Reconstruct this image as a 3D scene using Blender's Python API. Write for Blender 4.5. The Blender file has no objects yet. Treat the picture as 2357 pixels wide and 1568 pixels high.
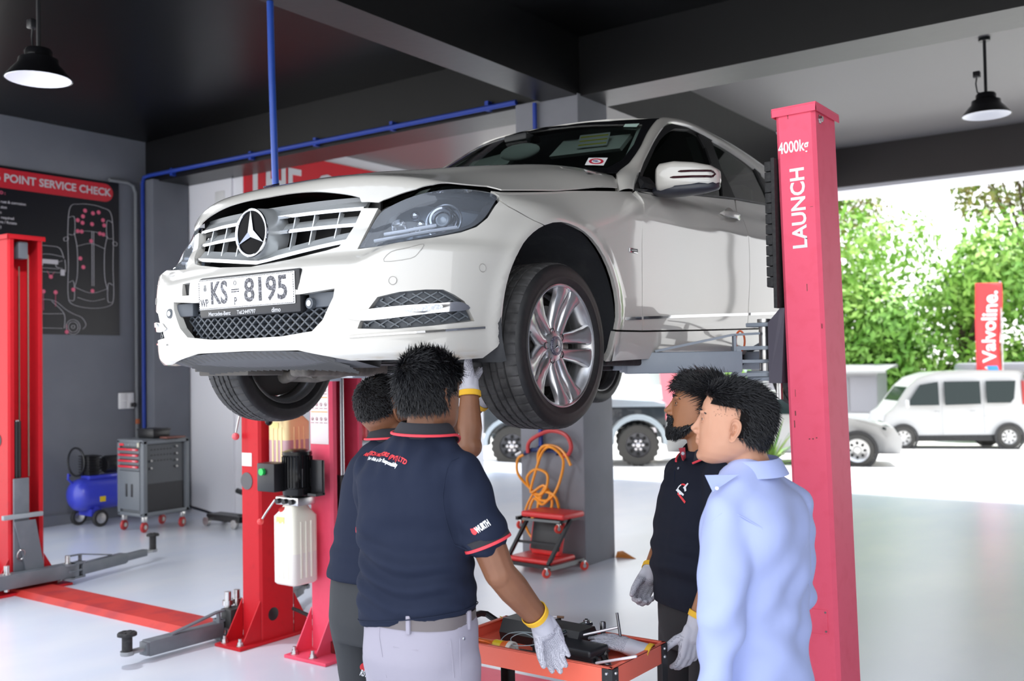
import bpy, bmesh, math, random
import numpy as np
from math import pi, sin, cos, radians as rad
from mathutils import Vector as V, Matrix as MX, Euler, noise as MN
from mathutils.geometry import delaunay_2d_cdt
random.seed(7)
SC = bpy.context.scene; COL = SC.collection
# ---------------------------------------------------------------- camera, sky, sun, exposure
CAM_P = V((2.9775, -4.2117, 1.7230)); F_PX = 2305.45
yaw, pit, rol = rad(35.964), rad(1.5068), rad(-0.9285)
_f = V((-sin(yaw)*cos(pit), cos(yaw)*cos(pit), sin(pit))); _r = V((cos(yaw), sin(yaw), 0)); _u = _r.cross(_f)
_r2 = cos(rol)*_r + sin(rol)*_u; _u2 = -sin(rol)*_r + cos(rol)*_u
cd = bpy.data.cameras.new('camera'); cam = bpy.data.objects.new('camera', cd); COL.objects.link(cam)
cd.sensor_width = 36.0; cd.lens = F_PX*36.0/2357.0; cd.clip_end = 300; cd.clip_start = .05
cam.matrix_world = MX(((_r2.x, _u2.x, -_f.x, CAM_P.x), (_r2.y, _u2.y, -_f.y, CAM_P.y), (_r2.z, _u2.z, -_f.z, CAM_P.z), (0, 0, 0, 1)))
cd.dof.use_dof = True; cd.dof.focus_distance = 3.6; cd.dof.aperture_fstop = 3.2
SC.camera = cam
wd = bpy.data.worlds.new('sky'); SC.world = wd; wd.use_nodes = True
wn = wd.node_tree; bg = wn.nodes['Background']
_tc = wn.nodes.new('ShaderNodeTexCoord'); _sx = wn.nodes.new('ShaderNodeSeparateXYZ'); _cr = wn.nodes.new('ShaderNodeValToRGB')
wn.links.new(_tc.outputs['Generated'], _sx.inputs[0]); wn.links.new(_sx.outputs['Z'], _cr.inputs['Fac']); wn.links.new(_cr.outputs['Color'], bg.inputs['Color'])
_cr.color_ramp.elements[0].position = 0.0; _cr.color_ramp.elements[0].color = (1.0, .985, .97, 1)
_cr.color_ramp.elements[1].position = .7; _cr.color_ramp.elements[1].color = (.80, .88, 1.0, 1)
bg.inputs['Strength'].default_value = 2.0
sd = bpy.data.lights.new('sun', 'SUN'); sun = bpy.data.objects.new('sun', sd); COL.objects.link(sun)
sd.energy = 4.5; sd.angle = rad(4); sd.color = (1, .96, .9)
sun.rotation_euler = (rad(-16), rad(9), rad(0)); sun.location = (6, -8, 12)
SC.view_settings.view_transform = 'Standard'; SC.view_settings.look = 'None'; SC.view_settings.gamma = 1.0
SC.view_settings.use_curve_mapping = False; SC.view_settings.exposure = 0.38
cy_ = SC.cycles; cy_.max_bounces = 8; cy_.diffuse_bounces = 5; cy_.glossy_bounces = 4; cy_.transmission_bounces = 6; cy_.transparent_max_bounces = 12
cy_.caustics_reflective = False; cy_.caustics_refractive = False; cy_.sample_clamp_indirect = 6.0
# ---------------------------------------------------------------- materials
MATS = {}
def mat(name, col, rough=.5, metal=0., var=None, bump=None, spec=None, coat=0., emit=None, trans=0., alpha=1., ior=None, sheen=0., var2=None, sss=0.):
    if name in MATS: return MATS[name]
    m = bpy.data.materials.new(name); m.use_nodes = True; nt = m.node_tree; b = nt.nodes['Principled BSDF']
    c = tuple(col) + (1,) if len(col) == 3 else col
    b.inputs['Base Color'].default_value = c; b.inputs['Roughness'].default_value = rough; b.inputs['Metallic'].default_value = metal
    if spec is not None: b.inputs['Specular IOR Level'].default_value = spec
    b.inputs['Coat Weight'].default_value = coat; b.inputs['Coat Roughness'].default_value = .03
    b.inputs['Transmission Weight'].default_value = trans; b.inputs['Alpha'].default_value = alpha
    if ior: b.inputs['IOR'].default_value = ior
    if sheen: b.inputs['Sheen Weight'].default_value = sheen; b.inputs['Sheen Roughness'].default_value = .5
    if sss: b.inputs['Subsurface Weight'].default_value = sss; b.inputs['Subsurface Radius'].default_value = (.012, .004, .002); b.inputs['Subsurface Scale'].default_value = 1.0
    if emit: b.inputs['Emission Color'].default_value = tuple(emit[0]) + (1,); b.inputs['Emission Strength'].default_value = emit[1]
    tc = nt.nodes.new('ShaderNodeTexCoord')
    if var:   # (scale, second colour, low, high[, stretch])
        n = nt.nodes.new('ShaderNodeTexNoise'); n.inputs['Scale'].default_value = var[0]; n.inputs['Detail'].default_value = 5
        src = tc.outputs['Object']
        if len(var) > 4:
            mp = nt.nodes.new('ShaderNodeMapping'); mp.inputs['Scale'].default_value = var[4]; nt.links.new(src, mp.inputs['Vector']); src = mp.outputs['Vector']
        nt.links.new(src, n.inputs['Vector'])
        r = nt.nodes.new('ShaderNodeMapRange'); r.inputs['From Min'].default_value = var[2]; r.inputs['From Max'].default_value = var[3]
        nt.links.new(n.outputs['Fac'], r.inputs['Value'])
        mx = nt.nodes.new('ShaderNodeMix'); mx.data_type = 'RGBA'; mx.inputs['A'].default_value = c; mx.inputs['B'].default_value = tuple(var[1]) + (1,)
        nt.links.new(r.outputs['Result'], mx.inputs['Factor']); nt.links.new(mx.outputs['Result'], b.inputs['Base Color'])
    if bump:  # (scale, strength, distance)
        n2 = nt.nodes.new('ShaderNodeTexNoise'); n2.inputs['Scale'].default_value = bump[0]; n2.inputs['Detail'].default_value = 3
        nt.links.new(tc.outputs['Object'], n2.inputs['Vector'])
        bp = nt.nodes.new('ShaderNodeBump'); bp.inputs['Strength'].default_value = bump[1]; bp.inputs['Distance'].default_value = bump[2] if len(bump) > 2 else .005
        nt.links.new(n2.outputs['Fac'], bp.inputs['Height']); nt.links.new(bp.outputs['Normal'], b.inputs['Normal'])
    MATS[name] = m; return m
def glass_mat(name, tint, refl=.9, haze=0., hazecol=(.8, .8, .8)):
    """thin pane: tinted see-through + fresnel reflection (+ a little grey film)"""
    if name in MATS: return MATS[name]
    m = bpy.data.materials.new(name); m.use_nodes = True; nt = m.node_tree; nt.nodes.remove(nt.nodes['Principled BSDF'])
    out = nt.nodes['Material Output']; t = nt.nodes.new('ShaderNodeBsdfTransparent'); t.inputs[0].default_value = tuple(tint) + (1,)
    g = nt.nodes.new('ShaderNodeBsdfGlossy'); g.inputs['Roughness'].default_value = .02; g.inputs[0].default_value = (refl, refl, refl, 1)
    f = nt.nodes.new('ShaderNodeFresnel'); f.inputs[0].default_value = 1.5
    mx = nt.nodes.new('ShaderNodeMixShader'); nt.links.new(f.outputs[0], mx.inputs[0])
    base = t.outputs[0]
    if haze:
        d = nt.nodes.new('ShaderNodeBsdfDiffuse'); d.inputs[0].default_value = tuple(hazecol) + (1,)
        m2 = nt.nodes.new('ShaderNodeMixShader'); m2.inputs[0].default_value = haze
        nt.links.new(t.outputs[0], m2.inputs[1]); nt.links.new(d.outputs[0], m2.inputs[2]); base = m2.outputs[0]
    nt.links.new(base, mx.inputs[1]); nt.links.new(g.outputs[0], mx.inputs[2]); nt.links.new(mx.outputs[0], out.inputs[0])
    MATS[name] = m; return m
# ---------------------------------------------------------------- mesh building
def axes(d, up=V((0, 0, 1))):
    d = V(d).normalized(); up = V(up)
    if abs(d.dot(up)) > .98: up = V((1, 0, 0)) if abs(d.x) < .9 else V((0, 1, 0))
    x = up.cross(d).normalized(); return x, d.cross(x), d
class MB:
    def __init__(s): s.v = []; s.f = []; s.m = []; s.mi = 0; s.T = None
    def add(s, vs, fs, mi=None):
        o = len(s.v); T = s.T
        s.v += [tuple(T @ V(p)) if T else tuple(p) for p in vs]
        s.f += [tuple(i + o for i in f) for f in fs]; s.m += [s.mi if mi is None else mi]*len(fs); return s
    def box(s, c, d, rot=None, bev=0., seg=2, mi=None):
        bm = bmesh.new(); bmesh.ops.create_cube(bm, size=1.0)
        for v in bm.verts: v.co = V((v.co.x*d[0], v.co.y*d[1], v.co.z*d[2]))
        if bev: bmesh.ops.bevel(bm, geom=bm.edges[:], offset=min(bev, min(d)*.49), segments=seg, profile=.5, affect='EDGES')
        R = (rot if isinstance(rot, MX) else Euler(rot).to_matrix()) if rot is not None else None
        vs = [(R @ v.co if R else v.co) + V(c) for v in bm.verts]; bm.verts.index_update()
        fs = [[v.index for v in f.verts] for f in bm.faces]; bm.free(); return s.add(vs, fs, mi)
    def boxz(s, x0, x1, y0, y1, z0, z1, bev=0., mi=None): return s.box(((x0+x1)/2, (y0+y1)/2, (z0+z1)/2), (abs(x1-x0), abs(y1-y0), abs(z1-z0)), None, bev, 2, mi)
    def bar(s, p0, p1, w, h, up=(0, 0, 1), bev=0., mi=None):
        p0, p1 = V(p0), V(p1); x, y, d = axes(p1-p0, up)
        return s.box((p0+p1)/2, (w, h, (p1-p0).length), MX((x, y, d)).transposed(), bev, 2, mi)
    def loft(s, rings, closed=True, caps=True, mi=None, loop=False):
        n = len(rings[0]); vs = [p for r in rings for p in r]; fs = []; k = len(rings)
        for i in range(k if loop else k-1):
            a, b = i*n, ((i+1) % k)*n
            for j in range(n if closed else n-1): fs.append((a+j, a+(j+1) % n, b+(j+1) % n, b+j))
        if caps and not loop: fs += [tuple(range(n-1, -1, -1)), tuple(range((k-1)*n, k*n))]
        return s.add(vs, fs, mi)
    def cyl(s, p0, p1, r0, r1=None, n=16, caps=True, mi=None):
        p0, p1 = V(p0), V(p1); r1 = r0 if r1 is None else r1; x, y, d = axes(p1-p0)
        ring = lambda p, r: [p + (x*cos(2*pi*i/n) + y*sin(2*pi*i/n))*r for i in range(n)]
        return s.loft([ring(p0, r0), ring(p1, r1)], True, caps, mi)
    def tube(s, pts, r, n=8, closed=False, caps=True, mi=None, flat=1.):
        P = [V(p) for p in pts]; k = len(P); rs = r if isinstance(r, (list, tuple)) else [r]*k; rings = []; x = None
        for i in range(k):
            d = (P[(i+1) % k] - P[i-1]) if closed else (P[min(i+1, k-1)] - P[max(i-1, 0)])
            d = d.normalized() if d.length > 1e-9 else V((0, 0, 1))
            x = axes(d)[0] if x is None else (x - d*x.dot(d)).normalized() if (x - d*x.dot(d)).length > 1e-6 else axes(d)[0]
            y = d.cross(x); rings.append([P[i] + (x*cos(2*pi*j/n) + y*sin(2*pi*j/n)*flat)*rs[i] for j in range(n)])
        return s.loft(rings, True, caps, mi, loop=closed)
    def lathe(s, prof, o=(0, 0, 0), d=(0, 0, 1), n=24, mi=None, closed=False, rfun=None):
        o = V(o); x, y, z = axes(d); vs = []; k = len(prof)
        for i in range(n):
            a = 2*pi*i/n
            for j, (r, h) in enumerate(prof):
                rr = rfun(r, j, i) if rfun else r
                vs.append(o + (x*cos(a) + y*sin(a))*rr + z*h)
        fs = []
        for i in range(n):
            a, b = i*k, ((i+1) % n)*k
            for j in range(k if closed else k-1): fs.append((a+j, b+j, b+(j+1) % k, a+(j+1) % k))
        return s.add(vs, fs, mi)
    def sphere(s, c, r, n=16, m=10, R=None, mi=None):
        c = V(c); r = (r, r, r) if not hasattr(r, '__len__') else r; vs = []
        for j in range(m+1):
            t = pi*j/m
            for i in range(n):
                p = V((r[0]*sin(t)*cos(2*pi*i/n), r[1]*sin(t)*sin(2*pi*i/n), r[2]*cos(t))); vs.append((R @ p if R else p) + c)
        return s.add(vs, [(j*n+i, (j+1)*n+i, (j+1)*n+(i+1) % n, j*n+(i+1) % n) for j in range(m) for i in range(n)], mi)
    def prism(s, poly, h, T=None, mi=None):
        """2D outline in local XY, from z=0 to z=h"""
        T = T or MX.Identity(4); n = len(poly)
        return s.loft([[T @ V((x, y, 0)) for x, y in poly], [T @ V((x, y, h)) for x, y in poly]], True, True, mi)
    def grid(s, rows, mi=None): return s.loft(rows, False, False, mi)
    def build(s, name, mats, parent=None, smooth=40, loc=None, normals=None, fix=True):
        me = bpy.data.meshes.new(name); me.from_pydata(s.v, [], s.f); me.update()
        for m in (mats if isinstance(mats, (list, tuple)) else [mats]): me.materials.append(m)
        if len(me.materials) > 1: me.polygons.foreach_set('material_index', s.m)
        if fix and normals is None:
            bm = bmesh.new(); bm.from_mesh(me); bmesh.ops.remove_doubles(bm, verts=bm.verts, dist=1e-6); bmesh.ops.recalc_face_normals(bm, faces=bm.faces); bm.to_mesh(me); bm.free()
        if smooth:
            me.polygons.foreach_set('use_smooth', [True]*len(me.polygons))
            if smooth < 180 and normals is None: me.set_sharp_from_angle(angle=rad(smooth))
        if normals is not None: me.normals_split_custom_set_from_vertices(normals)
        o = bpy.data.objects.new(name, me); COL.objects.link(o)
        if parent: o.parent = parent
        if loc: o.location = loc
        return o
def tag(o, label=None, cat=None, group=None, kind=None):
    for k, v in (('label', label), ('category', cat), ('group', group), ('kind', kind)):
        if v: o[k] = v
    return o
def thing(name, label, cat, loc=(0, 0, 0), rot=(0, 0, 0), group=None):
    o = bpy.data.objects.new(name, None); COL.objects.link(o); o.location = loc; o.rotation_euler = rot; o.empty_display_size = .1
    return tag(o, label, cat, group)
def struct(name, mb, m, **k): return tag(mb.build(name, m, None, **k), kind='structure')
def copy_tree(o, parent=None):
    c = o.copy(); COL.objects.link(c)
    if parent: c.parent = parent
    for ch in list(o.children): copy_tree(ch, c)
    return c
def frame(o, x, y):
    """4x4 with origin o, local X along x, local Y along y"""
    x = V(x).normalized(); y = V(y); y = (y - x*x.dot(y)).normalized(); z = x.cross(y)
    return MX(((x.x, y.x, z.x, o[0]), (x.y, y.y, z.y, o[1]), (x.z, y.z, z.z, o[2]), (0, 0, 0, 1)))
def letters(name, body, size, m, parent, T, depth=.0012, bold=0., wide=1., align='CENTER', spacing=1., warp=None, shear=0.):
    cu = bpy.data.curves.new(name, 'FONT'); cu.body = body; cu.size = size; cu.extrude = depth; cu.offset = bold; cu.align_x = align; cu.align_y = 'CENTER'
    cu.space_character = spacing; cu.resolution_u = 3; cu.shear = shear
    ob = bpy.data.objects.new(name, cu); COL.objects.link(ob)
    me = bpy.data.meshes.new_from_object(ob.evaluated_get(bpy.context.evaluated_depsgraph_get())); bpy.data.objects.remove(ob)
    for v in me.vertices:
        p = V((v.co.x*wide, v.co.y, v.co.z)); v.co = warp(p) if warp else T @ p
    me.materials.clear(); me.materials.append(m); me.name = name
    o = bpy.data.objects.new(name, me); COL.objects.link(o)
    if parent: o.parent = parent
    return o
def spline(pts, n=8, closed=False):
    """Catmull-Rom through the points"""
    P = [V(p) for p in pts]; k = len(P); out = []
    for i in range(k if closed else k-1):
        if closed: a, b, c, d = P[i-1], P[i], P[(i+1) % k], P[(i+2) % k]
        else: a, b, c, d = P[max(i-1, 0)], P[i], P[i+1], P[min(i+2, k-1)]
        for j in range(n):
            t = j/n; out.append(.5*((2*b) + (c-a)*t + (2*a-5*b+4*c-d)*t*t + (3*b-a-3*c+d)*t**3))
    if not closed: out.append(P[-1])
    return out
def rrect(w, h, r, n=5, cx=0, cy=0):
    out = []
    for sx, sy, a0 in ((1, 1, 0), (-1, 1, 90), (-1, -1, 180), (1, -1, 270)):
        for i in range(n+1):
            a = rad(a0 + 90*i/n); out.append((cx + sx*(w/2-r) + r*cos(a), cy + sy*(h/2-r) + r*sin(a)))
    return out
def fuse(mb, voxel, smooth=6, fac=.5, name='tmp'):
    """one continuous surface out of overlapping limbs -> (verts ndarray, faces list)"""
    o = mb.build(name, [], None, smooth=0, fix=False)
    r = o.modifiers.new('r', 'REMESH'); r.mode = 'VOXEL'; r.voxel_size = voxel
    if smooth: q = o.modifiers.new('s', 'SMOOTH'); q.iterations = smooth; q.factor = fac
    me = bpy.data.meshes.new_from_object(o.evaluated_get(bpy.context.evaluated_depsgraph_get()))
    n = len(me.vertices); co = np.empty(n*3); me.vertices.foreach_get('co', co); fs = [tuple(p.vertices) for p in me.polygons]
    old = o.data; bpy.data.objects.remove(o); bpy.data.meshes.remove(me); bpy.data.meshes.remove(old)
    return co.reshape(-1, 3), fs
def vnormals(co, fs):
    n = np.zeros_like(co); q = np.array([f if len(f) == 4 else (f[0], f[1], f[2], f[2]) for f in fs])
    fn = np.cross(co[q[:, 2]]-co[q[:, 0]], co[q[:, 3]]-co[q[:, 1]])
    for k in range(4): np.add.at(n, q[:, k], fn)
    return n/(np.linalg.norm(n, axis=1, keepdims=True)+1e-12)
def mesh_obj(name, co, fs, m, parent=None, mi=None, smooth=180):
    b = MB(); b.v = [tuple(p) for p in co]; b.f = list(fs); b.m = list(mi) if mi is not None else [0]*len(fs)
    return b.build(name, m, parent, smooth=smooth, fix=False)
# ---------------------------------------------------------------- shared materials
M_floor = mat('floor_epoxy', (.70, .75, .86), .24, var=(1.1, (.78, .81, .87), .42, .62, (1, .5, 1)), bump=(9, .04, .004), spec=.5)
M_yard = mat('yard_concrete', (.66, .64, .60), .85, var=(.7, (.78, .77, .74), .4, .65), bump=(14, .25, .01))
M_dark = mat('dark_ceiling_paint', (.003, .003, .0035), .32, bump=(3, .06, .01), spec=.12)
M_beam = mat('dark_beam_paint', (.007, .007, .0075), .36, bump=(7, .12, .01), spec=.4)
M_grey = mat('grey_wall_paint', (.15, .16, .185), .6, var=(2.2, (.17, .18, .205), .4, .7), bump=(40, .1, .003))
M_col = mat('grey_column_paint', (.22, .225, .25), .65, var=(3, (.19, .195, .215), .4, .7), bump=(40, .12, .003))
M_white = mat('white_wall_paint', (.84, .84, .87), .6, bump=(30, .06, .003))
M_whitecab = mat('white_panel', (.74, .74, .75), .5)
M_steelgrey = mat('blue_grey_steel_paint', (.23, .265, .31), .38, var=(6, (.27, .30, .345), .4, .7))
M_armgrey = mat('dark_grey_steel_paint', (.13, .145, .165), .42, var=(6, (.17, .18, .20), .45, .7))
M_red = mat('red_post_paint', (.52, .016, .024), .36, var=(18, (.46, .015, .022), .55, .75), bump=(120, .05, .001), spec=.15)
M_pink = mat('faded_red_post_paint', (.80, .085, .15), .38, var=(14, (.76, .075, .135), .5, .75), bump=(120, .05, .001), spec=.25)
M_black = mat('black_plastic', (.012, .012, .014), .38)
M_rub = mat('black_rubber', (.02, .02, .021), .75, var=(60, (.035, .034, .034), .45, .7))
M_chrome = mat('chrome', (.62, .63, .66), .08, 1.)
M_steel = mat('zinc_steel', (.62, .62, .62), .3, 1., var=(20, (.45, .43, .40), .5, .75))
M_blue = mat('blue_pipe_paint', (.018, .05, .32), .35)
M_redsign = mat('red_sign_vinyl', (.72, .02, .035), .35)
M_letter = mat('white_vinyl', (.82, .82, .84), .45)
M_blackglossy = mat('black_gloss', (.006, .006, .007), .18, spec=.25)
M_white_pl = mat('white_plastic', (.78, .78, .77), .35)
# ---------------------------------------------------------------- building shell
b = MB(); b.boxz(-8.2, 9, -9, 10.4, -.2, 0); struct('floor', b, M_floor, smooth=0)
b = MB(); ys = [10.4, 10.6, 14, 18, 22, 28, 40, 90]; gz = lambda y: -.02 if y < 10.5 else -.12 - .026*(min(y, 30)-10.5)
b.grid([[(x, y, gz(y)) for x in (-60, -20, 0, 20, 60)] for y in ys])
b.grid([[(x, y, -.03) for x in (9, 20, 60)] for y in (-40, 0, 10.4)]); b.grid([[(x, y, -.03) for x in (-60, 9, 60)] for y in (-60, -25, -9)]); b.grid([[(x, y, -.03) for x in (-60, -8.2)] for y in (-9, 10.4)])
struct('ground', b, M_yard, smooth=0)
b = MB(); b.boxz(-8.2, 9, -2.9, 3.43, 4.6, 4.8); struct('ceiling', b, M_dark, smooth=0)
b = MB(); b.boxz(-8.2, 9, 3.43, 10.1, 4.6, 4.8); struct('ceiling.001', b, mat('rear_ceiling_grey', (.15, .14, .14), .4, bump=(3, .05, .01)), smooth=0)
ZB = 4.08
b = MB(); b.boxz(-2.0, -1.62, -2.9, 3.19, ZB, 4.62); b.boxz(-2.0, -1.62, 3.66, 9.3, ZB, 4.62); struct('ceiling_beam_lengthwise', b, M_beam, smooth=0)
b = MB(); b.boxz(-8.0, 9, 3.19, 3.66, ZB, 4.62); struct('ceiling_beam_crosswise', b, M_beam, smooth=0)
b = MB(); b.boxz(-6.6, 9, 9.3, 9.75, ZB, 4.62); struct('ceiling_beam_rear', b, mat('brown_grey_beam', (.045, .038, .036), .5), smooth=0)
b = MB(); b.boxz(-6.6, 9, 9.35, 10.15, ZB-.05, ZB-.002); struct('lit_beam_underside', b, M_white, smooth=0)  # white sheet under the rear beam, its daylit bottom face given as colour
b = MB(); b.boxz(-2.28, -1.61, 3.14, 3.64, -.05, ZB+.02, .012); struct('column', b, M_col)
b = MB(); b.boxz(-8.2, -8.0, 1.22, 3.7, -.05, 4.65); struct('wall_left', b, M_grey, smooth=0)
b = MB(); b.boxz(-7.99, -7.96, 1.22, 3.1, 0, .12, .006); struct('baseboard_left', b, M_grey, smooth=0)
b = MB(); b.boxz(-8.0, -7.72, 3.1, 3.62, -.05, ZB+.02, .012); struct('column.001', b, M_grey)
b = MB(); b.boxz(-7.95, -6.9, 3.63, 3.78, -.05, ZB+.02); struct('wall_back', b, M_white, smooth=0)
b = MB(); b.boxz(-7.1, -6.72, 3.66, 8.35, -.05, 4.65); struct('wall_side', b, M_white, smooth=0)
b = MB(); b.boxz(-7.19, -6.88, 3.60, 3.645, 3.70, 3.74); b.boxz(-7.165, -6.9, 3.625, 3.64, 3.66, 3.68); struct('trim_2', b, M_whitecab, smooth=0)
b = MB(); b.boxz(-7.2, -7.02, 3.615, 3.64, 3.74, 3.94, .01); tag(b.build('junction_box', M_white_pl), 'small pale square box high on the white wall panel beside the red sign', 'junction box')
b = MB(); b.boxz(-2.72, -2.55, 9.5, 9.67, -.2, ZB+.02); struct('column.002', b, mat('column_mid_grey', (.32, .33, .33), .6), smooth=0)
# ---------------------------------------------------------------- sign on the white side wall
b = MB(); b.boxz(-6.72, -6.69, 3.67, 7.6, 2.6, 4.47); sg = b.build('wall_sign', M_redsign, smooth=0)
tag(sg, 'large red sign with white lettering high on the wall behind the car bonnet', 'sign')
letters('lettering', 'THE', .62, M_letter, sg, frame((-6.685, 4.12, 4.04), (0, 1, 0), (0, 0, 1)), .004, .012, .82, 'CENTER', .95); letters('lettering', 'C', .62, M_letter, sg, frame((-6.685, 4.98, 4.04), (0, 1, 0), (0, 0, 1)), .004, .012, .82, 'CENTER', .95)
b = MB(); b.boxz(-6.69, -6.684, 3.73, 4.2, 3.52, 3.56); b.build('underline_bar', M_letter, sg)
# ---------------------------------------------------------------- service poster on the left wall
PX = -7.985
ps = thing('poster', 'black service check poster with red title band on the dark left wall', 'poster', (PX, 0, 0))
b = MB(); b.boxz(-.012, 0, 1.24, 2.81, 2.18, 4.03); b.build('board', mat('poster_black', (.006, .006, .010), .28, spec=.3), ps, smooth=0)
M_prd = mat('poster_red', (.55, .015, .03), .3); M_pw = mat('poster_white', (.55, .53, .56), .4); M_ppk = mat('poster_pink', (.75, .12, .22), .4)
b = MB(); b.prism([(1.26, 3.785)] + [(2.62 + .11*cos(t), 3.892 + .108*sin(t)) for t in [rad(-90 + 15*i) for i in range(13)]] + [(1.26, 4.0)], .003, MX(((0, 0, 1, 0), (1, 0, 0, 0), (0, 1, 0, 0), (0, 0, 0, 1)))); b.build('title_band', M_prd, ps, smooth=0)
FW = lambda y, z: frame((.004, y, z), (0, 1, 0), (0, 0, 1))
letters('title', '6 POINT SERVICE CHECK', .125, M_pw, ps, FW(2.70, 3.896), .0006, .003, .99, 'RIGHT')
for y, z, t in ((1.655, 3.63, 'rust & corrosion'), (1.44, 3.57, 'sion'), (1.38, 3.51, 'n'), (1.52, 3.455, 'required'), (1.55, 3.405, 'ure / Rotate'), (1.38, 3.35, 'c)')):
    letters('small_text', t, .042, M_pw, ps, FW(y, z), .0004, .0006, 1., 'RIGHT')
letters('small_heading', 'D :', .05, M_ppk, ps, FW(1.425, 3.728), .0004, .001, 1., 'RIGHT')
def drawing(name, lines, m, w=.006):
    q = MB()
    for L in lines:
        cl = L[0] == L[-1]; P = spline([(.003, y, z) for y, z in (L[:-1] if cl else L)], 5, cl)
        if cl: P.append(P[0])
        for a, c in zip(P, P[1:]): q.bar(a, c, .003, w, (1, 0, 0))
    return q.build(name, m, ps, smooth=0)
def ring2(cy, cz, r, n=14, k=1.): return [(cy + r*cos(2*pi*i/n), cz + k*r*sin(2*pi*i/n)) for i in range(n)] + [(cy + r, cz)]
T0 = lambda y, z: (2.15 + .58*y, 2.52 + 1.2*z)
drawing('car_plan_outline', [[T0(*p) for p in L] for L in (
    [(0.05, .95), (.25, .995), (.5, 1.005), (.75, .99), (.95, .94), (1, .7), (.99, .4), (1.0, .1), (.9, .01), (.5, -.02), (.1, .01), (0, .1), (.01, .4), (0, .7), (.05, .95)],
    [(.14, .7), (.3, .73), (.5, .74), (.7, .73), (.86, .7)], [(.14, .7), (.2, .55), (.2, .3), (.14, .18)], [(.86, .7), (.8, .55), (.8, .3), (.86, .18)], [(.14, .18), (.5, .13), (.86, .18)], [(.2, .58), (.5, .62), (.8, .58)],
    [(.52, .74), (.52, .2)], [(.56, .74), (.56, .2)], [(.02, .85), (.14, .86), (.14, .7), (.02, .69)], [(.98, .85), (.86, .86), (.86, .7), (.98, .69)], [(.02, .22), (.12, .23), (.13, .06), (.03, .05)], [(.98, .22), (.88, .23), (.87, .06), (.97, .05)],
    [(-.08, .65), (.0, .66), (.0, .63), (-.07, .62), (-.08, .65)], [(1.08, .65), (1.0, .66), (1.0, .63), (1.07, .62), (1.08, .65)], [(.2, .08), (.5, .05), (.8, .08)])], M_pw)
drawing('car_front_outline', [[(1.73 + .39*y, 2.88 + .3*z) for y, z in L] for L in (
    [(.05, .6), (.18, .98), (.5, 1.03), (.82, .98), (.95, .6)], [(.1, .66), (.5, .72), (.9, .66)], [(.02, .55), (0, .2), (.1, .05), (.9, .05), (1, .2), (.98, .55)], [(.1, .5), (.28, .4), (.28, .25), (.1, .2)], [(.9, .5), (.72, .4), (.72, .25), (.9, .2)], [(.2, .18), (.8, .18)])], M_pw, .008)
b = MB(); b.boxz(.002, .005, 1.83, 2.03, 2.985, 3.035); b.boxz(.002, .005, 1.75, 1.80, 2.86, 2.93); b.boxz(.002, .005, 2.06, 2.11, 2.86, 2.93); b.build('number_plate_drawing', M_pw, ps, smooth=0)
drawing('car_side_outline', [[(1.5, 2.585), (1.78, 2.575), (1.98, 2.565), (2.12, 2.47), (2.22, 2.42), (2.32, 2.38), (2.37, 2.30), (2.33, 2.245)], [(1.5, 2.25), (2.08, 2.25)], [(1.5, 2.41), (1.8, 2.41), (2.1, 2.42)], [(1.75, 2.57), (1.78, 2.25)], [(1.95, 2.56), (2.1, 2.42), (2.1, 2.25)], ring2(2.21, 2.27, .085), ring2(2.21, 2.27, .06), ring2(2.21, 2.27, .02)], M_pw)
for y, z in [(2.366, 3.645), (2.466, 3.626), (2.539, 3.645), (2.339, 3.575), (2.273, 3.522), (2.333, 3.498), (2.454, 3.495), (2.595, 3.557), (2.611, 3.496), (2.272, 3.394), (2.321, 3.394), (2.554, 3.392), (2.599, 3.386), (2.442, 3.293), (2.303, 3.076), (2.341, 2.976), (2.215, 2.704), (2.455, 2.701), (1.942, 2.838), (1.854, 2.665), (1.998, 2.662), (2.132, 2.211)]: b = MB(); b.cyl((.003, y, z), (.006, y, z), .024, n=10); b.build('inspection_dot', M_ppk, ps, smooth=0)
for y0, z0, y1, z1 in ((1.854, 2.66, 1.854, 2.45), (1.998, 2.66, 1.998, 2.5), (2.132, 2.21, 2.132, 2.3), (1.942, 2.83, 1.9, 2.9), (1.942, 2.83, 1.99, 2.9)): b = MB(); b.bar((.003, y0, z0), (.003, y1, z1), .002, .006, (1, 0, 0)); b.build('pointer_line', M_ppk, ps, smooth=0)
# ---------------------------------------------------------------- pipes, conduits, switches
b = MB(); b.tube([(-7.955, 2.66, 4.05), (-7.955, 2.9, 4.05), (-7.955, 2.985, 4.02), (-7.955, 3.02, 3.93), (-7.955, 3.02, 2.5), (-7.955, 3.02, .75)], .022, 8); tag(b.build('cable_conduit', mat('conduit_grey', (.17, .18, .19), .5)), 'thin grey conduit running down the left wall corner beside the poster', 'conduit')
b = MB(); b.boxz(-8.0, -7.955, 2.79, 2.985, 1.29, 1.485, .008); o = b.build('wall_socket', M_white_pl); tag(o, 'white four-way wall socket on the left wall above the drawer cart', 'wall socket')
b = MB()
for y in (2.84, 2.935):
    for z in (1.34, 1.435): b.boxz(-7.957, -7.950, y-.042, y+.042, z-.042, z+.042, .004)
b.build('socket', mat('socket_white', (.7, .7, .7), .3), o); b = MB(); b.boxz(-7.96, -7.91, 2.93, 2.98, 1.31, 1.36, .008); b.build('plug', M_black, o)
b = MB(); b.boxz(-7.95, -7.92, 2.99, 3.04, 1.10, 1.16, .008); tag(b.build('cable_clip', mat('orange_brown', (.45, .13, .05), .5)), 'small brown clip on the conduit just below the socket panel', 'clip')
b = MB(); P = [(-7.885, 3.07, .95), (-7.885, 3.07, 4.05), (-7.885, 3.09, 4.13), (-7.8, 3.13, 4.155), (-2.26, 3.13, 4.12)]; b.tube(P, .024, 8)
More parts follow.
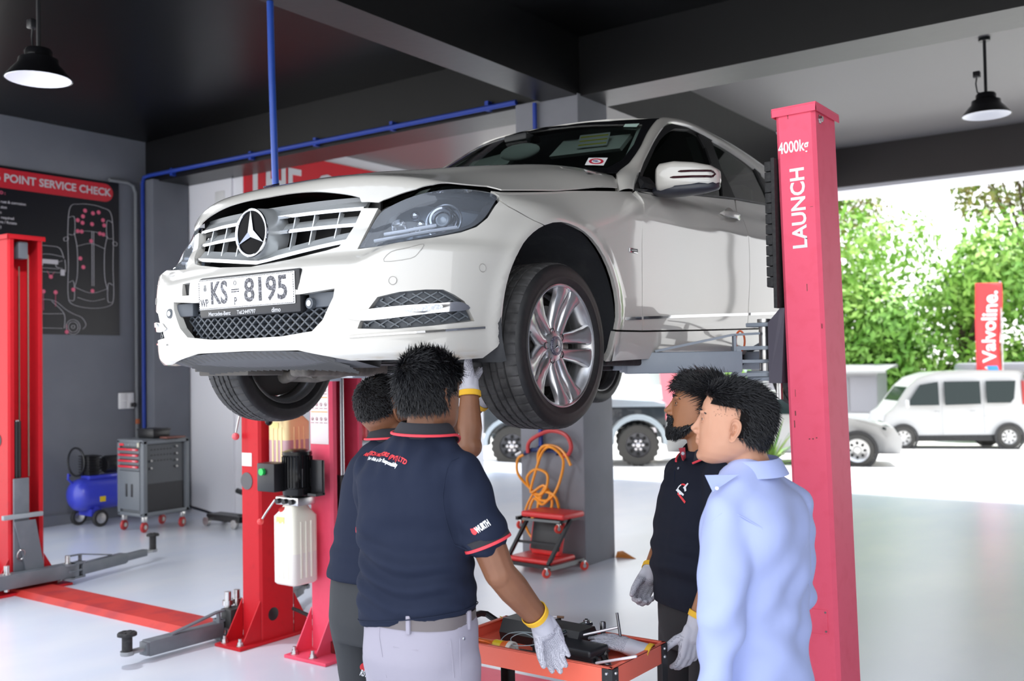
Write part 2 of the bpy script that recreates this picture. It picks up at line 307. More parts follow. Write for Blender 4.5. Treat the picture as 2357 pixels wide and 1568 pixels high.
bp_ = b.build('air_pipe', M_blue); tag(bp_, 'blue air pipe running under the ceiling beam and down the far corner', 'pipe')
for x in (-7.4, -5.95, -4.9, -3.8, -2.6): q = MB(); q.boxz(x-.02, x+.02, 3.13, 3.19, 4.10, 4.19); q.build('pipe_bracket', M_blue, bp_)
b = MB(); b.tube([(-2.04, 3.105, 4.07), (-2.035, 3.105, 1.0)], .02, 8); o = b.build('air_pipe', M_blue); tag(o, 'blue air pipe down the front of the grey column above the hose', 'pipe')
q = MB(); q.tube([(-2.2, 3.09, .95), (-2.12, 3.09, .985), (-1.88, 3.09, .985), (-1.84, 3.08, .96)], .02, 8); q.sphere((-2.035, 3.09, .99), .035, 8, 6); q.build('outlet_fitting', mat('navy_fitting', (.02, .035, .12), .4), o)
for x in (-2.2, -1.84): q = MB(); q.cyl((x-.03*(1 if x < -2 else -1), 3.09, .96), (x-.09*(1 if x < -2 else -1), 3.085, .93), .018, n=8); q.build('coupler', M_steel, o)
b = MB(); b.tube([(-1.965, .03, 4.08), (-1.955, .03, 3.6), (-1.93, .03, 2.9), (-1.92, .03, 2.45)], .022, 10); o = b.build('air_pipe', mat('blue_hose', (.02, .07, .36), .3)); tag(o, 'bright blue pipe dropping from the ceiling beam behind the bonnet', 'pipe')
def pendant(loc, label, rod, power):
    t = thing('pendant_lamp', label, 'lamp', loc, group='industrial pendant lamps')
    q = MB(); q.lathe([(.0, .20), (.075, .20), (.085, .185), (.085, .15), (.10, .14), (.12, .135), (.125, .10), (.15, .075), (.21, .0), (.205, .0), (.145, .07), (.0, .075)], n=28); q.build('lamp_shade', M_blackglossy, t)
    q = MB(); q.lathe([(.0, .062), (.135, .062), (.2, .003), (.196, .0), (.13, .052), (.0, .052)], n=28); q.build('reflector', mat('white_enamel', (.88, .88, .92), .4, emit=((.95, .96, 1), .12)), t)
    ld = bpy.data.lights.new('bulb', 'SPOT'); ld.energy = power; ld.spot_size = rad(150); ld.spot_blend = .4; ld.shadow_soft_size = .12; ld.color = (.93, .95, 1); lo = bpy.data.objects.new('bulb', ld); COL.objects.link(lo); lo.parent = t; lo.location = (0, 0, .03)
    q = MB(); q.cyl((0, 0, .2), (0, 0, rod), .014, n=8); q.build('rod', M_black, t)
    q = MB(); q.cyl((0, 0, rod-.03), (0, 0, rod), .05, n=14); q.build('ceiling_rose', M_black, t)
    q = MB(); q.tube([(-.02, 0, .2), (-.07, 0, .22), (-.08, 0, .30), (-.07, 0, .36)], .007, 6); q.boxz(-.1, -.04, -.03, .03, .35, .41, .01); q.build('cable_box', M_black, t)
pendant((1.21, 5.5, 3.90), 'black bell pendant lamp hanging in the bright rear bay above the red post', 4.6-3.9, 60)
pendant((-3.29, -.77, 3.64), 'black bell pendant lamp hanging in the dark bay above the poster', 4.6-3.64, 230)
b = MB(); b.boxz(6.4, 6.6, -2.9, 8.6, -.05, 4.65); struct('wall_right', b, M_col, smooth=0)
# ---------------------------------------------------------------- the car: feature points in the car's own frame (x to its left, y rearward from the front axle, z up), metres
CP = dict(
    headlight=[(0.488, -0.708, 0.559), (0.497, -0.689, 0.6), (0.501, -0.663, 0.643), (0.526, -0.643, 0.69), (0.561, -0.621, 0.715), (0.607, -0.583, 0.742), (0.652, -0.543, 0.76), (0.691, -0.496, 0.773), (0.72, -0.437, 0.782), (0.74, -0.363, 0.787), (0.771, -0.328, 0.779), (0.809, -0.331, 0.755), (0.817, -0.364, 0.719), (0.815, -0.41, 0.668), (0.805, -0.458, 0.633), (0.78, -0.511, 0.611), (0.729, -0.587, 0.591), (0.625, -0.69, 0.567)],
    hoodedge=[(0.459, -0.665, 0.711), (0.523, -0.641, 0.704), (0.559, -0.619, 0.723), (0.63, -0.563, 0.752), (0.669, -0.516, 0.774), (0.693, -0.452, 0.791), (0.694, -0.331, 0.81), (0.733, -0.279, 0.803), (0.781, -0.277, 0.782), (0.776, 0.14, 0.843), (0.78, 0.551, 0.896)],
    seam=[(0.824, -0.342, 0.727), (0.839, -0.316, 0.715), (0.882, -0.218, 0.671), (0.888, -0.16, 0.65)],
    fogU=[(0.592, -0.758, 0.347), (0.619, -0.748, 0.381), (0.685, -0.714, 0.396), (0.753, -0.661, 0.403), (0.79, -0.616, 0.403), (0.809, -0.583, 0.387), (0.819, -0.562, 0.368), (0.731, -0.68, 0.357)],
    fogL=[(0.547, -0.768, 0.282), (0.556, -0.767, 0.301), (0.658, -0.727, 0.308), (0.769, -0.637, 0.325), (0.827, -0.538, 0.337), (0.832, -0.509, 0.304), (0.765, -0.633, 0.288), (0.655, -0.725, 0.277)],
    DRL=[(0.513, -0.779, 0.315), (0.558, -0.769, 0.34), (0.66, -0.729, 0.35), (0.78, -0.627, 0.36), (0.819, -0.562, 0.365), (0.829, -0.533, 0.341), (0.769, -0.637, 0.328), (0.658, -0.727, 0.312), (0.572, -0.763, 0.306)],
    DRLlamp=[(0.605, -0.753, 0.328), (0.626, -0.745, 0.345), (0.731, -0.68, 0.354), (0.782, -0.625, 0.357), (0.782, -0.622, 0.34), (0.73, -0.679, 0.331)],
    lstrip=[(0.512, -0.774, 0.253), (0.654, -0.724, 0.26), (0.763, -0.631, 0.268), (0.842, -0.463, 0.282)],
    washer=[(0.634, -0.733, 0.501), (0.652, -0.719, 0.533), (0.699, -0.685, 0.546), (0.73, -0.644, 0.559), (0.731, -0.667, 0.531), (0.711, -0.688, 0.509)],
    sensor=[(0.665, -0.725, 0.436), (0.851, -0.483, 0.483)],
    badge=[(0.888, 0.423, 0.621), (0.888, 0.52, 0.63)],
    proj=[(0.72, -0.526, 0.684), (0.583, -0.635, 0.658), (0.521, -0.688, 0.583), (0.776, -0.506, 0.628)],
    doorgap=[(0.782, 0.677, 0.912), (0.834, 0.607, 0.842), (0.874, 0.556, 0.757), (0.887, 0.549, 0.663), (0.888, 0.547, 0.553), (0.883, 0.551, 0.408), (0.869, 0.572, 0.296)],
    doorgap2=[(0.797, 1.684, 1.008), (0.854, 1.633, 0.926), (0.876, 1.642, 0.836), (0.886, 1.652, 0.726), (0.888, 1.652, 0.593), (0.884, 1.639, 0.46), (0.868, 1.646, 0.335)],
    handle=[(0.866, 1.385, 0.88), (0.86, 1.607, 0.907), (0.848, 1.531, 0.934), (0.872, 1.474, 0.853)],
    strip=[(0.878, 0.432, 0.345), (0.878, 0.565, 0.352), (0.879, 1.048, 0.378), (0.88, 1.629, 0.409), (0.88, 1.996, 0.428)],
    sillgap=[(0.868, 0.3, 0.292), (0.869, 0.58, 0.296), (0.868, 1.067, 0.313), (0.868, 1.651, 0.335), (0.869, 2.02, 0.35)],
    sillbot=[(0.845, 0.31, 0.168), (0.845, 0.894, 0.188), (0.838, 1.776, 0.209)],
    W=[(0.713, 0.645, 0.997), (0.718, 0.721, 1.037), (0.685, 0.892, 1.147), (0.63, 1.085, 1.278), (0.605, 1.232, 1.37)],
    Wglass=[(0.691, 0.64, 1.004), (0.681, 0.764, 1.078), (0.647, 0.922, 1.18), (0.58, 1.138, 1.328)],
    Dc=[(0.823, 0.593, 0.896), (0.813, 0.632, 0.936), (0.753, 0.829, 1.097), (0.699, 1.023, 1.221), (0.652, 1.209, 1.322), (0.631, 1.335, 1.368), (0.626, 1.523, 1.384), (0.636, 1.69, 1.371), (0.657, 1.944, 1.339), (0.692, 2.187, 1.277), (0.738, 2.399, 1.186)],
    g1=[(0.817, 0.666, 0.923), (0.75, 0.902, 1.106), (0.698, 1.088, 1.226), (0.656, 1.287, 1.318), (0.642, 1.4, 1.349), (0.636, 1.631, 1.367), (0.721, 1.592, 1.195), (0.801, 1.547, 1.004), (0.818, 0.856, 0.927)],
    g2=[(0.646, 1.756, 1.353), (0.657, 1.985, 1.339), (0.679, 2.186, 1.304), (0.728, 2.2, 1.2), (0.779, 2.199, 1.084), (0.798, 2.144, 1.032), (0.8, 1.717, 1.013)],
    g3=[(0.683, 2.249, 1.297), (0.709, 2.329, 1.245), (0.737, 2.406, 1.187), (0.764, 2.342, 1.124)],
    belt=[(0.823, 0.593, 0.896), (0.818, 0.886, 0.928), (0.811, 1.226, 0.963), (0.801, 1.674, 1.008), (0.798, 2.16, 1.032)],
    mirbase=[(0.81, 0.752, 0.95), (0.818, 0.81, 0.925), (0.817, 0.927, 0.933)],
    R=[(0.6, 1.241, 1.373), (0.6, 1.309, 1.392), (0.6, 1.44, 1.412), (0.6, 1.576, 1.419), (0.6, 1.765, 1.412), (0.6, 2.071, 1.394), (0.6, 2.404, 1.352), (0.6, 2.757, 1.289)],
    roundsticker=[(0.564, 0.621, 1.047), (0.541, 0.69, 1.093), (0.614, 0.736, 1.091), (0.635, 0.664, 1.042)],
    topsticker=[(0.508, 1.061, 1.311), (0.5, 1.093, 1.331), (0.557, 1.131, 1.332), (0.564, 1.091, 1.308)])
def tab(t):
    xs = np.array([p[0] for p in t], float); ys = np.array([p[1] for p in t], float); d = np.diff(ys)/np.diff(xs); m = np.zeros_like(ys); m[0] = d[0]; m[-1] = d[-1]
    for i in range(1, len(ys)-1): m[i] = 0 if d[i-1]*d[i] <= 0 else 2*d[i-1]*d[i]/(d[i-1]+d[i])
    def f(x):
        x = np.clip(np.asarray(x, float), xs[0], xs[-1]); i = np.clip(np.searchsorted(xs, x)-1, 0, len(xs)-2); h = xs[i+1]-xs[i]; t = (x-xs[i])/h
        return (2*t**3-3*t**2+1)*ys[i]+(t**3-2*t**2+t)*h*m[i]+(-2*t**3+3*t**2)*ys[i+1]+(t**3-t**2)*h*m[i+1]
    return f
fA = tab([(.10, .80), (.15, .835), (.18, .852), (.2, .86), (.28, .866), (.35, .878), (.45, .885), (.6, .888), (.72, .884), (.80, .874), (.88, .856), (.93, .828), (1.0, .775)])
fA2 = tab([(.10, .80), (.15, .83), (.2, .855), (.28, .866), (.35, .878), (.45, .885), (.6, .888), (.70, .888), (.765, .8885), (.80, .880), (.86, .860), (.90, .828), (.95, .812), (1.1, .74)])
fB = tab([(.10, .70), (.15, .765), (.175, .792), (.20, .803), (.26, .803), (.35, .806), (.45, .803), (.53, .795), (.56, .785), (.60, .755), (.66, .742), (.72, .722), (.78, .70), (.86, .66)])
fN = tab([(.15, 3.7), (.25, 3.95), (.45, 3.87), (.54, 3.75), (.585, 3.1), (.65, 2.8), (.70, 2.55), (.8, 2.4)])
fZC = tab([(-.76, .755), (-.72, .79), (-.66, .825), (-.55, .862), (-.4, .895), (-.2, .933), (.1, .975), (.4, 1.012), (.8, 1.035)])
sstep = lambda w: np.clip(w, 0, 1)**2*(3-2*np.clip(w, 0, 1))
def hoodz(x, y):
    t = np.clip(np.abs(x)/(.78+.042*sstep((y-.05)/.5)), 0, 1.3); zc = fZC(y); g = np.minimum(.782+(y+.276)*.138, zc-.01)
    ridge = .010*np.exp(-((np.abs(x)-(.36+.22*np.clip((y+.6)/1.1, 0, 1)))/.055)**2)*sstep((y+.66)/.3)
    return zc-(zc-g)*t**(2.6+3.6*sstep((y+.35)/.75)) + ridge - .006*sstep((y+.66)/.3)
def shell(x, y, z, A=fA):
    zz = z-.037*np.clip(y-.55, 0, 2.6); ax = sstep((.66-np.abs(x))/.16)
    ze = z+.048*ax*np.clip((z-.42)/.08, 0, 1)*np.clip((.72-z)/.08, 0, 1)
    a = A(zz); b = fB(ze); n = fN(ze); v = np.clip(-y/b, 0, None); u = np.abs(x)/a; yr = np.clip((y-2.70)/.80, 0, None); fl = 0
    for yc in (-.025, 2.72): fl = fl+.011*np.exp(-((np.hypot(y-yc, z-.31)-.390)/.028)**2)
    fl = fl*np.clip((np.abs(x)-.55)/.2, 0, 1)
    return ((u**n+v**n+yr**n)**(1/n)-1)*a*.95-fl
def F_front(x, y, z):
    s = shell(x, y, z); h = (z-hoodz(x, y))*.96; k = .035; e = np.maximum(k-np.abs(s-h), 0)/k
    return np.maximum(s, h)+e*e*k/4
def F_side(x, y, z): return shell(x, y, z, fA2)
fTR = tab([(2.9, 1.10), (3.15, 1.085), (3.4, 1.07), (3.58, 1.05), (3.7, 1.0)])
def F_tail(x, y, z):
    s = shell(x, y, z, fA2); h = (z-(fTR(y)-.10*(np.abs(x)/.8)**3))*.96; k = .06; e = np.maximum(k-np.abs(s-h), 0)/k
    return np.maximum(s, h)+e*e*k/4
def xw(y, z):
    t = np.clip((z-.035*(y-.6)-.90)/.44, -.1, 1.3); return .822-.19*np.sign(t)*np.abs(t)**1.2
def F_win(x, y, z): return (np.abs(x)-xw(y, z))*.9
def F_ws(x, y, z): return -(y-(.40+(z-1.03)*1.80+.60*x*x))*.42
def F_rw(x, y, z): return ((y+.35*x*x)-(2.98-(z-1.10)*1.75))*.45
fRC = tab([(.95, 1.30), (1.1, 1.387), (1.3, 1.412), (1.6, 1.432), (1.9, 1.428), (2.2, 1.405), (2.45, 1.36), (2.6, 1.32)])
def F_roof(x, y, z): return z-(fRC(y)-.012-.10*np.clip(np.abs(x)/.62, 0, 1.2)**3.0*.55)
# projections (domain coordinates <-> rays)
def PJ_cyl(R=.8, yc=.25):
    fwd = lambda p: np.stack([np.arctan2(p[:, 0], -(p[:, 1]-yc))*R, p[:, 2]], -1)
    def ray(q): a = q[:, 0]/R; return np.stack([0*a, 0*a+yc, q[:, 1]], -1), np.stack([np.sin(a), -np.cos(a), 0*a], -1)
    return fwd, ray, .1, 1.6
def PJ_tail(R=.8, yc=2.5):
    fwd = lambda p: np.stack([np.arctan2(p[:, 0], (p[:, 1]-yc))*R, p[:, 2]], -1)
    def ray(q): a = q[:, 0]/R; return np.stack([0*a, 0*a+yc, q[:, 1]], -1), np.stack([np.sin(a), np.cos(a), 0*a], -1)
    return fwd, ray, .1, 1.9
def PJ_side():
    fwd = lambda p: np.stack([p[:, 1], p[:, 2]], -1)
    def ray(q): o = 0*q[:, 0]; return np.stack([o, q[:, 0], q[:, 1]], -1), np.stack([o+1, o, o], -1)
    return fwd, ray, .2, 1.2
def PJ_dir(d, ox=(0, 0, .5)):
    d = np.array(d, float)/np.linalg.norm(d); u = np.array([1., 0, 0]); v = np.cross(d, u); O = np.array(ox)
    fwd = lambda p: np.stack([(p-O) @ u, (p-O) @ v], -1)
    def ray(q): return O+q[:, :1]*u+q[:, 1:]*v, np.tile(d, (len(q), 1))
    return fwd, ray, -1.0, 2.0
def solve(Fn, o, d, t0, t1):
    lo = np.full(len(o), t0); hi = np.full(len(o), t1)
    ts = np.linspace(t0, t1, 60); done = np.zeros(len(o), bool)      # last sign change from inside to outside
    prev = Fn(*(o+d*t0).T)
    for k in range(1, 60):
        cur = Fn(*(o+d*ts[k]).T); m = (prev <= 0) & (cur > 0); lo[m] = ts[k-1]; hi[m] = ts[k]; done |= m; prev = cur
    lo[~done] = t1; hi[~done] = t1
    for _ in range(30):
        mid = (lo+hi)/2; f = Fn(*(o+d*mid[:, None]).T); lo = np.where(f <= 0, mid, lo); hi = np.where(f <= 0, hi, mid)
    return o+d*((lo+hi)/2)[:, None]
def grad(Fn, p, e=1e-3):
    g = np.stack([Fn(*(p+np.eye(3)[k]*e).T)-Fn(*(p-np.eye(3)[k]*e).T) for k in range(3)], -1); return g/(np.linalg.norm(g, axis=1, keepdims=True)+1e-12)
def densify(P, h, closed=True):
    out = []; n = len(P)
    for i in range(n if closed else n-1):
        a, b = P[i], P[(i+1) % n]; k = max(1, int(np.ceil(np.linalg.norm(b-a)/h))); out += [a+(b-a)*j/k for j in range(k)]
    if not closed: out.append(P[-1])
    return np.array(out)
def inside(P, q):
    x, y = q[:, 0], q[:, 1]; r = np.zeros(len(q), bool); n = len(P)
    for i in range(n):
        (x0, y0), (x1, y1) = P[i], P[i-1]
        if y0 == y1: continue
        c = ((y0 > y) != (y1 > y)) & (x < (x1-x0)*(y-y0)/(y1-y0)+x0); r ^= c
    return r
def offs(P, d):
    """shrink (d > 0) a closed outline, whichever way it runs"""
    P = np.asarray(P, float); A = .5*np.sum(P[:, 0]*np.roll(P[:, 1], -1)-np.roll(P[:, 0], -1)*P[:, 1]); s = 1 if A > 0 else -1
    e = np.roll(P, -1, 0)-P; L = np.linalg.norm(e, axis=1, keepdims=True)+1e-12; nrm = np.stack([-e[:, 1], e[:, 0]], -1)/L*s
    m = nrm+np.roll(nrm, 1, 0); m /= np.linalg.norm(m, axis=1, keepdims=True)+1e-9
    c = np.clip(np.sum(m*nrm, 1, keepdims=True), .5, 1); return P+m*d/c
def smooth_poly(pts, n=5, closed=True): return np.array([tuple(p) for p in spline(pts, n, closed)])
def panel(name, outline, Fn, pj, m, parent, holes=(), gap=.002, off=0., thick=.014, h=.022, flip=False, two=False, holelip=None):
    fwd, ray, t0, t1 = pj
    dom = lambda P: fwd(np.asarray(P, float)) if len(P[0]) == 3 else np.asarray(P, float)
    O = densify(offs(dom(outline), gap), h*.6); HS = [densify(offs(dom(q), -gap), h*.6) for q in holes]
    lo = O.min(0); hi = O.max(0); gx, gy = np.meshgrid(np.arange(lo[0], hi[0], h), np.arange(lo[1], hi[1], h*.87)); gx[1::2] += h/2
    G = np.stack([gx.ravel(), gy.ravel()], -1); keep = inside(O, G)
    for q in HS: keep &= ~inside(q, G)
    G = G[keep]; B = np.concatenate([O]+HS)
    if len(G): G = G[np.array([np.min(np.sum((B-g)**2, 1)) for g in G]) > (h*.42)**2]
    pts = np.concatenate([O]+HS+[G]); edges = []; s0 = 0
    for L in [O]+HS: edges += [(s0+i, s0+(i+1) % len(L)) for i in range(len(L))]; s0 += len(L)
    vv, ee, ff, ov, oe, of = delaunay_2d_cdt([V(p) for p in pts], edges, [], 0, 1e-7)
    q = np.array([tuple(p) for p in vv]); tri = np.array([list(f) for f in ff]); cen = q[tri].mean(1); ok = inside(O, cen)
    for L in HS: ok &= ~inside(L, cen)
    tri = tri[ok]; o, d = ray(q); p = solve(Fn, o, d, t0, t1); n = grad(Fn, p); p = p+n*off
    T = p[tri]; fl = np.sum(np.cross(T[:, 1]-T[:, 0], T[:, 2]-T[:, 0])*n[tri].mean(1), 1) < 0; tri[fl] = tri[fl][:, ::-1]
    vs = list(map(tuple, p)); ns = list(map(tuple, n)); fs = [tuple(t) for t in tri]
    if thick:
        cnt = {}
        for t in tri:
            for a, b in ((t[0], t[1]), (t[1], t[2]), (t[2], t[0])): cnt[(a, b)] = cnt.get((a, b), 0)+1
        for (a, b) in [e for e in cnt if (e[1], e[0]) not in cnt]:
            e = p[b]-p[a]; out = np.cross(e, n[a]); out /= np.linalg.norm(out)+1e-12; k = len(vs)
            vs += [tuple(p[a]), tuple(p[b]), tuple(p[b]-n[b]*thick), tuple(p[a]-n[a]*thick)]; ns += [tuple(out)]*4; fs.append((k, k+3, k+2, k+1))
    if flip:
        vs = [(-x, y, z) for x, y, z in vs]; ns = [(-x, y, z) for x, y, z in ns]; fs = [f[::-1] for f in fs]
    b = MB(); b.v = vs; b.f = fs; b.m = [0]*len(fs); return b.build(name, m, parent, smooth=180, normals=ns)
def onF(Fn, pj, P2, off=0.):
    fwd, ray, t0, t1 = pj; P2 = np.asarray(P2, float); P2 = fwd(P2) if P2.shape[1] == 3 else P2
    o, d = ray(P2); p = solve(Fn, o, d, t0, t1); n = grad(Fn, p); return p+n*off, n
def mirx(P): return [(-x, y, z) for x, y, z in P]
M_paint = mat('white_car_paint', (.50, .483, .445), .28, coat=1.0, spec=.5)
M_gap = mat('black_trim', (.008, .008, .009), .5)
M_silver = mat('silver_grille_paint', (.50, .52, .53), .3, .6)
M_meshgrey = mat('grey_grille_plastic', (.075, .085, .10), .5)
M_ws = glass_mat('windscreen_glass', (.84, .97, .92))
M_sg = glass_mat('dark_side_glass', (.10, .14, .135))
M_rg = glass_mat('rear_side_glass', (.22, .30, .28))
M_lens = glass_mat('headlamp_lens', (.84, .88, .94), .9, .13, (.60, .66, .76))
M_og = glass_mat('clear_green_glass', (.70, .88, .80))
M_clear = glass_mat('clear_lens', (.95, .95, .97), .9, .25, (.9, .92, .95))
def PJ_front():
    fwd = lambda p: np.stack([p[:, 0], p[:, 2]], -1)
    def ray(q): o = 0*q[:, 0]; return np.stack([q[:, 0], o-.15, q[:, 1]], -1), np.stack([o, o-1, o], -1)
    return fwd, ray, 0., .75
def F_nose(x, y, z):
    w = sstep(y/.5); s = shell(x, y, z)*(1-w)+shell(x, y, z, fA2)*w; h = (z-hoodz(x, y))*.96; k = .035; e = np.maximum(k-np.abs(s-h), 0)/k
    return np.maximum(s, h)+e*e*k/4
F_front = F_nose
CY, SI, FR, HD = PJ_cyl(), PJ_side(), PJ_front(), PJ_dir((0, -.45, .9))
def Yf(x, z): return float(onF(F_front, FR, [(x, z)])[0][0][1])
car = thing('car', 'white saloon car with its bonnet ajar raised high on the red two-post lift', 'car', (.0667, -1.0354, 1.5735), (rad(-.4039), 0, rad(-.8448)))
arch = lambda a0, a1, n=14, yc=-.025, r=.372: [(.87, yc+r*cos(rad(a0+(a1-a0)*i/n)), .31+r*sin(rad(a0+(a1-a0)*i/n))) for i in range(n+1)]
def sym(half): return [tuple(p) for p in half]+[(-x, y, z) for x, y, z in half[::-1] if abs(x) > 1e-6]
HL = CP['headlight']
# front bumper with its openings
half = [(0, -.79, .528), (.2, -.77, .541), (.36, -.74, .562), (.405, -.72, .572), (.43, -.71, .60), (.452, -.69, .66), (.462, -.665, .708), (.523, -.641, .704), (.501, -.663, .643), (.497, -.689, .6), (.488, -.708, .559),
        (.625, -.69, .565), (.729, -.587, .589), (.78, -.511, .609), (.805, -.458, .631), (.815, -.41, .666), (.817, -.364, .717), (.815, -.34, .735), (.839, -.316, .715), (.882, -.218, .671)] + arch(111, 189) + \
       [(.846, -.40, .215), (.814, -.442, .176), (.776, -.536, .170), (.669, -.668, .172), (.5, -.755, .172), (.40, -.78, .19), (.28, -.79, .211), (0, -.79, .214)]
intake = sym([(0, -.8, .405), (.3, -.8, .405), (.452, -.79, .416), (.447, -.79, .39), (.40, -.795, .315), (.35, -.797, .279), (.2, -.8, .266), (0, -.8, .264)])
fU, fL, DR = CP['fogU'], CP['fogL'], CP['DRL']
fog = [fU[0], fU[1], fU[2], fU[3], fU[4], fU[5], (.824, -.55, .366), fL[5], fL[6], fL[7], fL[0], fL[1]]
towh = [(-.399, -.791, .485), (-.352, -.794, .487), (-.345, -.798, .441), (-.388, -.795, .442)]
M_bump = mat('scuffed_bumper_paint', (.50, .483, .445), .30, coat=1.0)
_nt = M_bump.node_tree; _b = _nt.nodes['Principled BSDF']; _t = _nt.nodes.new('ShaderNodeTexCoord'); _s = _nt.nodes.new('ShaderNodeSeparateXYZ'); _n = _nt.nodes.new('ShaderNodeTexNoise'); _n.inputs['Scale'].default_value = 14; _n.inputs['Detail'].default_value = 6
_m = _nt.nodes.new('ShaderNodeMapping'); _m.inputs['Scale'].default_value = (.7, .7, 4); _mr1 = _nt.nodes.new('ShaderNodeMapRange'); _mr1.inputs['From Min'].default_value = .215; _mr1.inputs['From Max'].default_value = .17
_mr2 = _nt.nodes.new('ShaderNodeMapRange'); _mr2.inputs['From Min'].default_value = .48; _mr2.inputs['From Max'].default_value = .62; _mu = _nt.nodes.new('ShaderNodeMath'); _mu.operation = 'MULTIPLY'; _mx = _nt.nodes.new('ShaderNodeMix'); _mx.data_type = 'RGBA'; _mx.inputs['A'].default_value = (.50, .483, .445, 1); _mx.inputs['B'].default_value = (.40, .34, .26, 1)
for _a, _c in ((_t.outputs['Object'], _s.inputs[0]), (_t.outputs['Object'], _m.inputs[0]), (_m.outputs[0], _n.inputs['Vector']), (_s.outputs['Z'], _mr1.inputs['Value']), (_n.outputs['Fac'], _mr2.inputs['Value']), (_mr1.outputs[0], _mu.inputs[0]), (_mr2.outputs[0], _mu.inputs[1]), (_mu.outputs[0], _mx.inputs['Factor']), (_mx.outputs['Result'], _b.inputs['Base Color'])): _nt.links.new(_a, _c)
bumper = panel('front_bumper', sym(half), F_front, CY, M_bump, car, holes=[intake, fog, mirx(fog)[::-1], towh], thick=.03, h=.018)
def line_on(name, P3, Fn, pj, w, m, parent, off=.0015, n=6, closed=False, d=.002, flip=False):
    Q = smooth_poly(P3, n, closed); fw = pj[0](Q); p, nn = onF(Fn, pj, fw, off)
    if closed: p = np.vstack([p, p[:1]]); nn = np.vstack([nn, nn[:1]])
    if flip: p[:, 0] *= -1; nn[:, 0] *= -1
    q = MB()
    for a, c, u in zip(p, p[1:], nn): q.bar(a, c, w, d, u)
    return q.build(name, m, parent, smooth=0)
for fl in (False, True):
    s = -1 if fl else 1
    line_on('washer_cover_gap', CP['washer'], F_front, CY, .0022, mat('paint_gap', (.30, .29, .27), .6), bumper, .0004, 3, True, .001, fl)
    for x, y, z in CP['sensor']:
        P, N = onF(F_front, CY, [(x, y, z)], .0015); P, N = V(P[0]), V(N[0]); P.x *= s; N.x *= s
        q = MB(); q.cyl(P-N*.003, P, .0125, n=16); q.build('parking_sensor', M_paint, bumper); X, Y, Z = axes(N)
        q = MB(); q.tube([P+(X*cos(t)+Y*sin(t))*.0135 for t in [2*pi*i/18 for i in range(18)]], .0012, 5, True); q.build('sensor_ring', mat('paint_gap', (0, 0, 0)), bumper)
    line_on('chrome_strip', CP['lstrip'], F_front, CY, .007, M_chrome, bumper, .003, 5, False, .005, fl)
    # fog recess: grey backing with raised diamonds, chrome blade with daytime lamp
    fb = panel('side_grille', fog, F_front, CY, M_meshgrey, bumper, gap=-.004, off=-.026, thick=0, h=.03, flip=fl)
    fwd = CY[0]; O2 = fwd(np.array(fog)); q = MB(); lo, hi = O2.min(0), O2.max(0)
    for sl in (1, -1):
        for k in range(-14, 30):
            a0 = lo[0]+k*.034; L = []
            for t in np.linspace(0, 1, 26):
                zz = lo[1]+t*(hi[1]-lo[1]); aa = a0+sl*(zz-lo[1])*1.25; L.append((aa, zz))
            L = np.array(L); ok = inside(offs(O2, .003), L); p, nn = onF(F_front, CY, L, -.02)
            if fl: p[:, 0] *= -1; nn[:, 0] *= -1
            for i in range(len(L)-1):
                if ok[i] and ok[i+1]: q.bar(p[i], p[i+1], .0045, .012, nn[i])
    q.build('diamond_ribs', mat('grey_rib_plastic', (.10, .115, .13), .4), fb, smooth=0)
    bl = smooth_poly([DR[0], (.53, -.775, .327), DR[1], DR[2], DR[3], DR[4], DR[5], DR[6], DR[7], DR[8]], 4)
    panel('lamp_blade', bl, F_front, CY, M_chrome, bumper, gap=0, off=.004, thick=.03, h=.012, flip=fl)
    panel('daytime_lamp', smooth_poly(CP['DRLlamp'], 4), F_front, CY, mat('lamp_white', (.80, .82, .84), .25, coat=1., var=(160, (.55, .57, .6), .45, .6)), bumper, gap=.001, off=.0075, thick=.01, h=.01, flip=fl)
# intake mesh: lattice of rounded diagonal bars
q = MB(); I2 = np.array([(x, z) for x, y, z in intake]); I2o = offs(I2, -.006)
for sl in (1, -1):
    for k in range(-30, 45):
        x0 = -.7+k*.046; L = np.array([(x0+sl*t*.26, .255+t*.17) for t in np.linspace(0, 1, 24)]); ok = inside(I2o, L)
        for i in range(23):
            if ok[i] and ok[i+1]: 
                f = lambda p: V((p[0], -.752+.16*abs(p[0])**2.2, p[1]+.0035*sin(60*p[1])))
                q.bar(f(L[i]), f(L[i+1]), .006, .022, (0, 1, 0))
intk = q.build('lower_grille', M_meshgrey, bumper, smooth=0)
q = MB(); q.boxz(-.5, .5, -.66, -.65, .24, .44); [q.boxz(-.46, .46, -.672, -.66, z-.006, z+.006) for z in np.arange(.27, .42, .028)]; q.build('radiator', mat('radiator_brown', (.035, .028, .025), .6), bumper, smooth=0)
for x in (.39, -.42):
    q = MB(); q.boxz(x-.08, x+.07, -.775, -.745, .36, .412, .006); q.cyl((x-.06, -.77, .375), (x-.06, -.79, .375), .019, n=16); q.build('sensor_bracket', M_meshgrey, intk)
    q = MB(); q.cyl((x-.06, -.785, .375), (x-.06, -.793, .375), .011, n=14); q.build('sensor_face', M_silver, intk)
q = MB(); q.boxz(-.41, -.34, -.775, -.72, .432, .495); q.build('tow_eye_hole', M_gap, bumper, smooth=0)
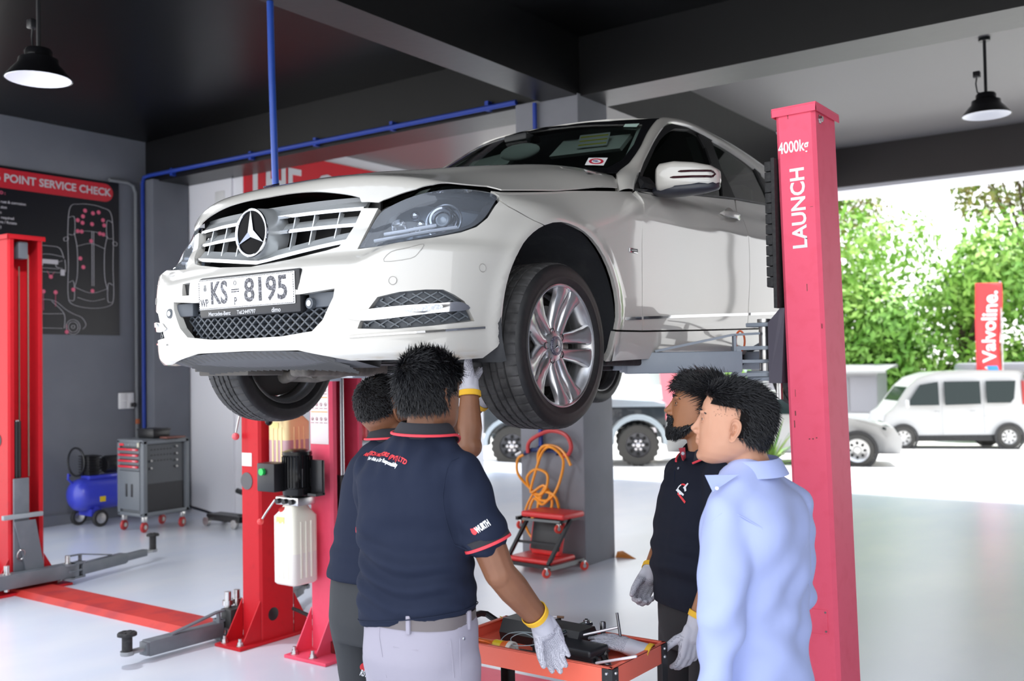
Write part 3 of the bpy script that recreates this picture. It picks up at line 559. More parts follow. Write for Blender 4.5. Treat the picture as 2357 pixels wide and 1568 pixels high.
# ribbed grey lip under the bumper, splash panels
q = MB(); rows = []
for x in np.linspace(-.5, .5, 30): y = Yf(x, .21); rows.append([(x, y+.012, .214-.03*(abs(x)/.5)**3), (x, y+.05, .172), (x, y+.16, .150), (x, y+.17, .19)])
q.grid(rows)
for x in np.arange(-.62, .40, .036):
    pr = None
    for t in np.linspace(0, 1, 7):
        xx = x+.16*t; 
        if abs(xx) > .44: pr = None; continue
        y = Yf(xx, .21)+.015+t*.15; p = V((xx, y, .214-.03*(abs(xx)/.5)**3-.005-.06*t**.7))
        if pr is not None: q.bar(pr, p, .010, .010)
        pr = p
q.build('ribbed_lip', mat('dusty_lip', (.10, .10, .105), .7), car)
q = MB(); q.boxz(-.50, -.19, -.64, -.46, .128, .162, .006); q.boxz(-.52, -.17, -.645, -.635, .145, .185, .003); q.build('splash_panel', mat('dusty_brown_plastic', (.11, .10, .09), .8), car)
# radiator grille
GW = lambda z: .415+.045*min(max((z-.56)/.12, 0), 1)
gr = MB()
for zf, hh in ((lambda x: .700, .034), (lambda x: .643, .030), (lambda x: .536+.047*min(abs(x)/.42, 1), .032)):
    rows = []
    xs = np.linspace(-1, 1, 33)
    for t in xs: x = t*(GW(zf(t*.44))-.002); z = zf(x); y = Yf(x, z)+.022; rows.append([(x, y, z+.012), (x, y+.028, z+hh+.012), (x, y+.034, z+hh+.009), (x, y+.012, z+.004)])
    gr.loft(rows, True, True)
y0 = [Yf(x, .735)+.03 for x in np.linspace(-.45, .45, 25)]
grille = gr.build('radiator_grille', M_silver, car, smooth=35)
q = MB(); q.loft([[(x, y, .732), (x, y, .752), (x, y+.02, .754), (x, y+.02, .73)] for x, y in zip(np.linspace(-.44, .44, 25), y0)]); q.build('top_bar', mat('grey_metal', (.16, .17, .18), .35, .7), grille, smooth=30)
for zf, hh in ((lambda x: .700, .013), (lambda x: .643, .013), (lambda x: .536+.047*min(abs(x)/.42, 1), .014)):
    q = MB(); rows = []
    for t in xs: x = t*(GW(zf(t*.44))); z = zf(x); y = Yf(x, z)+.014; rows.append([(x, y, z), (x, y-.002, z+hh*.5), (x, y, z+hh), (x, y+.012, z+hh), (x, y+.012, z)])
    q.loft(rows, True, True); q.build('chrome_bar', M_chrome, grille, smooth=35)
for x in (-.36, -.25, -.15, .155, .25, .36):
    q = MB(); q.bar((x, Yf(x, .69)+.035, .70), (x*1.0-.012, Yf(x, .6)+.035, .575), .006, .02, (0, 1, 0)); q.build('upright', M_silver, grille, smooth=0)
q = MB(); q.boxz(-.5, .5, -.61, -.60, .50, .76); q.build('grille_backing', M_gap, grille, smooth=0)
SY, SZ = -.772, .652
q = MB(); q.lathe([(.080, 0), (.0885, 0), (.092, .02), (.095, .05), (.10, .09), (.0, .09)], (0, SY+.006, SZ), (0, 1, 0), 40); star = q.build('star_emblem', M_silver, grille)
q = MB(); q.lathe([(0, -.002), (.05, -.0015), (.082, 0), (.082, .004), (0, .004)], (0, SY+.002, SZ), (0, 1, 0), 40); q.build('emblem_disc', mat('emblem_black', (.003, .003, .004), .3, spec=.06), star)
q = MB(); q.tube([(.085*cos(2*pi*i/48), SY, SZ+.085*sin(2*pi*i/48)) for i in range(48)], .0058, 8, True); q.build('emblem_ring', M_chrome, star)
q = MB()
for k in range(3):
    a = pi/2+k*2*pi/3; tip = V((.081*cos(a), SY-.004, SZ+.081*sin(a))); c = V((0, SY-.017, SZ)); bb = V((0, SY-.003, SZ))
    l = V((.0165*cos(a+pi/3), SY-.004, SZ+.0165*sin(a+pi/3))); r = V((.0165*cos(a-pi/3), SY-.004, SZ+.0165*sin(a-pi/3))); q.add([tip, l, c, r, bb], [(0, 2, 1), (0, 3, 2), (0, 1, 4, 3)])
q.build('three_pointed_star', M_chrome, star, smooth=0, fix=False)
# number plate
np_ = thing('number_plate', None, None, (.004, -.802, .434), (rad(2), 0, 0)); np_.parent = car
q = MB(); q.box((.006, .018, -.012), (.572, .036, .155), None, .012); q.build('plate_holder', M_black, np_)
q = MB(); q.box((0, -.003, 0), (.541, .006, .114), None, .003); q.build('plate', mat('plate_white', (.80, .79, .76), .35), np_)
q = MB()
for a, c in ((-1, 1), (1, 1)):
    pass
for i in range(58):
    x = -.262+i*.0092; [q.box((x, -.0068, zz), (.006, .0012, .0022)) for zz in (.0535, -.0535)]
for zz in np.arange(-.05, .051, .0085): [q.box((xx, -.0068, zz), (.0022, .0012, .0055)) for xx in (-.2665, .2665)]
M_ink = mat('plate_ink', (.03, .03, .04), .5, var=(220, (.22, .22, .24), .5, .6))
q.build('plate_border', M_ink, np_, smooth=0)
def pl(t, x, z, size, wide, bold=.0016): return letters('plate_letters', t, size, M_ink, np_, frame((x, -.0062, z), (1, 0, 0), (0, 0, 1)), .0006, bold, wide)
pl('KS', -.148, -.001, .116, .80, .0024); pl('8195', .118, -.001, .118, 1.02, .0024); pl('WP', -.236, -.033, .040, .75, .0005); pl('P', -.052, -.034, .040, .75, .0005)
for x, z, w_, h_ in ((-.052, .002, .044, .004), (-.052, .010, .044, .004)): q = MB(); q.box((x, -.0065, z), (w_, .0014, h_)); q.build('plate_dash', M_ink, np_, smooth=0)
q = MB(); q.lathe([(.006, 0), (.0085, 0), (.0085, .001), (.006, .001)], (-.052, -.0068, .034), (0, -1, 0), 14, closed=True); q.box((-.23, -.0065, .026), (.012, .0012, .02)); q.lathe([(.004, 0), (.0085, 0), (.0085, .001), (.004, .001)], (-.23, -.0068, .02), (0, -1, 0), 14, closed=True); q.build('plate_emblem', mat('plate_grey_ink', (.2, .2, .2), .5), np_, smooth=0)
M_dl = mat('dealer_ink', (.45, .45, .46), .4)
for t, x, sz in (('Mercedes-Benz', -.155, .021), ('Tel:2449797', .0, .021), ('dimo', .165, .024)): letters('dealer_text', t, sz, M_dl, np_, frame((x, -.0005, -.0745), (1, 0, 0), (0, 0, 1)), .0006, .0004, 1.)
# bonnet
half = [(0, -.70, .777), (.19, -.69, .766), (.33, -.68, .754), (.41, -.67, .744), (.447, -.66, .727), (.459, -.665, .711)]+CP['hoodedge'][1:6]+[(.715, -.40, .80), (.74, -.31, .798), (.781, -.277, .782), (.785, .14, .843), (.80, .35, .868), (.816, .488, .884), (.775, .54, .955), (.715, .60, 1.0), (.45, .47, 1.02), (.2, .39, 1.03), (0, .37, 1.035)]
bonnet = panel('bonnet', sym(half), F_front, HD, M_paint, car, thick=.005, h=.02, gap=.004); bonnet.location = (0, -.002, .011)
q = MB(); P, N = onF(F_front, HD, [(-.09, -.60, .845)], .004); P = V(P[0]); N = V(N[0]); X, Y, Z = axes(N); q.tube([P+X*.028*cos(2*pi*i/20)+Y*.028*sin(2*pi*i/20) for i in range(20)], .004, 6, True); q.lathe([(0, .003), (.026, 0), (.0, 0)], P, N, 16); q.build('bonnet_badge', mat('badge_dark', (.03, .03, .06), .2, .5), bonnet)
panel('bonnet_underside', sym([(x*.97, y+.02, z-.0) for x, y, z in half]), F_front, HD, M_gap, bonnet, thick=0, h=.04, off=-.016)
# headlamps
for fl in (False, True):
    s = -1 if fl else 1; hl = smooth_poly(HL, 3)
    lamp = panel('headlamp', hl, F_front, CY, M_lens, car, gap=.004, off=-.004, thick=.012, h=.015, flip=fl)
    panel('lamp_surround', hl, F_front, CY, M_gap, lamp, gap=-.012, off=-.03, thick=0, h=.03, flip=fl, holes=[np.array([tuple(p) for p in offs(CY[0](np.array(hl)), .012)])])
    panel('lamp_bowl', hl, F_front, CY, mat('lamp_bowl_grey', (.34, .38, .44), .3, .7), lamp, gap=-.004, off=-.085, thick=0, h=.025, flip=fl)
    def on(px, off): P, N = onF(F_front, CY, [px], off); P, N = V(P[0]), V(N[0]); P.x *= s; N.x *= s; return P, N
    P, N = on(CP['proj'][0], -.05); N = (N+V((0, -1.0, 0))).normalized(); X, Y, Z = axes(N)
    q = MB(); q.lathe([(.030, .012), (.036, .022), (.043, .024), (.050, .016), (.054, -.02), (.05, -.04), (.03, -.04)], P, N, 32); q.build('projector_ring', M_chrome, lamp)
    q = MB(); q.lathe([(0, .024), (.012, .022), (.022, .016), (.029, .004), (.03, -.01), (0, -.02)], P, N, 28); q.build('projector_lens', mat('projector_glass', (.45, .50, .55), .05, .2, coat=1.), lamp)
    q = MB(); q.tube([P+X*.064*cos(t)+Y*.064*sin(t)-N*.006 for t in [2*pi*i/40 for i in range(40)]], .0045, 6, True); q.build('outer_ring', mat('satin_silver', (.7, .72, .75), .2, 1.), lamp)
    P, N = on(CP['proj'][1], -.05); X, Y, Z = axes(N); q = MB(); q.lathe([(.012, .0), (.026, .014), (.03, .006), (.022, -.03), (0, -.03)], P, N, 24); q.box(P+N*.012, (.05, .012, .01), None, .003); q.build('turn_reflector', mat('satin_silver', (0, 0, 0)), lamp)
    a, c = np.array(CP['proj'][2]), np.array(CP['proj'][3]); L = [tuple(a*(1-t)+c*t) for t in np.linspace(0.02, .98, 12)]
    p, nn = onF(F_front, CY, L, -.03); 
    if fl: p[:, 0] *= -1
    q = MB(); q.tube([V(x)+V((0, 0, .012)) for x in p], .010, 8, flat=.7); q.tube([V(x)+V((0, .01, .032)) for x in p[1:-3]], .006, 8); q.build('light_strip', mat('light_strip_white', (.85, .88, .95), .3, coat=.5), lamp)
    p2, nn = onF(F_front, CY, [(.64, -.60, .70), (.66, -.585, .675), (.64, -.615, .65), (.66, -.60, .635)], -.055)
    if fl: p2[:, 0] *= -1
    q = MB(); [q.sphere(x, (.017, .017, .017), 12, 8) for x in p2[:2]]; [q.box(x, (.03, .012, .022), None, .004) for x in p2[2:]]; q.build('bulb_cluster', M_chrome, lamp)
# wings, doors, sills, quarters
seam = [(.815, -.335, .738), (.809, -.331, .755), (.771, -.328, .781)]
wing = seam+[(.781, -.277, .782), (.785, .14, .843), (.80, .35, .868), (.816, .488, .884), (.823, .593, .898)]+CP['doorgap'][1:]+[(.868, .347, .2925)]+arch(-3, 111)+[(.882, -.218, .671), (.839, -.316, .715)]
DG, D2 = CP['doorgap'], CP['doorgap2']
sg = CP['sillgap']; belt = CP['belt']
dfront = [(.82, .60, .900)]+DG[1:]+[sg[2]]+D2[::-1][:-1]+[(.80, 1.66, 1.003), (.81, 1.226, .963), (.818, .886, .928)]
drear = [(.80, 1.674, 1.004)]+D2[1:]+[(.868, 2.0, .35), (.868, 2.27, .358), (.87, 2.345, .47), (.87, 2.43, .63), (.86, 2.53, .80), (.84, 2.56, .93), (.80, 2.52, 1.055), (.80, 2.16, 1.032)]
quarter = [(.80, 2.52, 1.06), (.84, 2.56, .93), (.86, 2.53, .80), (.87, 2.43, .63), (.87, 2.345, .47), (.868, 2.335, .36)]+[(.87, y, z) for x, y, z in arch(172, -12, 16, 2.72)]+[(.85, 3.06, .22), (.85, 3.08, .5), (.8, 3.06, .9), (.74, 3.02, 1.085), (.72, 2.93, 1.10)]
sill = [(.868, .345, .288), (.868, .58, .292), (.868, 1.067, .309), (.868, 1.651, .331), (.869, 2.27, .354), (.86, 2.35, .30), (.845, 2.36, .22), (.838, 1.776, .206), (.845, .894, .186), (.845, .31, .166), (.85, .33, .22)]
for fl in (False, True):
    s = -1 if fl else 1
    wg = panel('front_wing', wing, F_front, CY, M_paint, car, thick=.02, flip=fl, h=.022)
    d1 = panel('front_door', dfront, F_side, SI, M_paint, car, thick=.02, flip=fl, h=.03)
    d2 = panel('rear_door', drear, F_side, SI, M_paint, car, thick=.02, flip=fl, h=.035)
    panel('rear_wing', quarter, F_side, SI, M_paint, car, thick=.02, flip=fl, h=.035, gap=.0015)
    panel('side_sill', sill, F_side, SI, M_paint, car, thick=.03, flip=fl, h=.03, gap=.001)
    st = CP['strip']
    line_on('side_strip', [(.88, .43, .343), (.88, .545, .349)], F_side, SI, .012, M_chrome, wg, .003, 2, False, .006, fl)
    line_on('side_strip', [(.88, .562, .351), (.88, 1.048, .378), (.88, 1.625, .408)], F_side, SI, .012, M_chrome, d1, .003, 3, False, .006, fl)
    line_on('side_strip', [(.88, 1.66, .41), (.88, 1.996, .428), (.88, 2.33, .445)], F_side, SI, .012, M_chrome, d2, .003, 3, False, .006, fl)
    P, N = onF(F_side, SI, [(.888, .472, .625)], .003); P = V(P[0]); P.x *= s
    q = MB(); q.box(P, (.006, .066, .019), None, .004); bd = q.build('wing_badge', M_chrome, wg); q = MB(); q.box(P+V((.003*s, 0, 0)), (.002, .058, .012)); q.build('badge_face', M_black, bd, smooth=0)
    letters('badge_text', 'BlueEFFICIENCY', .0068, M_chrome, bd, frame(P+V((.0042*s, 0, 0)), (0, s, 0), (0, 0, 1)), .0003, 0, 1.)
    for yy, zz, dd in ((1.475, .885, d1), (2.40, .93, d2)):
        P, N = onF(F_side, SI, [(.86, yy, zz)], 0); P = V(P[0]); P.x *= s
        q = MB(); q.lathe([(.058, .001), (.054, -.002), (.04, -.010), (0, -.014)], P, (s, 0, 0), 28)
        for i, v in enumerate(q.v): q.v[i] = (v[0], P.y+(v[1]-P.y)*1.15, P.z+(v[2]-P.z)*.8)
        hb = q.build('handle_bowl', M_paint, dd)
        q = MB(); q.loft([[(P.x+s*(o+.007*cos(a)), yy+t, zz+.008+h_*sin(a)) for a in [2*pi*i/12 for i in range(12)]] for t, o, h_ in ((-.098, .0, .004), (-.09, .012, .013), (-.05, .025, .016), (.03, .027, .017), (.075, .018, .018), (.098, .002, .012))]); q.build('door_handle', M_paint, hb)
    # window frame, glasses, belt line
    Dc = CP['Dc']
    fr = [(.822, .60, .902)]+Dc[1:]+[(.77, 2.52, 1.10), (.80, 2.50, 1.058), (.80, 2.16, 1.036), (.80, 1.674, 1.008), (.81, 1.226, .967), (.818, .886, .932)]
    g1, g2, g3 = [offs(SI[0](np.array(CP[k])), 0) for k in ('g1', 'g2', 'g3')]
    g3 = np.array([(2.27, 1.275), (2.33, 1.235), (2.42, 1.15), (2.44, 1.08), (2.24, 1.045), (2.235, 1.15)])
    wf = panel('window_frame', fr, F_win, SI, M_gap, car, holes=[smooth_poly([(a, c, 0) for a, c in g], 2)[:, :2] for g in (g1, g2, g3)], thick=.02, flip=fl, h=.04, off=-.006)
    for g, m in ((g1, M_sg), (g2, M_rg), (g3, M_sg)): panel('side_window', smooth_poly([(a, c, 0) for a, c in g], 2)[:, :2], F_win, SI, M_og if fl else m, wf, gap=-.006, off=-.016, thick=0, flip=fl, h=.05)
    line_on('belt_trim', [(.822, .61, .905), (.818, .886, .930), (.81, 1.226, .965), (.80, 1.674, 1.007), (.80, 2.16, 1.034), (.80, 2.5, 1.056)], F_win, SI, .010, mat('dark_chrome', (.10, .10, .11), .2, .8), wf, .004, 3, False, .006, fl)
    line_on('pillar_chrome', [(.815, .625, .93), (.795, .70, .995)], F_win, SI, .008, M_chrome, wf, .003, 3, False, .006, fl)
    # white pillar and roof rail
    up = densify(smooth_poly([(.815, .495, .886), (.775, .545, .955)]+CP['W']+[tuple(p) for p in CP['R'][1:]]+[(.62, 2.95, 1.20), (.66, 3.1, 1.10)], 4, False), .02, False)
    dn = densify(smooth_poly([(.826, .596, .898)]+Dc[1:]+[(.772, 2.53, 1.10), (.79, 2.75, 1.08), (.785, 3.09, 1.07)], 4, False), .02, False)
    def res(P, n): L = np.concatenate([[0], np.cumsum(np.linalg.norm(np.diff(P, axis=0), axis=1))]); t = np.linspace(0, L[-1], n); return np.stack([np.interp(t, L, P[:, k]) for k in range(3)], -1)
    U, Dn = res(up, 70), res(dn, 70); rows = []
    for i in range(70):
        a, c = V(U[i]), V(Dn[i]); r = []
        tg = (V(U[min(i+1, 69)])-V(U[max(i-1, 0)])).normalized(); o = tg.cross(c-a); o = (o if o.x > 0 else -o).normalized(); L = (c-a).length
        r.append(a-o*.025)
        for t in np.linspace(0, 1, 8): r.append(a.lerp(c, t)+o*(.28*L*(1-(2*t-1)**2)**.8*.5))
        r.append(c-o*.025); rows.append([(p.x*s, p.y, p.z) for p in r])
    q = MB(); q.grid(rows); q.build('roof_pillar', M_paint, car, smooth=50)
    # mirror
    mr = thing('door_mirror', None, None); mr.parent = car
    mc = lambda x, y, z: V((s*x, y, z))
    q = MB(); rings = []
    for t, yc, zc, ry, rz in ((.868, .745, .958, .012, .035), (.876, .735, .961, .04, .055), (.90, .725, .963, .055, .062), (.97, .722, .962, .062, .063), (1.05, .735, .956, .058, .056), (1.115, .752, .948, .046, .045), (1.138, .765, .943, .03, .033), (1.144, .77, .941, .012, .018)):
        rings.append([mc(t+.012*sin(a)*0, yc+ry*np.sign(cos(a))*abs(cos(a))**.7, zc+rz*np.sign(sin(a))*abs(sin(a))**.6) for a in [2*pi*i/28 for i in range(28)]])
    q.loft(rings)
    cap = q.build('mirror_cap', M_paint, mr, smooth=60)
    q = MB(); rings = []
    for t, yc, zc, ry, rz in ((.80, .80, .925, .012, .014), (.84, .78, .918, .04, .020), (.89, .755, .908, .055, .026), (.98, .733, .902, .062, .028), (1.08, .745, .904, .055, .024), (1.13, .762, .908, .036, .018), (1.143, .768, .910, .012, .010)):
        rings.append([mc(t, yc+ry*cos(a), zc+rz*np.sign(sin(a))*abs(sin(a))**.7) for a in [2*pi*i/24 for i in range(24)]])
    q.loft(rings); q.build('mirror_base', mat('mirror_black', (.022, .024, .034), .35), mr, smooth=50)
    q = MB()
    for z0, xa, xb, th in ((.967, 1.0, 1.128, .0052), (.943, .965, 1.128, .0055)):
        L = []
        for x in np.linspace(xa, xb, 12): 
            k = [(.90, .725, .055), (.97, .722, .062), (1.05, .735, .058), (1.115, .752, .046), (1.138, .765, .03)]
            yc = np.interp(x, [a[0] for a in k], [a[1] for a in k]); ry = np.interp(x, [a[0] for a in k], [a[2] for a in k]); L.append(mc(x, yc-ry*.985, z0+.05*(1.06-x)))
        q.tube(L, [.002]+[th]*11, 6)
    q.tube([mc(1.128, .725, .963), mc(1.136, .738, .952), mc(1.128, .725, .940)], .006, 6)
    q.build('indicator_slots', mat('dark_red_lens', (.03, .006, .008), .15), mr)
    q = MB(); q.loft([[mc(.815, .67+.0*i, .92), mc(.80, .67, .98), mc(.79, .80, .99), mc(.815, .86, .925)], [mc(.83, .69, .925), mc(.82, .70, .95), mc(.82, .80, .95), mc(.83, .84, .925)]]); q.build('mirror_foot', M_black, mr, smooth=0)
# roof, windscreen, rear window, boot, tail
def F_roof(x, y, z): return z-(fRC(y)-.035*(np.abs(x)/.6)**2.5)
fRC = tab([(.90, 1.33), (.99, 1.362), (1.1, 1.388), (1.24, 1.408), (1.44, 1.446), (1.6, 1.453), (1.9, 1.444), (2.2, 1.415), (2.5, 1.37), (2.7, 1.33)])
RF = PJ_dir((0, 0, 1)); half = [(0, 1.0, 0), (.2, 1.03, 0), (.4, 1.11, 0), (.54, 1.2, 0), (.603, 1.245, 0), (.605, 1.6, 0), (.605, 2.07, 0), (.605, 2.40, 0), (.60, 2.56, 0), (.3, 2.60, 0), (0, 2.62, 0)]
panel('roof', sym(half), F_roof, RF, M_paint, car, gap=0, thick=.02, h=.05)
panel('headlining', sym([(x*.94, 1.06+(y-1.0)*.93, 0) for x, y, z in half]), F_roof, RF, mat('headlining_grey', (.42, .44, .42), .9), car, gap=0, off=-.035, thick=0, h=.08)
wsh = [(0, 1.01, 1.368), (.2, 1.03, 1.366), (.405, 1.10, 1.365), (.52, 1.17, 1.366), (.606, 1.235, 1.372), (.63, 1.085, 1.278), (.685, .892, 1.147), (.718, .721, 1.037), (.712, .66, .99), (.45, .45, .99), (0, .34, .99)]
wsg = [(0, .98, 1.345), (.2, 1.0, 1.343), (.405, 1.06, 1.336), (.52, 1.11, 1.333), (.575, 1.14, 1.328), (.647, .922, 1.18), (.678, .764, 1.078), (.66, .66, 1.02), (.45, .52, 1.02), (0, .40, 1.02)]
ws = panel('windscreen', sym(wsh), F_ws, HD, M_ws, car, gap=.002, off=-.004, thick=0, h=.06)
panel('windscreen_border', sym(wsh), F_ws, HD, mat('black_frit', (.006, .006, .007), .1, coat=1.), ws, gap=-.004, off=0, thick=.004, h=.05, holes=[sym(wsg)])
q = MB(); q.grid([[(x*1.0, y+.06*abs(x)**2*-1, z) for x in np.linspace(-.6, .6, 9)] for y, z in ((2.60, 1.345), (2.78, 1.235), (2.97, 1.10))]); q.build('rear_window', M_og, car)
def F_boot(x, y, z): return z-(1.095-.10*np.clip((y-2.95)/.7, 0, 2)-.05*(np.abs(x)/.75)**3)
panel('boot_lid', sym([(0, 2.95, 0), (.70, 3.02, 0), (.70, 3.24, 0), (.62, 3.34, 0), (.3, 3.43, 0), (0, 3.46, 0)]), F_boot, RF, M_paint, car, gap=0, thick=.02, h=.06)
TL = PJ_tail(.8, 2.45)
th_ = [(0, 3.6, .985), (.3, 3.58, .985), (.60, 3.4, .98), (.70, 3.25, .985), (.74, 3.05, 1.06), (.8, 3.06, .9), (.85, 3.07, .5), (.85, 3.05, .22), (.5, 3.5, .2), (0, 3.6, .2)]
tail = panel('rear_bumper', sym(th_), F_side, TL, M_paint, car, gap=0, thick=.02, h=.05)
for s in (1, -1): panel('tail_lamp', [(.72, 3.36, .95), (.84, 3.16, .93), (.85, 3.16, .76), (.70, 3.42, .76)], F_side, TL, mat('tail_red', (.35, .01, .01), .15, coat=1.), tail, gap=0, off=.004, thick=.008, h=.03, flip=s < 0)
# ---------------------------------------------------------------- car: wheels, wheel wells, underside, cabin
M_alloy = mat('alloy_silver', (.60, .60, .61), .27, .9)
M_tyre = mat('tyre_rubber', (.009, .009, .010), .55, var=(40, (.016, .015, .015), .42, .68))
M_tread = mat('worn_tread', (.062, .060, .060), .8, var=(18, (.028, .027, .027), .4, .68))
WR = .3135
def make_wheel():
    w = bpy.data.objects.new('wheel', None); COL.objects.link(w)
    tr = [(.098, WR-.010), (.090, WR-.0045), (.062, WR-.001), (.0545, WR-.001), (.053, WR-.0085), (.046, WR-.0085), (.0445, WR-.0005), (.020, WR), (.0185, WR-.008), (.0115, WR-.008), (.010, WR)]
    tr = tr+[(-h, r) for h, r in tr[::-1]]
    n = 300; q = MB()
    def rf(r, j, i):
        h = tr[j][0]; d = 0
        if abs(h) > .06 and i % 6 == 0: d = .005
        elif .015 < abs(h) < .05 and (i+int(h*260)) % 6 == 0 and r > WR-.004: d = .0035
        elif abs(h) < .012 and (i+3) % 6 == 0 and r > WR-.004: d = .003
        return r-d
    q.lathe([(r, h) for h, r in tr], (0, 0, 0), (1, 0, 0), n, rfun=rf)
    q.build('tread', M_tread, w, smooth=30)
    q = MB()
    for s in (1, -1): q.lathe([(WR-.0098, s*.098), (.297, s*.1065), (.285, s*.111), (.27, s*.1128), (.258, s*.1125), (.256, s*.1135), (.252, s*.112), (.24, s*.107), (.229, s*.100), (.223, s*.094)], (0, 0, 0), (1, 0, 0), 96)
    q.build('tyre_sidewall', M_tyre, w, smooth=60)
    q = MB(); q.lathe([(.226, .092), (.231, .098), (.2305, .103), (.226, .1045), (.221, .101), (.218, .088), (.208, .07), (.203, .02), (.20, -.06), (.212, -.088), (.226, -.097), (.229, -.104), (.224, -.103), (.208, -.09), (.196, -.06), (.198, .02)], (0, 0, 0), (1, 0, 0), 72)
    q.build('rim_barrel', M_alloy, w, smooth=40)
    q = MB()
    for k in range(5):
        a0 = pi/2-rad(18)+k*2*pi/5
        rad_ = V((0, cos(a0), sin(a0))); tan = V((0, -sin(a0), cos(a0)))
        for sd in (1, -1):
            rings = []
            for t, r, off, wd, h, dp in ((0, .035, .020, .020, .066, .03), (.2, .075, .030, .020, .066, .03), (.5, .125, .034, .0215, .074, .026), (.8, .175, .040, .027, .088, .022), (.95, .200, .046, .034, .096, .018), (1, .222, .050, .041, .098, .016)):
                c = rad_*r+tan*(sd*off); X = V((1, 0, 0))
                rings.append([c+tan*(wd*u)+X*(h-dp*(1-v)) for u, v in ((-1.15, 0), (-1, .75), (-.72, .97), (0, 1.06), (.72, .97), (1, .75), (1.15, 0))])
            q.loft(rings)
    q.lathe([(0, .072), (.03, .072), (.038, .070), (.055, .068), (.062, .062), (.066, .04), (0, .035)], (0, 0, 0), (1, 0, 0), 40)
    sp = q.build('spokes', M_alloy, w, smooth=38)
    q = MB()
    for k in range(5):
        a = pi/2-rad(18)+pi/5+k*2*pi/5; c = V((0, .056*cos(a), .056*sin(a))); q.lathe([(.0135, .069), (.0115, .0685), (.0115, .055), (0, .055)], c, (1, 0, 0), 14)
    q.build('bolt_holes', M_gap, sp)
    q = MB(); q.lathe([(0, .0785), (.022, .078), (.026, .076)], (0, 0, 0), (1, 0, 0), 32); q.build('centre_cap', mat('cap_silver', (.45, .45, .47), .3, .8), sp)
    q = MB(); q.lathe([(.026, .077), (.036, .075), (.037, .071), (.026, .071)], (0, 0, 0), (1, 0, 0), 32, closed=True); q.build('cap_ring', mat('cap_ring_blue', (.06, .06, .10), .35, .4, var=(300, (.4, .4, .45), .5, .6)), sp)
    q = MB()
    for k in range(3):
        a = pi/2+k*2*pi/3; u = V((0, cos(a), sin(a))); v = V((0, -sin(a), cos(a))); X = V((1, 0, 0))
        q.add([u*.024+X*.079, v*.005+X*.079+u*.003, X*.0815, v*-.005+X*.079+u*.003], [(0, 1, 2), (0, 2, 3)])
    q.build('cap_star', M_chrome, sp, smooth=0, fix=False)
    q = MB(); q.lathe([(.06, .03), (.152, .03), (.152, .006), (.06, .006)], (0, 0, 0), (1, 0, 0), 40, closed=True); q.lathe([(0, .05), (.07, .045), (.075, .01), (0, .0)], (0, 0, 0), (1, 0, 0), 24); q.build('brake_disc', mat('brake_disc', (.22, .21, .20), .35, .9, var=(30, (.14, .10, .08), .5, .7)), w)
    q = MB(); q.lathe([(.07, -.02), (.16, -.012), (.17, .0), (.17, -.02), (.07, -.04)], (0, 0, 0), (1, 0, 0), 40); q.box((.01, -.125, .07), (.075, .055, .12), (rad(-30), 0, 0), .012); q.lathe([(0, -.03), (.19, -.02), (.195, -.01), (.19, -.035), (0, -.05)], (0, 0, 0), (1, 0, 0), 36); q.build('brake_caliper', mat('brake_dark', (.035, .033, .03), .6), w)
    return w
wh = make_wheel(); wh.parent = car; wh.location = (.772, -.038, .2255); wh.rotation_euler = (0, rad(0), rad(1.5))
for x, y, z, rz in ((-.772, -.038, .2255, 181.5), (.765, 2.715, .225, 0), (-.765, 2.715, .225, 180)):
    c = copy_tree(wh, car); c.location = (x, y, z); c.rotation_euler = (0, 0, rad(rz))
M_liner = mat('wheel_liner', (.022, .023, .026), .75, var=(8, (.04, .04, .042), .5, .7), bump=(25, .3, .01))
for yc in (-.025, 2.72):
    for s in (1, -1):
        q = MB(); rows = []
        for i in range(33):
            a = rad(-22+i*224/32); r = .395+.02*sin(3*a)*.3
            rows.append([(s*x, yc+rr*cos(a), .31+rr*sin(a)) for x, rr in ((.868, .378), (.855, .392), (.78, r), (.60, r), (.42, r-.02), (.36, r-.08))])
        q.grid(rows); q.build('wheel_arch_liner', M_liner, car, smooth=60)
q = MB()
for s in (1, -1):
    q.tube([(s*.60, 0, .42), (s*.56, .02, .80)], .028, 10); q.tube([(s*(.59-.045*k/60)+.055*cos(k*.55), .004+.055*sin(k*.55), .46+.28*k/60) for k in range(61)], .008, 6)
q.build('suspension_strut', mat('strut_dark', (.03, .03, .03), .5), car)
M_under = mat('underbody_black', (.018, .018, .019), .7, bump=(12, .4, .02)); M_dirty = mat('dusty_suspension', (.17, .15, .13), .75, var=(20, (.09, .08, .07), .4, .65))
q = MB(); q.boxz(-.34, .34, -.62, .34, .165, .185); q.boxz(-.80, .80, .36, 2.30, .178, .21); q.boxz(-.36, .36, 2.2, 3.4, .19, .22); q.boxz(-.60, .60, -.60, -.41, .17, .19); q.boxz(-.62, .62, 3.1, 3.45, .19, .3)
for s in (1, -1): q.boxz(s*.58, s*.82, .36, 2.3, .150, .19, .01)
q.build('underbody', M_under, car, smooth=0)
q = MB(); q.boxz(-.34, .34, -.60, .36, .18, .74); q.boxz(-.36, .36, 2.35, 3.1, .2, .8); q.build('engine_block', M_gap, car, smooth=0)
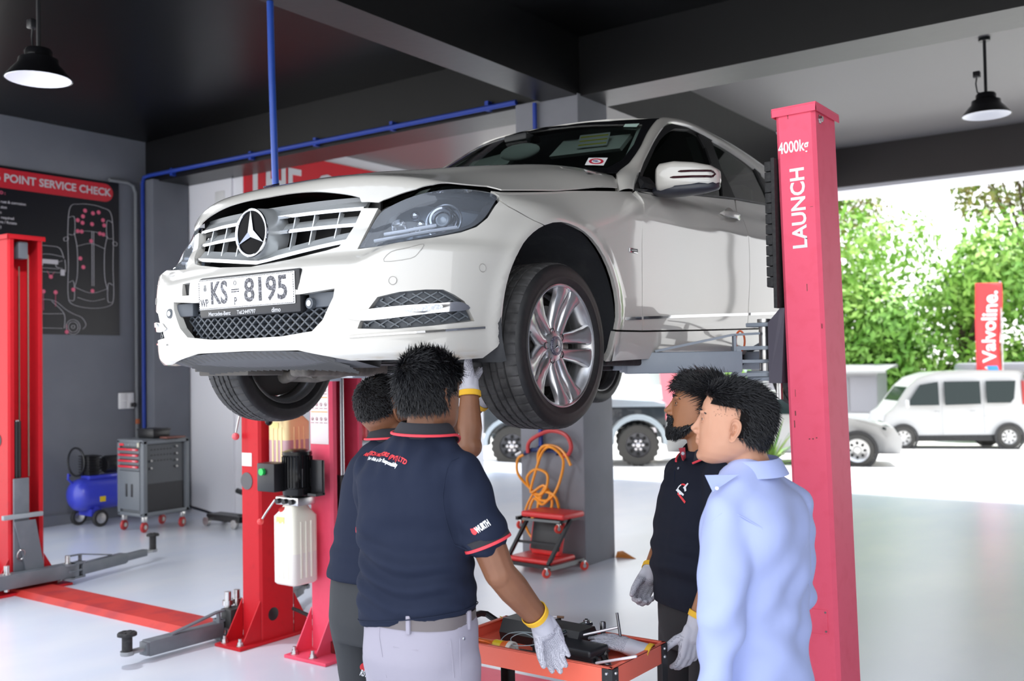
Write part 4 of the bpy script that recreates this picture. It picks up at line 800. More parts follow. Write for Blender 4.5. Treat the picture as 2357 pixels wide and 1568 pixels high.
for s in (1, -1):
    q = MB(); q.tube([(s*.32, -.18, .135), (s*.45, -.16, .15), (s*.56, -.10, .125), (s*.66, -.06, .12)], [.024, .022, .024, .032], 10); q.tube([(s*.30, .16, .14), (s*.42, .12, .15), (s*.55, .03, .12), (s*.65, -.02, .125)], [.026, .03, .03, .03], 10); q.tube([(s*.34, -.20, .185), (s*.62, -.15, .20)], .013, 8)
    q.boxz(s*.28, s*.40, -.26, .24, .12, .19, .02)
    q.build('suspension_arm', M_dirty, car, smooth=50)
    q = MB(); q.tube([(s*.3, 2.6, .16), (s*.66, 2.7, .17)], .03, 10); q.boxz(s*.55, s*.79, 1.0, 1.12, .13, .17, .01); q.boxz(s*.6, s*.7, .52, .62, .13, .17, .01); q.build('jacking_pad', M_under, car)
# cabin
M_cab = mat('cabin_black', (.012, .013, .014), .6); M_seat = mat('seat_dark', (.03, .03, .033), .7); M_visor = mat('sun_visor_grey', (.78, .80, .76), .8)
q = MB(); q.grid([[(x, y, z-.02*abs(x)**3) for x in np.linspace(-.70, .70, 9)] for y, z in ((.50, .985), (.72, .985), (.84, .99), (.95, .94), (.97, .70))]); q.loft([[(x, .80+.05*cos(a), .985+.035*sin(a)) for a in [2*pi*i/12 for i in range(12)]] for x in (-.60, -.57, -.2, -.17)]); q.build('dashboard', M_cab, car)
q = MB(); q.tube([(-.37+.185*cos(t), 1.07+.07*sin(t), .93+.172*sin(t)) for t in [2*pi*i/32 for i in range(32)]], .015, 8, True); q.sphere((-.37, 1.06, .92), (.07, .03, .06), 12, 8); q.bar((-.53, 1.06, .92), (-.21, 1.06, .92), .03, .02); q.build('steering_wheel', M_cab, car)
for x, y in ((.37, 1.55), (-.37, 1.55), (.38, 2.35), (-.38, 2.35)):
    q = MB(); rr = lambda w, d, cy, cz: [(x+w*np.sign(cos(a))*abs(cos(a))**.6, cy+d*np.sign(sin(a))*abs(sin(a))**.6, cz) for a in [2*pi*i/20 for i in range(20)]]
    q.loft([rr(.24, .26, y-.18, .42), rr(.25, .27, y-.18, .55), rr(.23, .25, y-.18, .60)]); q.loft([rr(.24, .07, y+.06, .52), rr(.25, .08, y+.12, .75), rr(.22, .07, y+.18, 1.0), rr(.12, .05, y+.20, 1.05)]); q.loft([rr(.10, .04, y+.20, 1.07), rr(.14, .055, y+.20, 1.12), rr(.13, .05, y+.215, 1.22), rr(.08, .03, y+.22, 1.25)])
    for dx in (-.05, .05): q.cyl((x+dx, y+.19, 1.0), (x+dx, y+.2, 1.1), .007, n=6)
    q.build('seat', M_seat, car, smooth=50)
q = MB(); q.boxz(-.80, .80, .45, 2.75, .26, .34); q.boxz(-.74, .74, 2.72, 2.76, .3, 1.1); q.boxz(-.72, .72, .40, .46, .3, .96); q.build('cabin_floor', M_cab, car, smooth=0)
for s in (1, -1):
    q = MB(); q.boxz(s*.835, s*.80, .62, 2.5, .33, .90); q.build('door_card', M_cab, car, smooth=0)
for s in (1, -1):
    q = MB(); P = [F for F in ((.14, 1.045, 1.325), (.50, 1.10, 1.315), (.50, .99, 1.225), (.13, .925, 1.225))]
    q.loft([[(s*a, b+.065-.02, c-.02) for a, b, c in P], [(s*a, b+.085-.02, c-.03) for a, b, c in P]]); vz = q.build('sun_visor', M_visor, car, smooth=0)
q = MB(); q.sphere((0, .90, 1.235), (.125, .022, .042), 20, 10); q.tube([(0, .9, 1.26), (0, .93, 1.32)], .012, 8); q.build('rear_view_mirror', M_visor, car); q = MB(); q.boxz(-.07, .07, .86, .99, 1.285, 1.32, .01); q.build('sensor_pod', M_cab, car)
q = MB()
for s in (1, -1): q.loft([[(s*a, b, c) for a, b, c in R] for R in (((.70, .72, .99), (.64, .75, .99), (.66, .82, .99), (.72, .80, .99)), ((.61, 1.09, 1.27), (.56, 1.08, 1.27), (.56, 1.15, 1.27), (.61, 1.18, 1.28)), ((.57, 1.25, 1.36), (.52, 1.2, 1.35), (.52, 1.28, 1.35), (.57, 1.32, 1.36)))]); q.loft([[(s*a, b, c) for a, b, c in R] for R in (((.76, 1.60, .95), (.76, 1.72, .95), (.70, 1.72, .95), (.70, 1.60, .95)), ((.60, 1.64, 1.36), (.60, 1.74, 1.36), (.55, 1.74, 1.36), (.55, 1.64, 1.36)))])
q.build('pillar_trim', M_visor, car, smooth=0)
def on_ws(pts, off): p, n = onF(F_ws, HD, pts, off); return [V(a) for a in p], V(n[0])
def sticker(name, pts, m, off=.002):
    p, n = on_ws(pts, off); q = MB(); q.loft([p, [a+n*.0008 for a in p]]); return q.build(name, m, ws, smooth=0), p, n
M_stk = mat('sticker_white', (.80, .80, .80), .5); M_yel = mat('sticker_yellow', (.75, .68, .03), .5); M_sred = mat('sticker_red', (.50, .02, .05), .5)
st_, p, n = sticker('round_sticker', [CP['roundsticker'][k] for k in (0, 3, 2, 1)], M_stk)
c = sum(p, V())/4; X = (p[1]-p[0]).normalized(); Y = n.cross(X)
q = MB(); q.lathe([(.021, 0), (.033, 0), (.033, .0015), (.021, .0015)], c, n, 28, closed=True); q.build('sticker_ring', M_sred, st_, smooth=0)
q = MB(); q.box(c+n*.001+Y*.004-X*.004, (.022, .010, .001), MX((X, Y, n)).transposed()); q.box(c+n*.001-Y*.007+X*.004, (.018, .003, .001), MX((X, Y, n)).transposed()); q.build('sticker_mark', mat('sticker_navy', (.02, .03, .2), .5), st_, smooth=0)
sticker('top_sticker', [CP['topsticker'][k] for k in (0, 3, 2, 1)], mat('sticker_pale_green', (.45, .62, .55), .5))
# label on the visor, read through the glass
V0 = V((.345, 1.055, 1.262)); X = V((1, .14, -.025)).normalized(); Y = V((.0, .52, .85)); T = frame(V0, X, Y)
q = MB(); q.prism(rrect(.165, .085, .004), .0015, T @ MX.Translation((0, 0, .012))); vl = q.build('visor_label', M_stk, vz if False else car, smooth=0)
q = MB(); [q.prism(rrect(.15, .007, .001, 2, 0, yy), .001, T @ MX.Translation((0, 0, .0137))) for yy in (.026, 0, -.026)]; q.build('label_bands', M_yel, vl, smooth=0)
# ---------------------------------------------------------------- two-post lifts
def channel(q, x0, x1, y0, y1, z0, z1, side, t=.012):
    """column of folded plate, open towards +X (side = 1) or -X (side = -1)"""
    r = .015; lip = .045
    if side > 0: P = [(x1, y0+lip), (x1, y0+r), (x1-r, y0), (x0+r, y0), (x0, y0+r), (x0, y1-r), (x0+r, y1), (x1-r, y1), (x1, y1-r), (x1, y1-lip), (x1-t, y1-lip), (x1-t, y1-t), (x0+t, y1-t), (x0+t, y0+t), (x1-t, y0+t), (x1-t, y0+lip)]
    else:
        c = x0+x1; P = [(c-x, y) for x, y in [(x1, y0+lip), (x1, y0+r), (x1-r, y0), (x0+r, y0), (x0, y0+r), (x0, y1-r), (x0+r, y1), (x1-r, y1), (x1, y1-r), (x1, y1-lip), (x1-t, y1-lip), (x1-t, y1-t), (x0+t, y1-t), (x0+t, y0+t), (x1-t, y0+t), (x1-t, y0+lip)]]
    q.prism(P, z1-z0, MX.Translation((0, 0, z0)))
def lift_post(label, loc, side, m, h=2.79, wx=.19, wy=.28, rot=(0, 0, 0), cap=True, inner=None):
    t = thing('lift_post', label, 'lift post', loc, rot)
    x0, x1 = -wx/2, wx/2
    q = MB(); channel(q, x0, x1, 0, wy, .02, h, side); q.build('column', m, t, smooth=40)
    if cap:
        q = MB(); q.boxz(x0-.012, x1+.012, -.012, wy+.012, h, h+.008, .003); q.boxz(x0-.012, x1+.012, -.012, -.009, h-.03, h); q.boxz(x1+.009, x1+.012, -.012, wy+.012, h-.03, h); q.boxz(x0-.012, x0-.009, -.012, wy+.012, h-.03, h); q.build('top_cap', m, t, smooth=30)
    q = MB(); q.boxz(x0-.03-(.12 if side < 0 else 0)*0, x1+.03+(.10 if side > 0 else 0), -.19, wy+.17, 0, .02, .004); q.build('base_plate', m, t)
    for y, d in ((0, -1), (wy, 1)):
        for x in (x0+.004, x1-.012): q = MB(); q.loft([[(x, y, .02), (x, y+d*.14, .02), (x, y+d*.13, .045), (x, y, .27)], [(x+.008, y, .02), (x+.008, y+d*.14, .02), (x+.008, y+d*.13, .045), (x+.008, y, .27)]]); q.build('gusset', m, t, smooth=0)
    for x, y in ((x0+.02, -.15), (x1-.02, -.15), (x0+.02, wy+.13), (x1-.02, wy+.13)):
        q = MB(); q.cyl((x, y, .02), (x, y, .065), .011, n=8); q.lathe([(0, .045), (.018, .045), (.018, .028), (0, .028)], (x, y, 0), (0, 0, 1), 6); q.lathe([(0, .028), (.024, .028), (.024, .02)], (x, y, 0), (0, 0, 1), 14); q.build('anchor_bolt', M_steel, t, smooth=30)
    return t
MI = mat('dark_red_inside', (.22, .008, .012), .55, var=(9, (.03, .008, .008), .45, .7))
def ram(t, x, y, z0, zr, z1, m=None):
    q = MB(); q.cyl((x, y, z0), (x, y, zr), .036, n=20); c = q.build('cylinder', M_black, t); q = MB(); q.cyl((x, y, zr), (x, y, z1), .021, n=16); q.build('piston_rod', mat('rod_chrome', (.55, .56, .58), .22, 1.), c)
# right-hand post, beside the car doors
M_pink2 = mat('bright_lit_post_paint', (.90, .125, .205), .5, var=(14, (.86, .11, .18), .5, .75), bump=(120, .05, .001), spec=.12)  # paler copy of the post paint: strong light on this post put into the colour
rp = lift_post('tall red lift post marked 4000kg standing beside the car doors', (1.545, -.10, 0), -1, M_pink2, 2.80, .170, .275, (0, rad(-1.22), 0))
RT = lambda x, z: frame((x, -.0022, z), (1, 0, 0), (0, 0, 1))
letters('capacity_text', '4000kg', .068, M_letter, rp, RT(-.010, 2.632), .0006, .0014, .66)
letters('maker_text', 'LAUNCH', .085, M_letter, rp, frame((.004, -.0022, 2.372), (.0, 0, 1), (-1, 0, 0)), .0006, .0022, 1.0)
q = MB(); q.boxz(-.055, .045, -.003, .004, .60, .70, .002); pn = q.build('access_panel', M_pink2, rp)
for z in (.612, .69): q = MB(); q.cyl((.038, -.006, z), (.038, 0, z), .004, n=8); q.build('screw', M_steel, pn)
q = MB(); q.cyl((.08, .06, 2.745), (.10, .06, 2.745), .012, n=6); q.lathe([(0, .012), (.014, .012), (.014, .004), (.02, .004), (.02, 0)], (.085, .06, 2.745), (1, 0, 0), 6); q.cyl((-.085, .05, 2.72), (-.10, .05, 2.72), .01, n=6); q.build('cap_bolt', M_steel, rp)
q = MB()
for x, z, w_, h_ in ((-.03, 2.755, .003, .05), (.02, 2.02, .003, .03), (.05, 2.37, .012, .002), (-.05, 1.58, .002, .03), (.0, 1.40, .006, .005), (.03, 1.405, .006, .005), (.015, 1.40, .006, .006), (-.06, 1.45, .004, .03), (-.055, 1.50, .005, .02), (.075, 1.86, .003, .02)): q.boxz(x, x+w_, -.0006, .002, z, z+h_)
q.build('paint_chips', mat('chip_dark', (.22, .05, .05), .6), rp, smooth=0)
# left-hand post of the same lift, with its pump
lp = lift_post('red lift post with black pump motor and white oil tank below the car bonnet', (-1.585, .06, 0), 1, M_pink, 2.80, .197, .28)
ram(lp, .045, .135, .03, 1.07, 1.70)
q = MB(); q.boxz(.09, .2, .02, .26, .02, .05, .004); q.boxz(.07, .19, -.02, .0, .02, .09, .003); q.lathe([(0, .03), (.05, .03), (.05, 0), (0, 0)], (.03, .10, .1), (1, 0, 0), 24); q.build('cable_pulley', MI, lp)
q = MB(); q.boxz(-.077, .079, -.004, 0, 1.27, 1.66, .001); lb = q.build('warning_sheet', mat('label_paper', (.80, .70, .70), .5), lp)
for r_ in range(3):
    for c_ in range(4):
        x = -.058+c_*.038; z = 1.60-r_*.088; q = MB(); q.T = MX.Translation((x, -.0046, z)) @ MX.Rotation(rad(90), 4, 'X')
        q.lathe([(.009, 0), (.0115, 0), (.0115, .0006), (.009, .0006)], n=16, closed=True); q.box((0, .0, .0003), (.013, .004, .0006), (0, 0, rad(35+40*c_))); q.box((.002, -.003, .0003), (.004, .010, .0006)); q.box((0, -.024, .0003), (.028, .004, .0006)); q.build('warning_pictogram', mat('label_ink', (.30, .13, .14), .6), lb, smooth=0)
q = MB(); [q.boxz(-.07, .072, -.0052, -.004, z, z+.006) for z in (1.64, 1.552, 1.464)]; q.build('warning_bars', mat('label_orange', (.75, .35, .10), .6), lb, smooth=0)
M_tank = mat('oil_tank_plastic', (.93, .89, .76), .4, spec=.4); M_oil = mat('oil_level_plastic', (.86, .80, .74), .4)
def pump(parent, o, ang, tankm, oilm, level, motor=True, ht=.47):
    R = MX.Translation(o) @ MX.Rotation(ang, 4, 'Z')
    q = MB(); q.T = R
    def sec(w, d, z): return [(x, y, z) for x, y in rrect(w, d, .03, 4)]
    q.loft([sec(.17, .18, 0), sec(.19, .20, .012), sec(.19, .20, ht*level)], True, True); q.build('oil', oilm, parent, smooth=50)
    q = MB(); q.T = R
    q.loft([sec(.19, .20, ht*level), sec(.19, .20, ht*.86), sec(.13, .14, ht*.95), sec(.115, .12, ht)], True, True)
    for sx in (-.04, 0, .04): q.boxz(sx-.008, sx+.008, -.103, -.098, .04, ht*.8, .002); q.boxz(.093, .098, sx-.008, sx+.008, .04, ht*.8, .002)
    tk = q.build('oil_tank', tankm, parent, smooth=50)
    q = MB(); q.T = R; q.lathe([(0, .02), (.022, .02), (.024, 0), (0, 0)], (-.04, -.06, ht*.93), (-.2, -.5, 1), 16); q.build('filler_cap', mat('cap_red', (.60, .03, .02), .4), tk)
    q = MB(); q.T = R; q.boxz(-.055, .015, -.1025, -.10, ht*.78, ht*.86); q.build('tank_label', mat('label_yellow', (.72, .66, .25), .5), tk, smooth=0)
    if motor:
        q = MB(); q.T = R; q.boxz(-.10, .10, -.07, .07, ht, ht+.05, .008); vb = q.build('valve_block', M_steel, parent)
        for x in (-.06, 0, .06): q = MB(); q.T = R; q.cyl((x, -.07, ht+.025), (x, -.095, ht+.025), .016, n=12); q.build('valve_plug', M_black, vb)
        q = MB(); q.T = R; q.tube([(-.09, -.08, ht+.03), (-.14, -.11, ht-.05), (-.16, -.125, ht-.09)], .006, 6); lv = q.build('release_lever', M_steel, parent); q = MB(); q.T = R; q.sphere((-.165, -.13, ht-.10), .020, 12, 8); q.build('lever_ball', mat('ball_red', (.75, .06, .06), .3), lv)
        q = MB(); q.T = R
        q.lathe([(0, .0), (.075, .0), (.088, .012), (.09, .05), (.086, .055), (.086, .245), (.09, .25), (.088, .27), (.05, .283), (0, .285)], (.02, 0, ht+.05), (0, 0, 1), 28)
        for a in range(28): q.box((.02+.089*cos(2*pi*a/28), .089*sin(2*pi*a/28), ht+.2), (.006, .006, .18), (0, 0, 2*pi*a/28))
        mo = q.build('pump_motor', M_blackglossy, parent, smooth=40)
        q = MB(); q.T = R; q.boxz(-.165, -.01, -.155, -.035, ht+.085, ht+.255, .008); bx = q.build('switch_box', M_black, mo); q = MB(); q.T = R; q.cyl((-.105, -.155, ht+.205), (-.105, -.175, ht+.205), .021, n=18); q.build('green_button', mat('button_green', (.02, .55, .10), .35), bx)
        q = MB(); q.T = R; q.boxz(.09, .10, -.035, .035, ht+.11, ht+.22); q.build('rating_plate', mat('rating_grey', (.55, .55, .55), .4, .5), mo, smooth=0)
        q = MB(); q.T = R; q.boxz(.10, .20, .03, .055, ht+.06, ht+.27, .006); q.boxz(.13, .20, -.02, .055, ht+.06, ht+.075); q.build('motor_bracket', M_black, mo)
    return tk
pump(lp, (-.075, -.135, .445), 0, M_tank, M_oil, .40)
# the neighbouring lift: post standing back to back with that one, and its far post
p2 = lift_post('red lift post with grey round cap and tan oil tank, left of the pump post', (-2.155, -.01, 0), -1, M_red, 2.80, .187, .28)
q = MB(); q.cyl((-.03, -.004, 1.02), (-.03, 0, 1.02), .055, n=32); q.build('round_cap', mat('cap_grey', (.09, .085, .09), .5), p2)
q = MB(); q.boxz(-.075, .02, -.003, 0, 1.115, 1.20, .001); q.build('white_sticker', mat('sticker_offwhite', (.80, .74, .74), .4), p2)
q = MB(); q.tube([(-.06, -.02, 1.47), (-.075, -.03, 1.40), (-.09, -.035, 1.33)], .006, 6); lv = q.build('lock_lever', M_steel, p2); q = MB(); q.sphere((-.093, -.036, 1.305), .024, 14, 10); q.build('lever_ball', mat('ball_pink', (.75, .12, .14), .3), lv)
pump(p2, (.215, .14, 1.0), rad(0), mat('tank_amber', (.78, .60, .30), .4), mat('tank_plum', (.50, .30, .32), .4), .62, False, .46)
q = MB(); q.boxz(.12, .31, .05, .22, 1.46, 1.52, .01); q.build('tank_top', M_steel, p2)
q = MB(); q.tube([(.20, .03, 1.50), (.215, -.02, 1.46), (.225, -.03, 1.43)], .012, 8); kn = q.build('valve_handle', M_steel, p2); q = MB(); q.sphere((.227, -.035, 1.405), .024, 12, 8); q.build('black_knob', M_blackglossy, kn); q = MB(); q.cyl((.245, -.02, 1.45), (.26, -.035, 1.47), .026, n=14); q.build('red_knob', mat('cap_red', (0, 0, 0)), kn)
q = MB(); q.lathe([(0, .001), (.04, .001), (.042, 0), (0, -.004)], (.0935, .10, .17), (1, 0, 0), 24); q.build('cable_hole', M_gap, p2)
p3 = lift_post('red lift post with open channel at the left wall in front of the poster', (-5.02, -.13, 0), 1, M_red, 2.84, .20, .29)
ram(p3, .045, .09, .9, 1.35, 1.36); q = MB(); q.cyl((.03, .20, .9), (.03, .20, 2.7), .007, n=8); q.tube([(.02, .13, .9), (.02, .13, 2.6)], .006, 6); q.build('steel_cable', mat('cable_brown', (.25, .17, .13), .5, .5), p3); q = MB(); q.boxz(-.02, .07, .10, .18, 2.66, 2.80, .01); q.build('pulley_bracket', M_armgrey, p3)
q = MB(); q.boxz(-.07, .085, .012, .278, .02, 2.83); 
q = MB(); q.cyl((-.06, -.003, 1.20), (-.06, 0, 1.20), .05, n=24); q.build('round_cap', M_gap, p3)
# carriages and arms
def carriage(label, loc, side, z, m, tall=.0):
    """bracket riding in the post; the arms pin into it at y = +-.26"""
    t = thing('lift_carriage', label, 'lift carriage', loc)
    q = MB(); s = side
    q.boxz(s*.09, s*.105, .03, .25, z-.05, z+.14+tall, .003); q.boxz(s*-.06, s*.1, .05, .23, z-.05, z+.10+tall, .003); q.build('slide_plate', m, t)
    q = MB(); q.boxz(s*.10, s*.20, -.20, .48, z-.045, z-.02, .006); q.boxz(s*.10, s*.20, -.20, .48, z+.10, z+.125, .006); q.boxz(s*.10, s*.115, -.20, .48, z-.02, z+.10); q.build('cross_beam', m, t)
    for y in (-.15, .43):
        q = MB(); q.cyl((s*.17, y, z-.07), (s*.17, y, z+.145), .024, n=16); q.lathe([(0, .0), (.034, 0), (.034, .014), (0, .014)], (s*.17, y, z+.14), (0, 0, 1), 18); q.build('arm_pin', M_steel, t)
    return t
def arm(par, pin, tip, z, m, pad_h=.10, reach=.62, padm=M_rub, brace=True, box=(.085, .09)):
    """swing arm: hinge fork, outer box, inner box, brace, pad"""
    t = thing('swing_arm', None, None, V((pin[0], pin[1], z))-par.location); t.parent = par
    d = V((tip[0]-pin[0], tip[1]-pin[1], 0)); L = d.length; d.normalize(); up = V((0, 0, 1)); w, h = box
    q = MB(); q.bar(d*.11, d*(L*reach), w, h, (0, 0, 1), .006); q.build('outer_arm', m, t)
    q = MB(); q.bar(d*(L*reach-.05), d*(L-.10), w*.72, h*.66, (0, 0, 1), .005); q.bar(d*(L*reach-.004), d*(L*reach+.02), w*.9, h*.86, (0, 0, 1), .004); q.build('inner_arm', m, t)
    q = MB(); q.bar(d*(-.02), d*.13, w*.9, .016, (0, 0, 1), .004); 
    for zz in (h/2+.012, -h/2-.012): q.lathe([(0, .008), (.05, .008), (.05, -.008), (0, -.008)], (0, 0, zz), (0, 0, 1), 20); q.box(d*.07+V((0, 0, zz)), (w*.9, .14, .016), MX((up.cross(d), d, up)).transposed())
    q.box(d*.125, (w*.95, .02, h+.04), MX((up.cross(d), d, up)).transposed()); q.build('hinge_fork', m, t)
    if brace:
        q = MB(); s_ = up.cross(d)*(w*.25); q.bar(d*.03+up*(h/2+.075)+s_, d*.15+up*(h/2+.07)+s_, .03, .010, (0, 0, 1)); q.bar(d*.15+up*(h/2+.07)+s_, d*(.15+.34)+up*(h/2+.004)+s_, .03, .010, (0, 0, 1)); q.bar(d*.14+up*(h/2+.07)+s_, d*.14+s_, .03, .012, d); q.build('arm_brace', m, t, smooth=0)
    e = d*L; q = MB(); q.bar(d*(L-.14), e, w*.62, .02, (0, 0, 1), .004); q.lathe([(0, -.012), (.038, -.012), (.04, -.008), (.04, .012), (0, .012)], e, (0, 0, 1), 20); q.build('pad_plate', mat('arm_steel', (.32, .33, .34), .4, .6), t)
    q = MB(); q.cyl(e+V((0, 0, .01)), e+V((0, 0, pad_h)), .030, n=20); q.lathe([(0, .022), (.05, .022), (.056, .016), (.056, .002), (.03, 0), (0, 0)], e+V((0, 0, pad_h)), (0, 0, 1), 28)
    for k in range(6): q.box(e+V((.032*cos(k*pi/3), .032*sin(k*pi/3), pad_h+.023)), (.018, .018, .006), (0, 0, k*pi/3), .002)
    q.build('lift_pad', padm, t)
    return t
ZA = 1.735
M_bracket = mat('bracket_purple_grey', (.085, .075, .10), .5)
rc = thing('lift_carriage', 'dark grey carriage bracket with steel hinge pin on the right post beside the car sill', 'lift carriage', (1.30, -.02, ZA))
q = MB(); q.loft([[(.04, -.06, -.10), (.10, -.07, -.10), (.12, -.07, .22), (.10, -.07, .22), (.04, -.06, .16)], [(.04, .40, -.10), (.10, .40, -.10), (.12, .40, .22), (.10, .40, .22), (.04, .40, .16)]]); q.boxz(.085, .22, .02, .20, -.12, .28); q.build('bracket_plate', M_bracket, rc, smooth=0)
q = MB()
for z in (.145, -.065, -.09): q.boxz(-.07, .06, -.04, .06, z, z+.018, .004)
q.build('hinge_lug', M_steelgrey, rc)
for y in (0, .34):
    q = MB(); q.cyl((0, y, -.09), (0, y, .175), .024, n=18); q.lathe([(0, .014), (.030, .014), (.030, 0), (0, 0)], (0, y, .165), (0, 0, 1), 18); q.build('hinge_pin', M_steel, rc)
q = MB(); q.lathe([(.014, 0), (.026, 0), (.026, .045), (.014, .045)], (.045, -.02, -.05), (0, 0, 1), 16, closed=True); q.cyl((.075, -.03, -.17), (.075, -.03, -.09), .014, n=10); q.build('gear_stub', M_steel, rc)
q = MB(); q.boxz(.0, .0, 0, 0, 0, 0) if False else None; q.tube([(-.10+.035*cos(t)*.6, -.03, .085+.045*sin(t)) for t in [2*pi*i/20 for i in range(20)]], .0045, 6, True); q.build('pull_ring', mat('ring_orange', (.75, .13, .03), .4), rc)
q = MB()
for k in range(12): q.boxz(.055, .085, -.10, .02, .31+k*.045, .352+k*.045, .004)
q.boxz(.085, .10, -.10, .10, .22, .86); q.build('door_guard', M_rub, rc)
arm(rc, (1.30, -.02), (.70, -.50), ZA-.005, M_steelgrey, .055, .80, M_rub, True, (.085, .092))
arm(rc, (1.30, .32), (.74, .90), ZA, M_steelgrey, .05, .7)
lc = carriage('grey carriage bracket on the pump post under the far side of the car', (-1.50, .04, 0), 1, ZA, M_steelgrey)
arm(lc, (-1.33, -.11), (-.64, -.50), ZA-.01, mat('pale_grey_steel', (.38, .42, .46), .4), .055, .86, M_rub, False, (.085, .095))
arm(lc, (-1.33, .47), (-.66, .92), ZA, M_steelgrey, .05, .7)
c3 = thing('lift_carriage', 'grey steel carriage lowered to the floor in the open red post by the poster', 'lift carriage', (-4.92, 0, 0))
q = MB(); q.boxz(.01, .03, -.105, .02, .17, .90, .004); q.loft([[(.035, -.11, .56), (.035, .06, .56), (.05, .06, .565), (.05, -.11, .565)], [(.035, -.02, .17), (.035, .13, .17), (.05, .13, .17), (.05, -.02, .17)]]); q.build('slide_plate', M_armgrey, c3, smooth=30)
q = MB(); q.boxz(.02, .06, -.20, .12, .585, .62, .004); q.build('cross_bar', mat('bar_grey', (.30, .33, .35), .4), c3); q = MB(); q.boxz(.02, .14, -.44, .38, .06, .17, .006); q.build('cross_beam', M_armgrey, c3)
for y in (-.32, -.20, .30):
    q = MB(); q.cyl((.10, y, .04), (.10, y, .24), .02, n=12); q.lathe([(0, .012), (.03, .012), (.03, 0), (0, 0)], (.10, y, .17), (0, 0, 1), 12); q.build('arm_pin', M_steel, c3)
q = MB(); q.tube([(.05+.012*sin(t), -.06+.03*cos(t), .30+.04*sin(t)) for t in [2*pi*i/16 for i in range(16)]], .004, 6, True); q.build('pull_ring', M_steel, c3)
arm(c3, (-4.80, .30), (-5.05, 1.25), .11, M_armgrey, .13, .62)
arm(c3, (-4.80, -.33), (-4.72, -1.25), .11, M_armgrey, .13, .62)
c2 = thing('lift_carriage', 'dark carriage with upright bolts low on the post with the grey round cap', 'lift carriage', (-2.33, .12, 0))
q = MB(); q.boxz(-.04, .06, -.20, .20, .08, .20, .006); q.build('cross_beam', mat('carriage_black', (.03, .03, .03), .5), c2)
for y in (-.15, -.08, .15):
    q = MB(); q.cyl((-.03, y, .03), (-.03, y, .30), .022, n=12); q.lathe([(0, .03), (.034, .03), (.034, 0), (0, 0)], (-.03, y, .215), (0, 0, 1), 12); q.build('arm_pin', M_steel, c2)
arm(c2, (-2.36, .02), (-2.37, -.75), .075, M_armgrey, .10, .84)
arm(c2, (-2.36, .28), (-2.75, .98), .10, M_armgrey, .10, .62)
M_ramp = mat('red_floor_plate', (.60, .045, .035), .5, var=(5, (.42, .03, .035), .45, .68))
q = MB(); q.loft([[(x, -.15, 0), (x, -.10, .035), (x, .16, .035), (x, .21, 0)] for x in (-4.92, -2.45)]); tag(q.build('floor_cover', M_ramp, smooth=0), 'long red cover plate on the floor between the left post and the tan tank post', 'cover plate')
q = MB(); q.loft([[(x, .02, 0), (x, .06, .03), (x, .30, .03), (x, .34, 0)] for x in (-1.36, 1.36)]); tag(q.build('floor_cover', M_pink, smooth=0), 'pinkish red cover plate on the floor under the raised car', 'cover plate')
q = MB(); q.tube([(-2.0, .2, .19), (-1.85, .18, .175), (-1.72, .2, .14)], .012, 8); tag(q.build('hydraulic_hose', M_rub), 'black hydraulic hose between the two back-to-back red posts', 'hose')
# ---------------------------------------------------------------- people
UP = V((0, 0, 1))
from mathutils.bvhtree import BVHTree
def at(px, py, d): return CAM_P+_f*d+_r2*((px-1178.5)/F_PX*d)-_u2*((py-784)/F_PX*d)
CL, CA = V((-_r.x, -_r.y, 0)).normalized(), V((_f.x, _f.y, 0)).normalized()     # picture-left and away, on the floor
M_skin = [mat('skin_brown', (.235, .10, .05), .5, var=(9, (.19, .078, .04), .4, .7), sss=.08), mat('skin_tan', (.50, .255, .16), .5, var=(9, (.45, .215, .13), .4, .7), sss=.08)]
M_hair = mat('black_hair', (.006, .006, .008), .38, spec=.6); M_scalp = mat('shaved_hair', (.035, .022, .017), .8)
M_polo = mat('navy_polo_knit', (.012, .017, .036), .85, spec=.2, bump=(420, .12, .001)); M_polored = mat('polo_red_trim', (.72, .05, .07), .7); M_polocollar = mat('polo_collar_black', (.018, .018, .024), .85)
M_glove = mat('white_knit_glove', (.52, .51, .56), .9, bump=(500, .4, .001)); M_cuff = mat('glove_yellow_cuff', (.80, .45, .03), .85)
def dotted(name):
    m = mat(name, (.72, .71, .75), .9)
    nt = m.node_tree; b = nt.nodes['Principled BSDF']; tc = nt.nodes.new('ShaderNodeTexCoord'); v = nt.nodes.new('ShaderNodeTexVoronoi'); v.inputs['Scale'].default_value = 320; v.inputs['Randomness'].default_value = .25
    r = nt.nodes.new('ShaderNodeMapRange'); r.inputs['From Min'].default_value = .30; r.inputs['From Max'].default_value = .42
    mx = nt.nodes.new('ShaderNodeMix'); mx.data_type = 'RGBA'; mx.inputs['A'].default_value = (.07, .07, .10, 1); mx.inputs['B'].default_value = (.52, .51, .56, 1)
    nt.links.new(tc.outputs['Object'], v.inputs['Vector']); nt.links.new(v.outputs['Distance'], r.inputs['Value']); nt.links.new(r.outputs['Result'], mx.inputs['Factor']); nt.links.new(mx.outputs['Result'], b.inputs['Base Color']); return m
M_gdot = dotted('dotted_glove_palm')
def basis(fwd, up=V((0, 0, 1))):
    f = V(fwd).normalized(); r = f.cross(up).normalized(); return r, f, r.cross(f)
def place(c, fwd, tilt=0., roll=0.):
    """head-like frame: x right, y forward, z up; tilt > 0 looks up"""
    r, f, u = basis(V((fwd[0], fwd[1], 0)))
    R = MX((r, f, u)).transposed().to_4x4() @ MX.Rotation(tilt, 4, 'X') @ MX.Rotation(roll, 4, 'Y')
    return MX.Translation(c) @ R
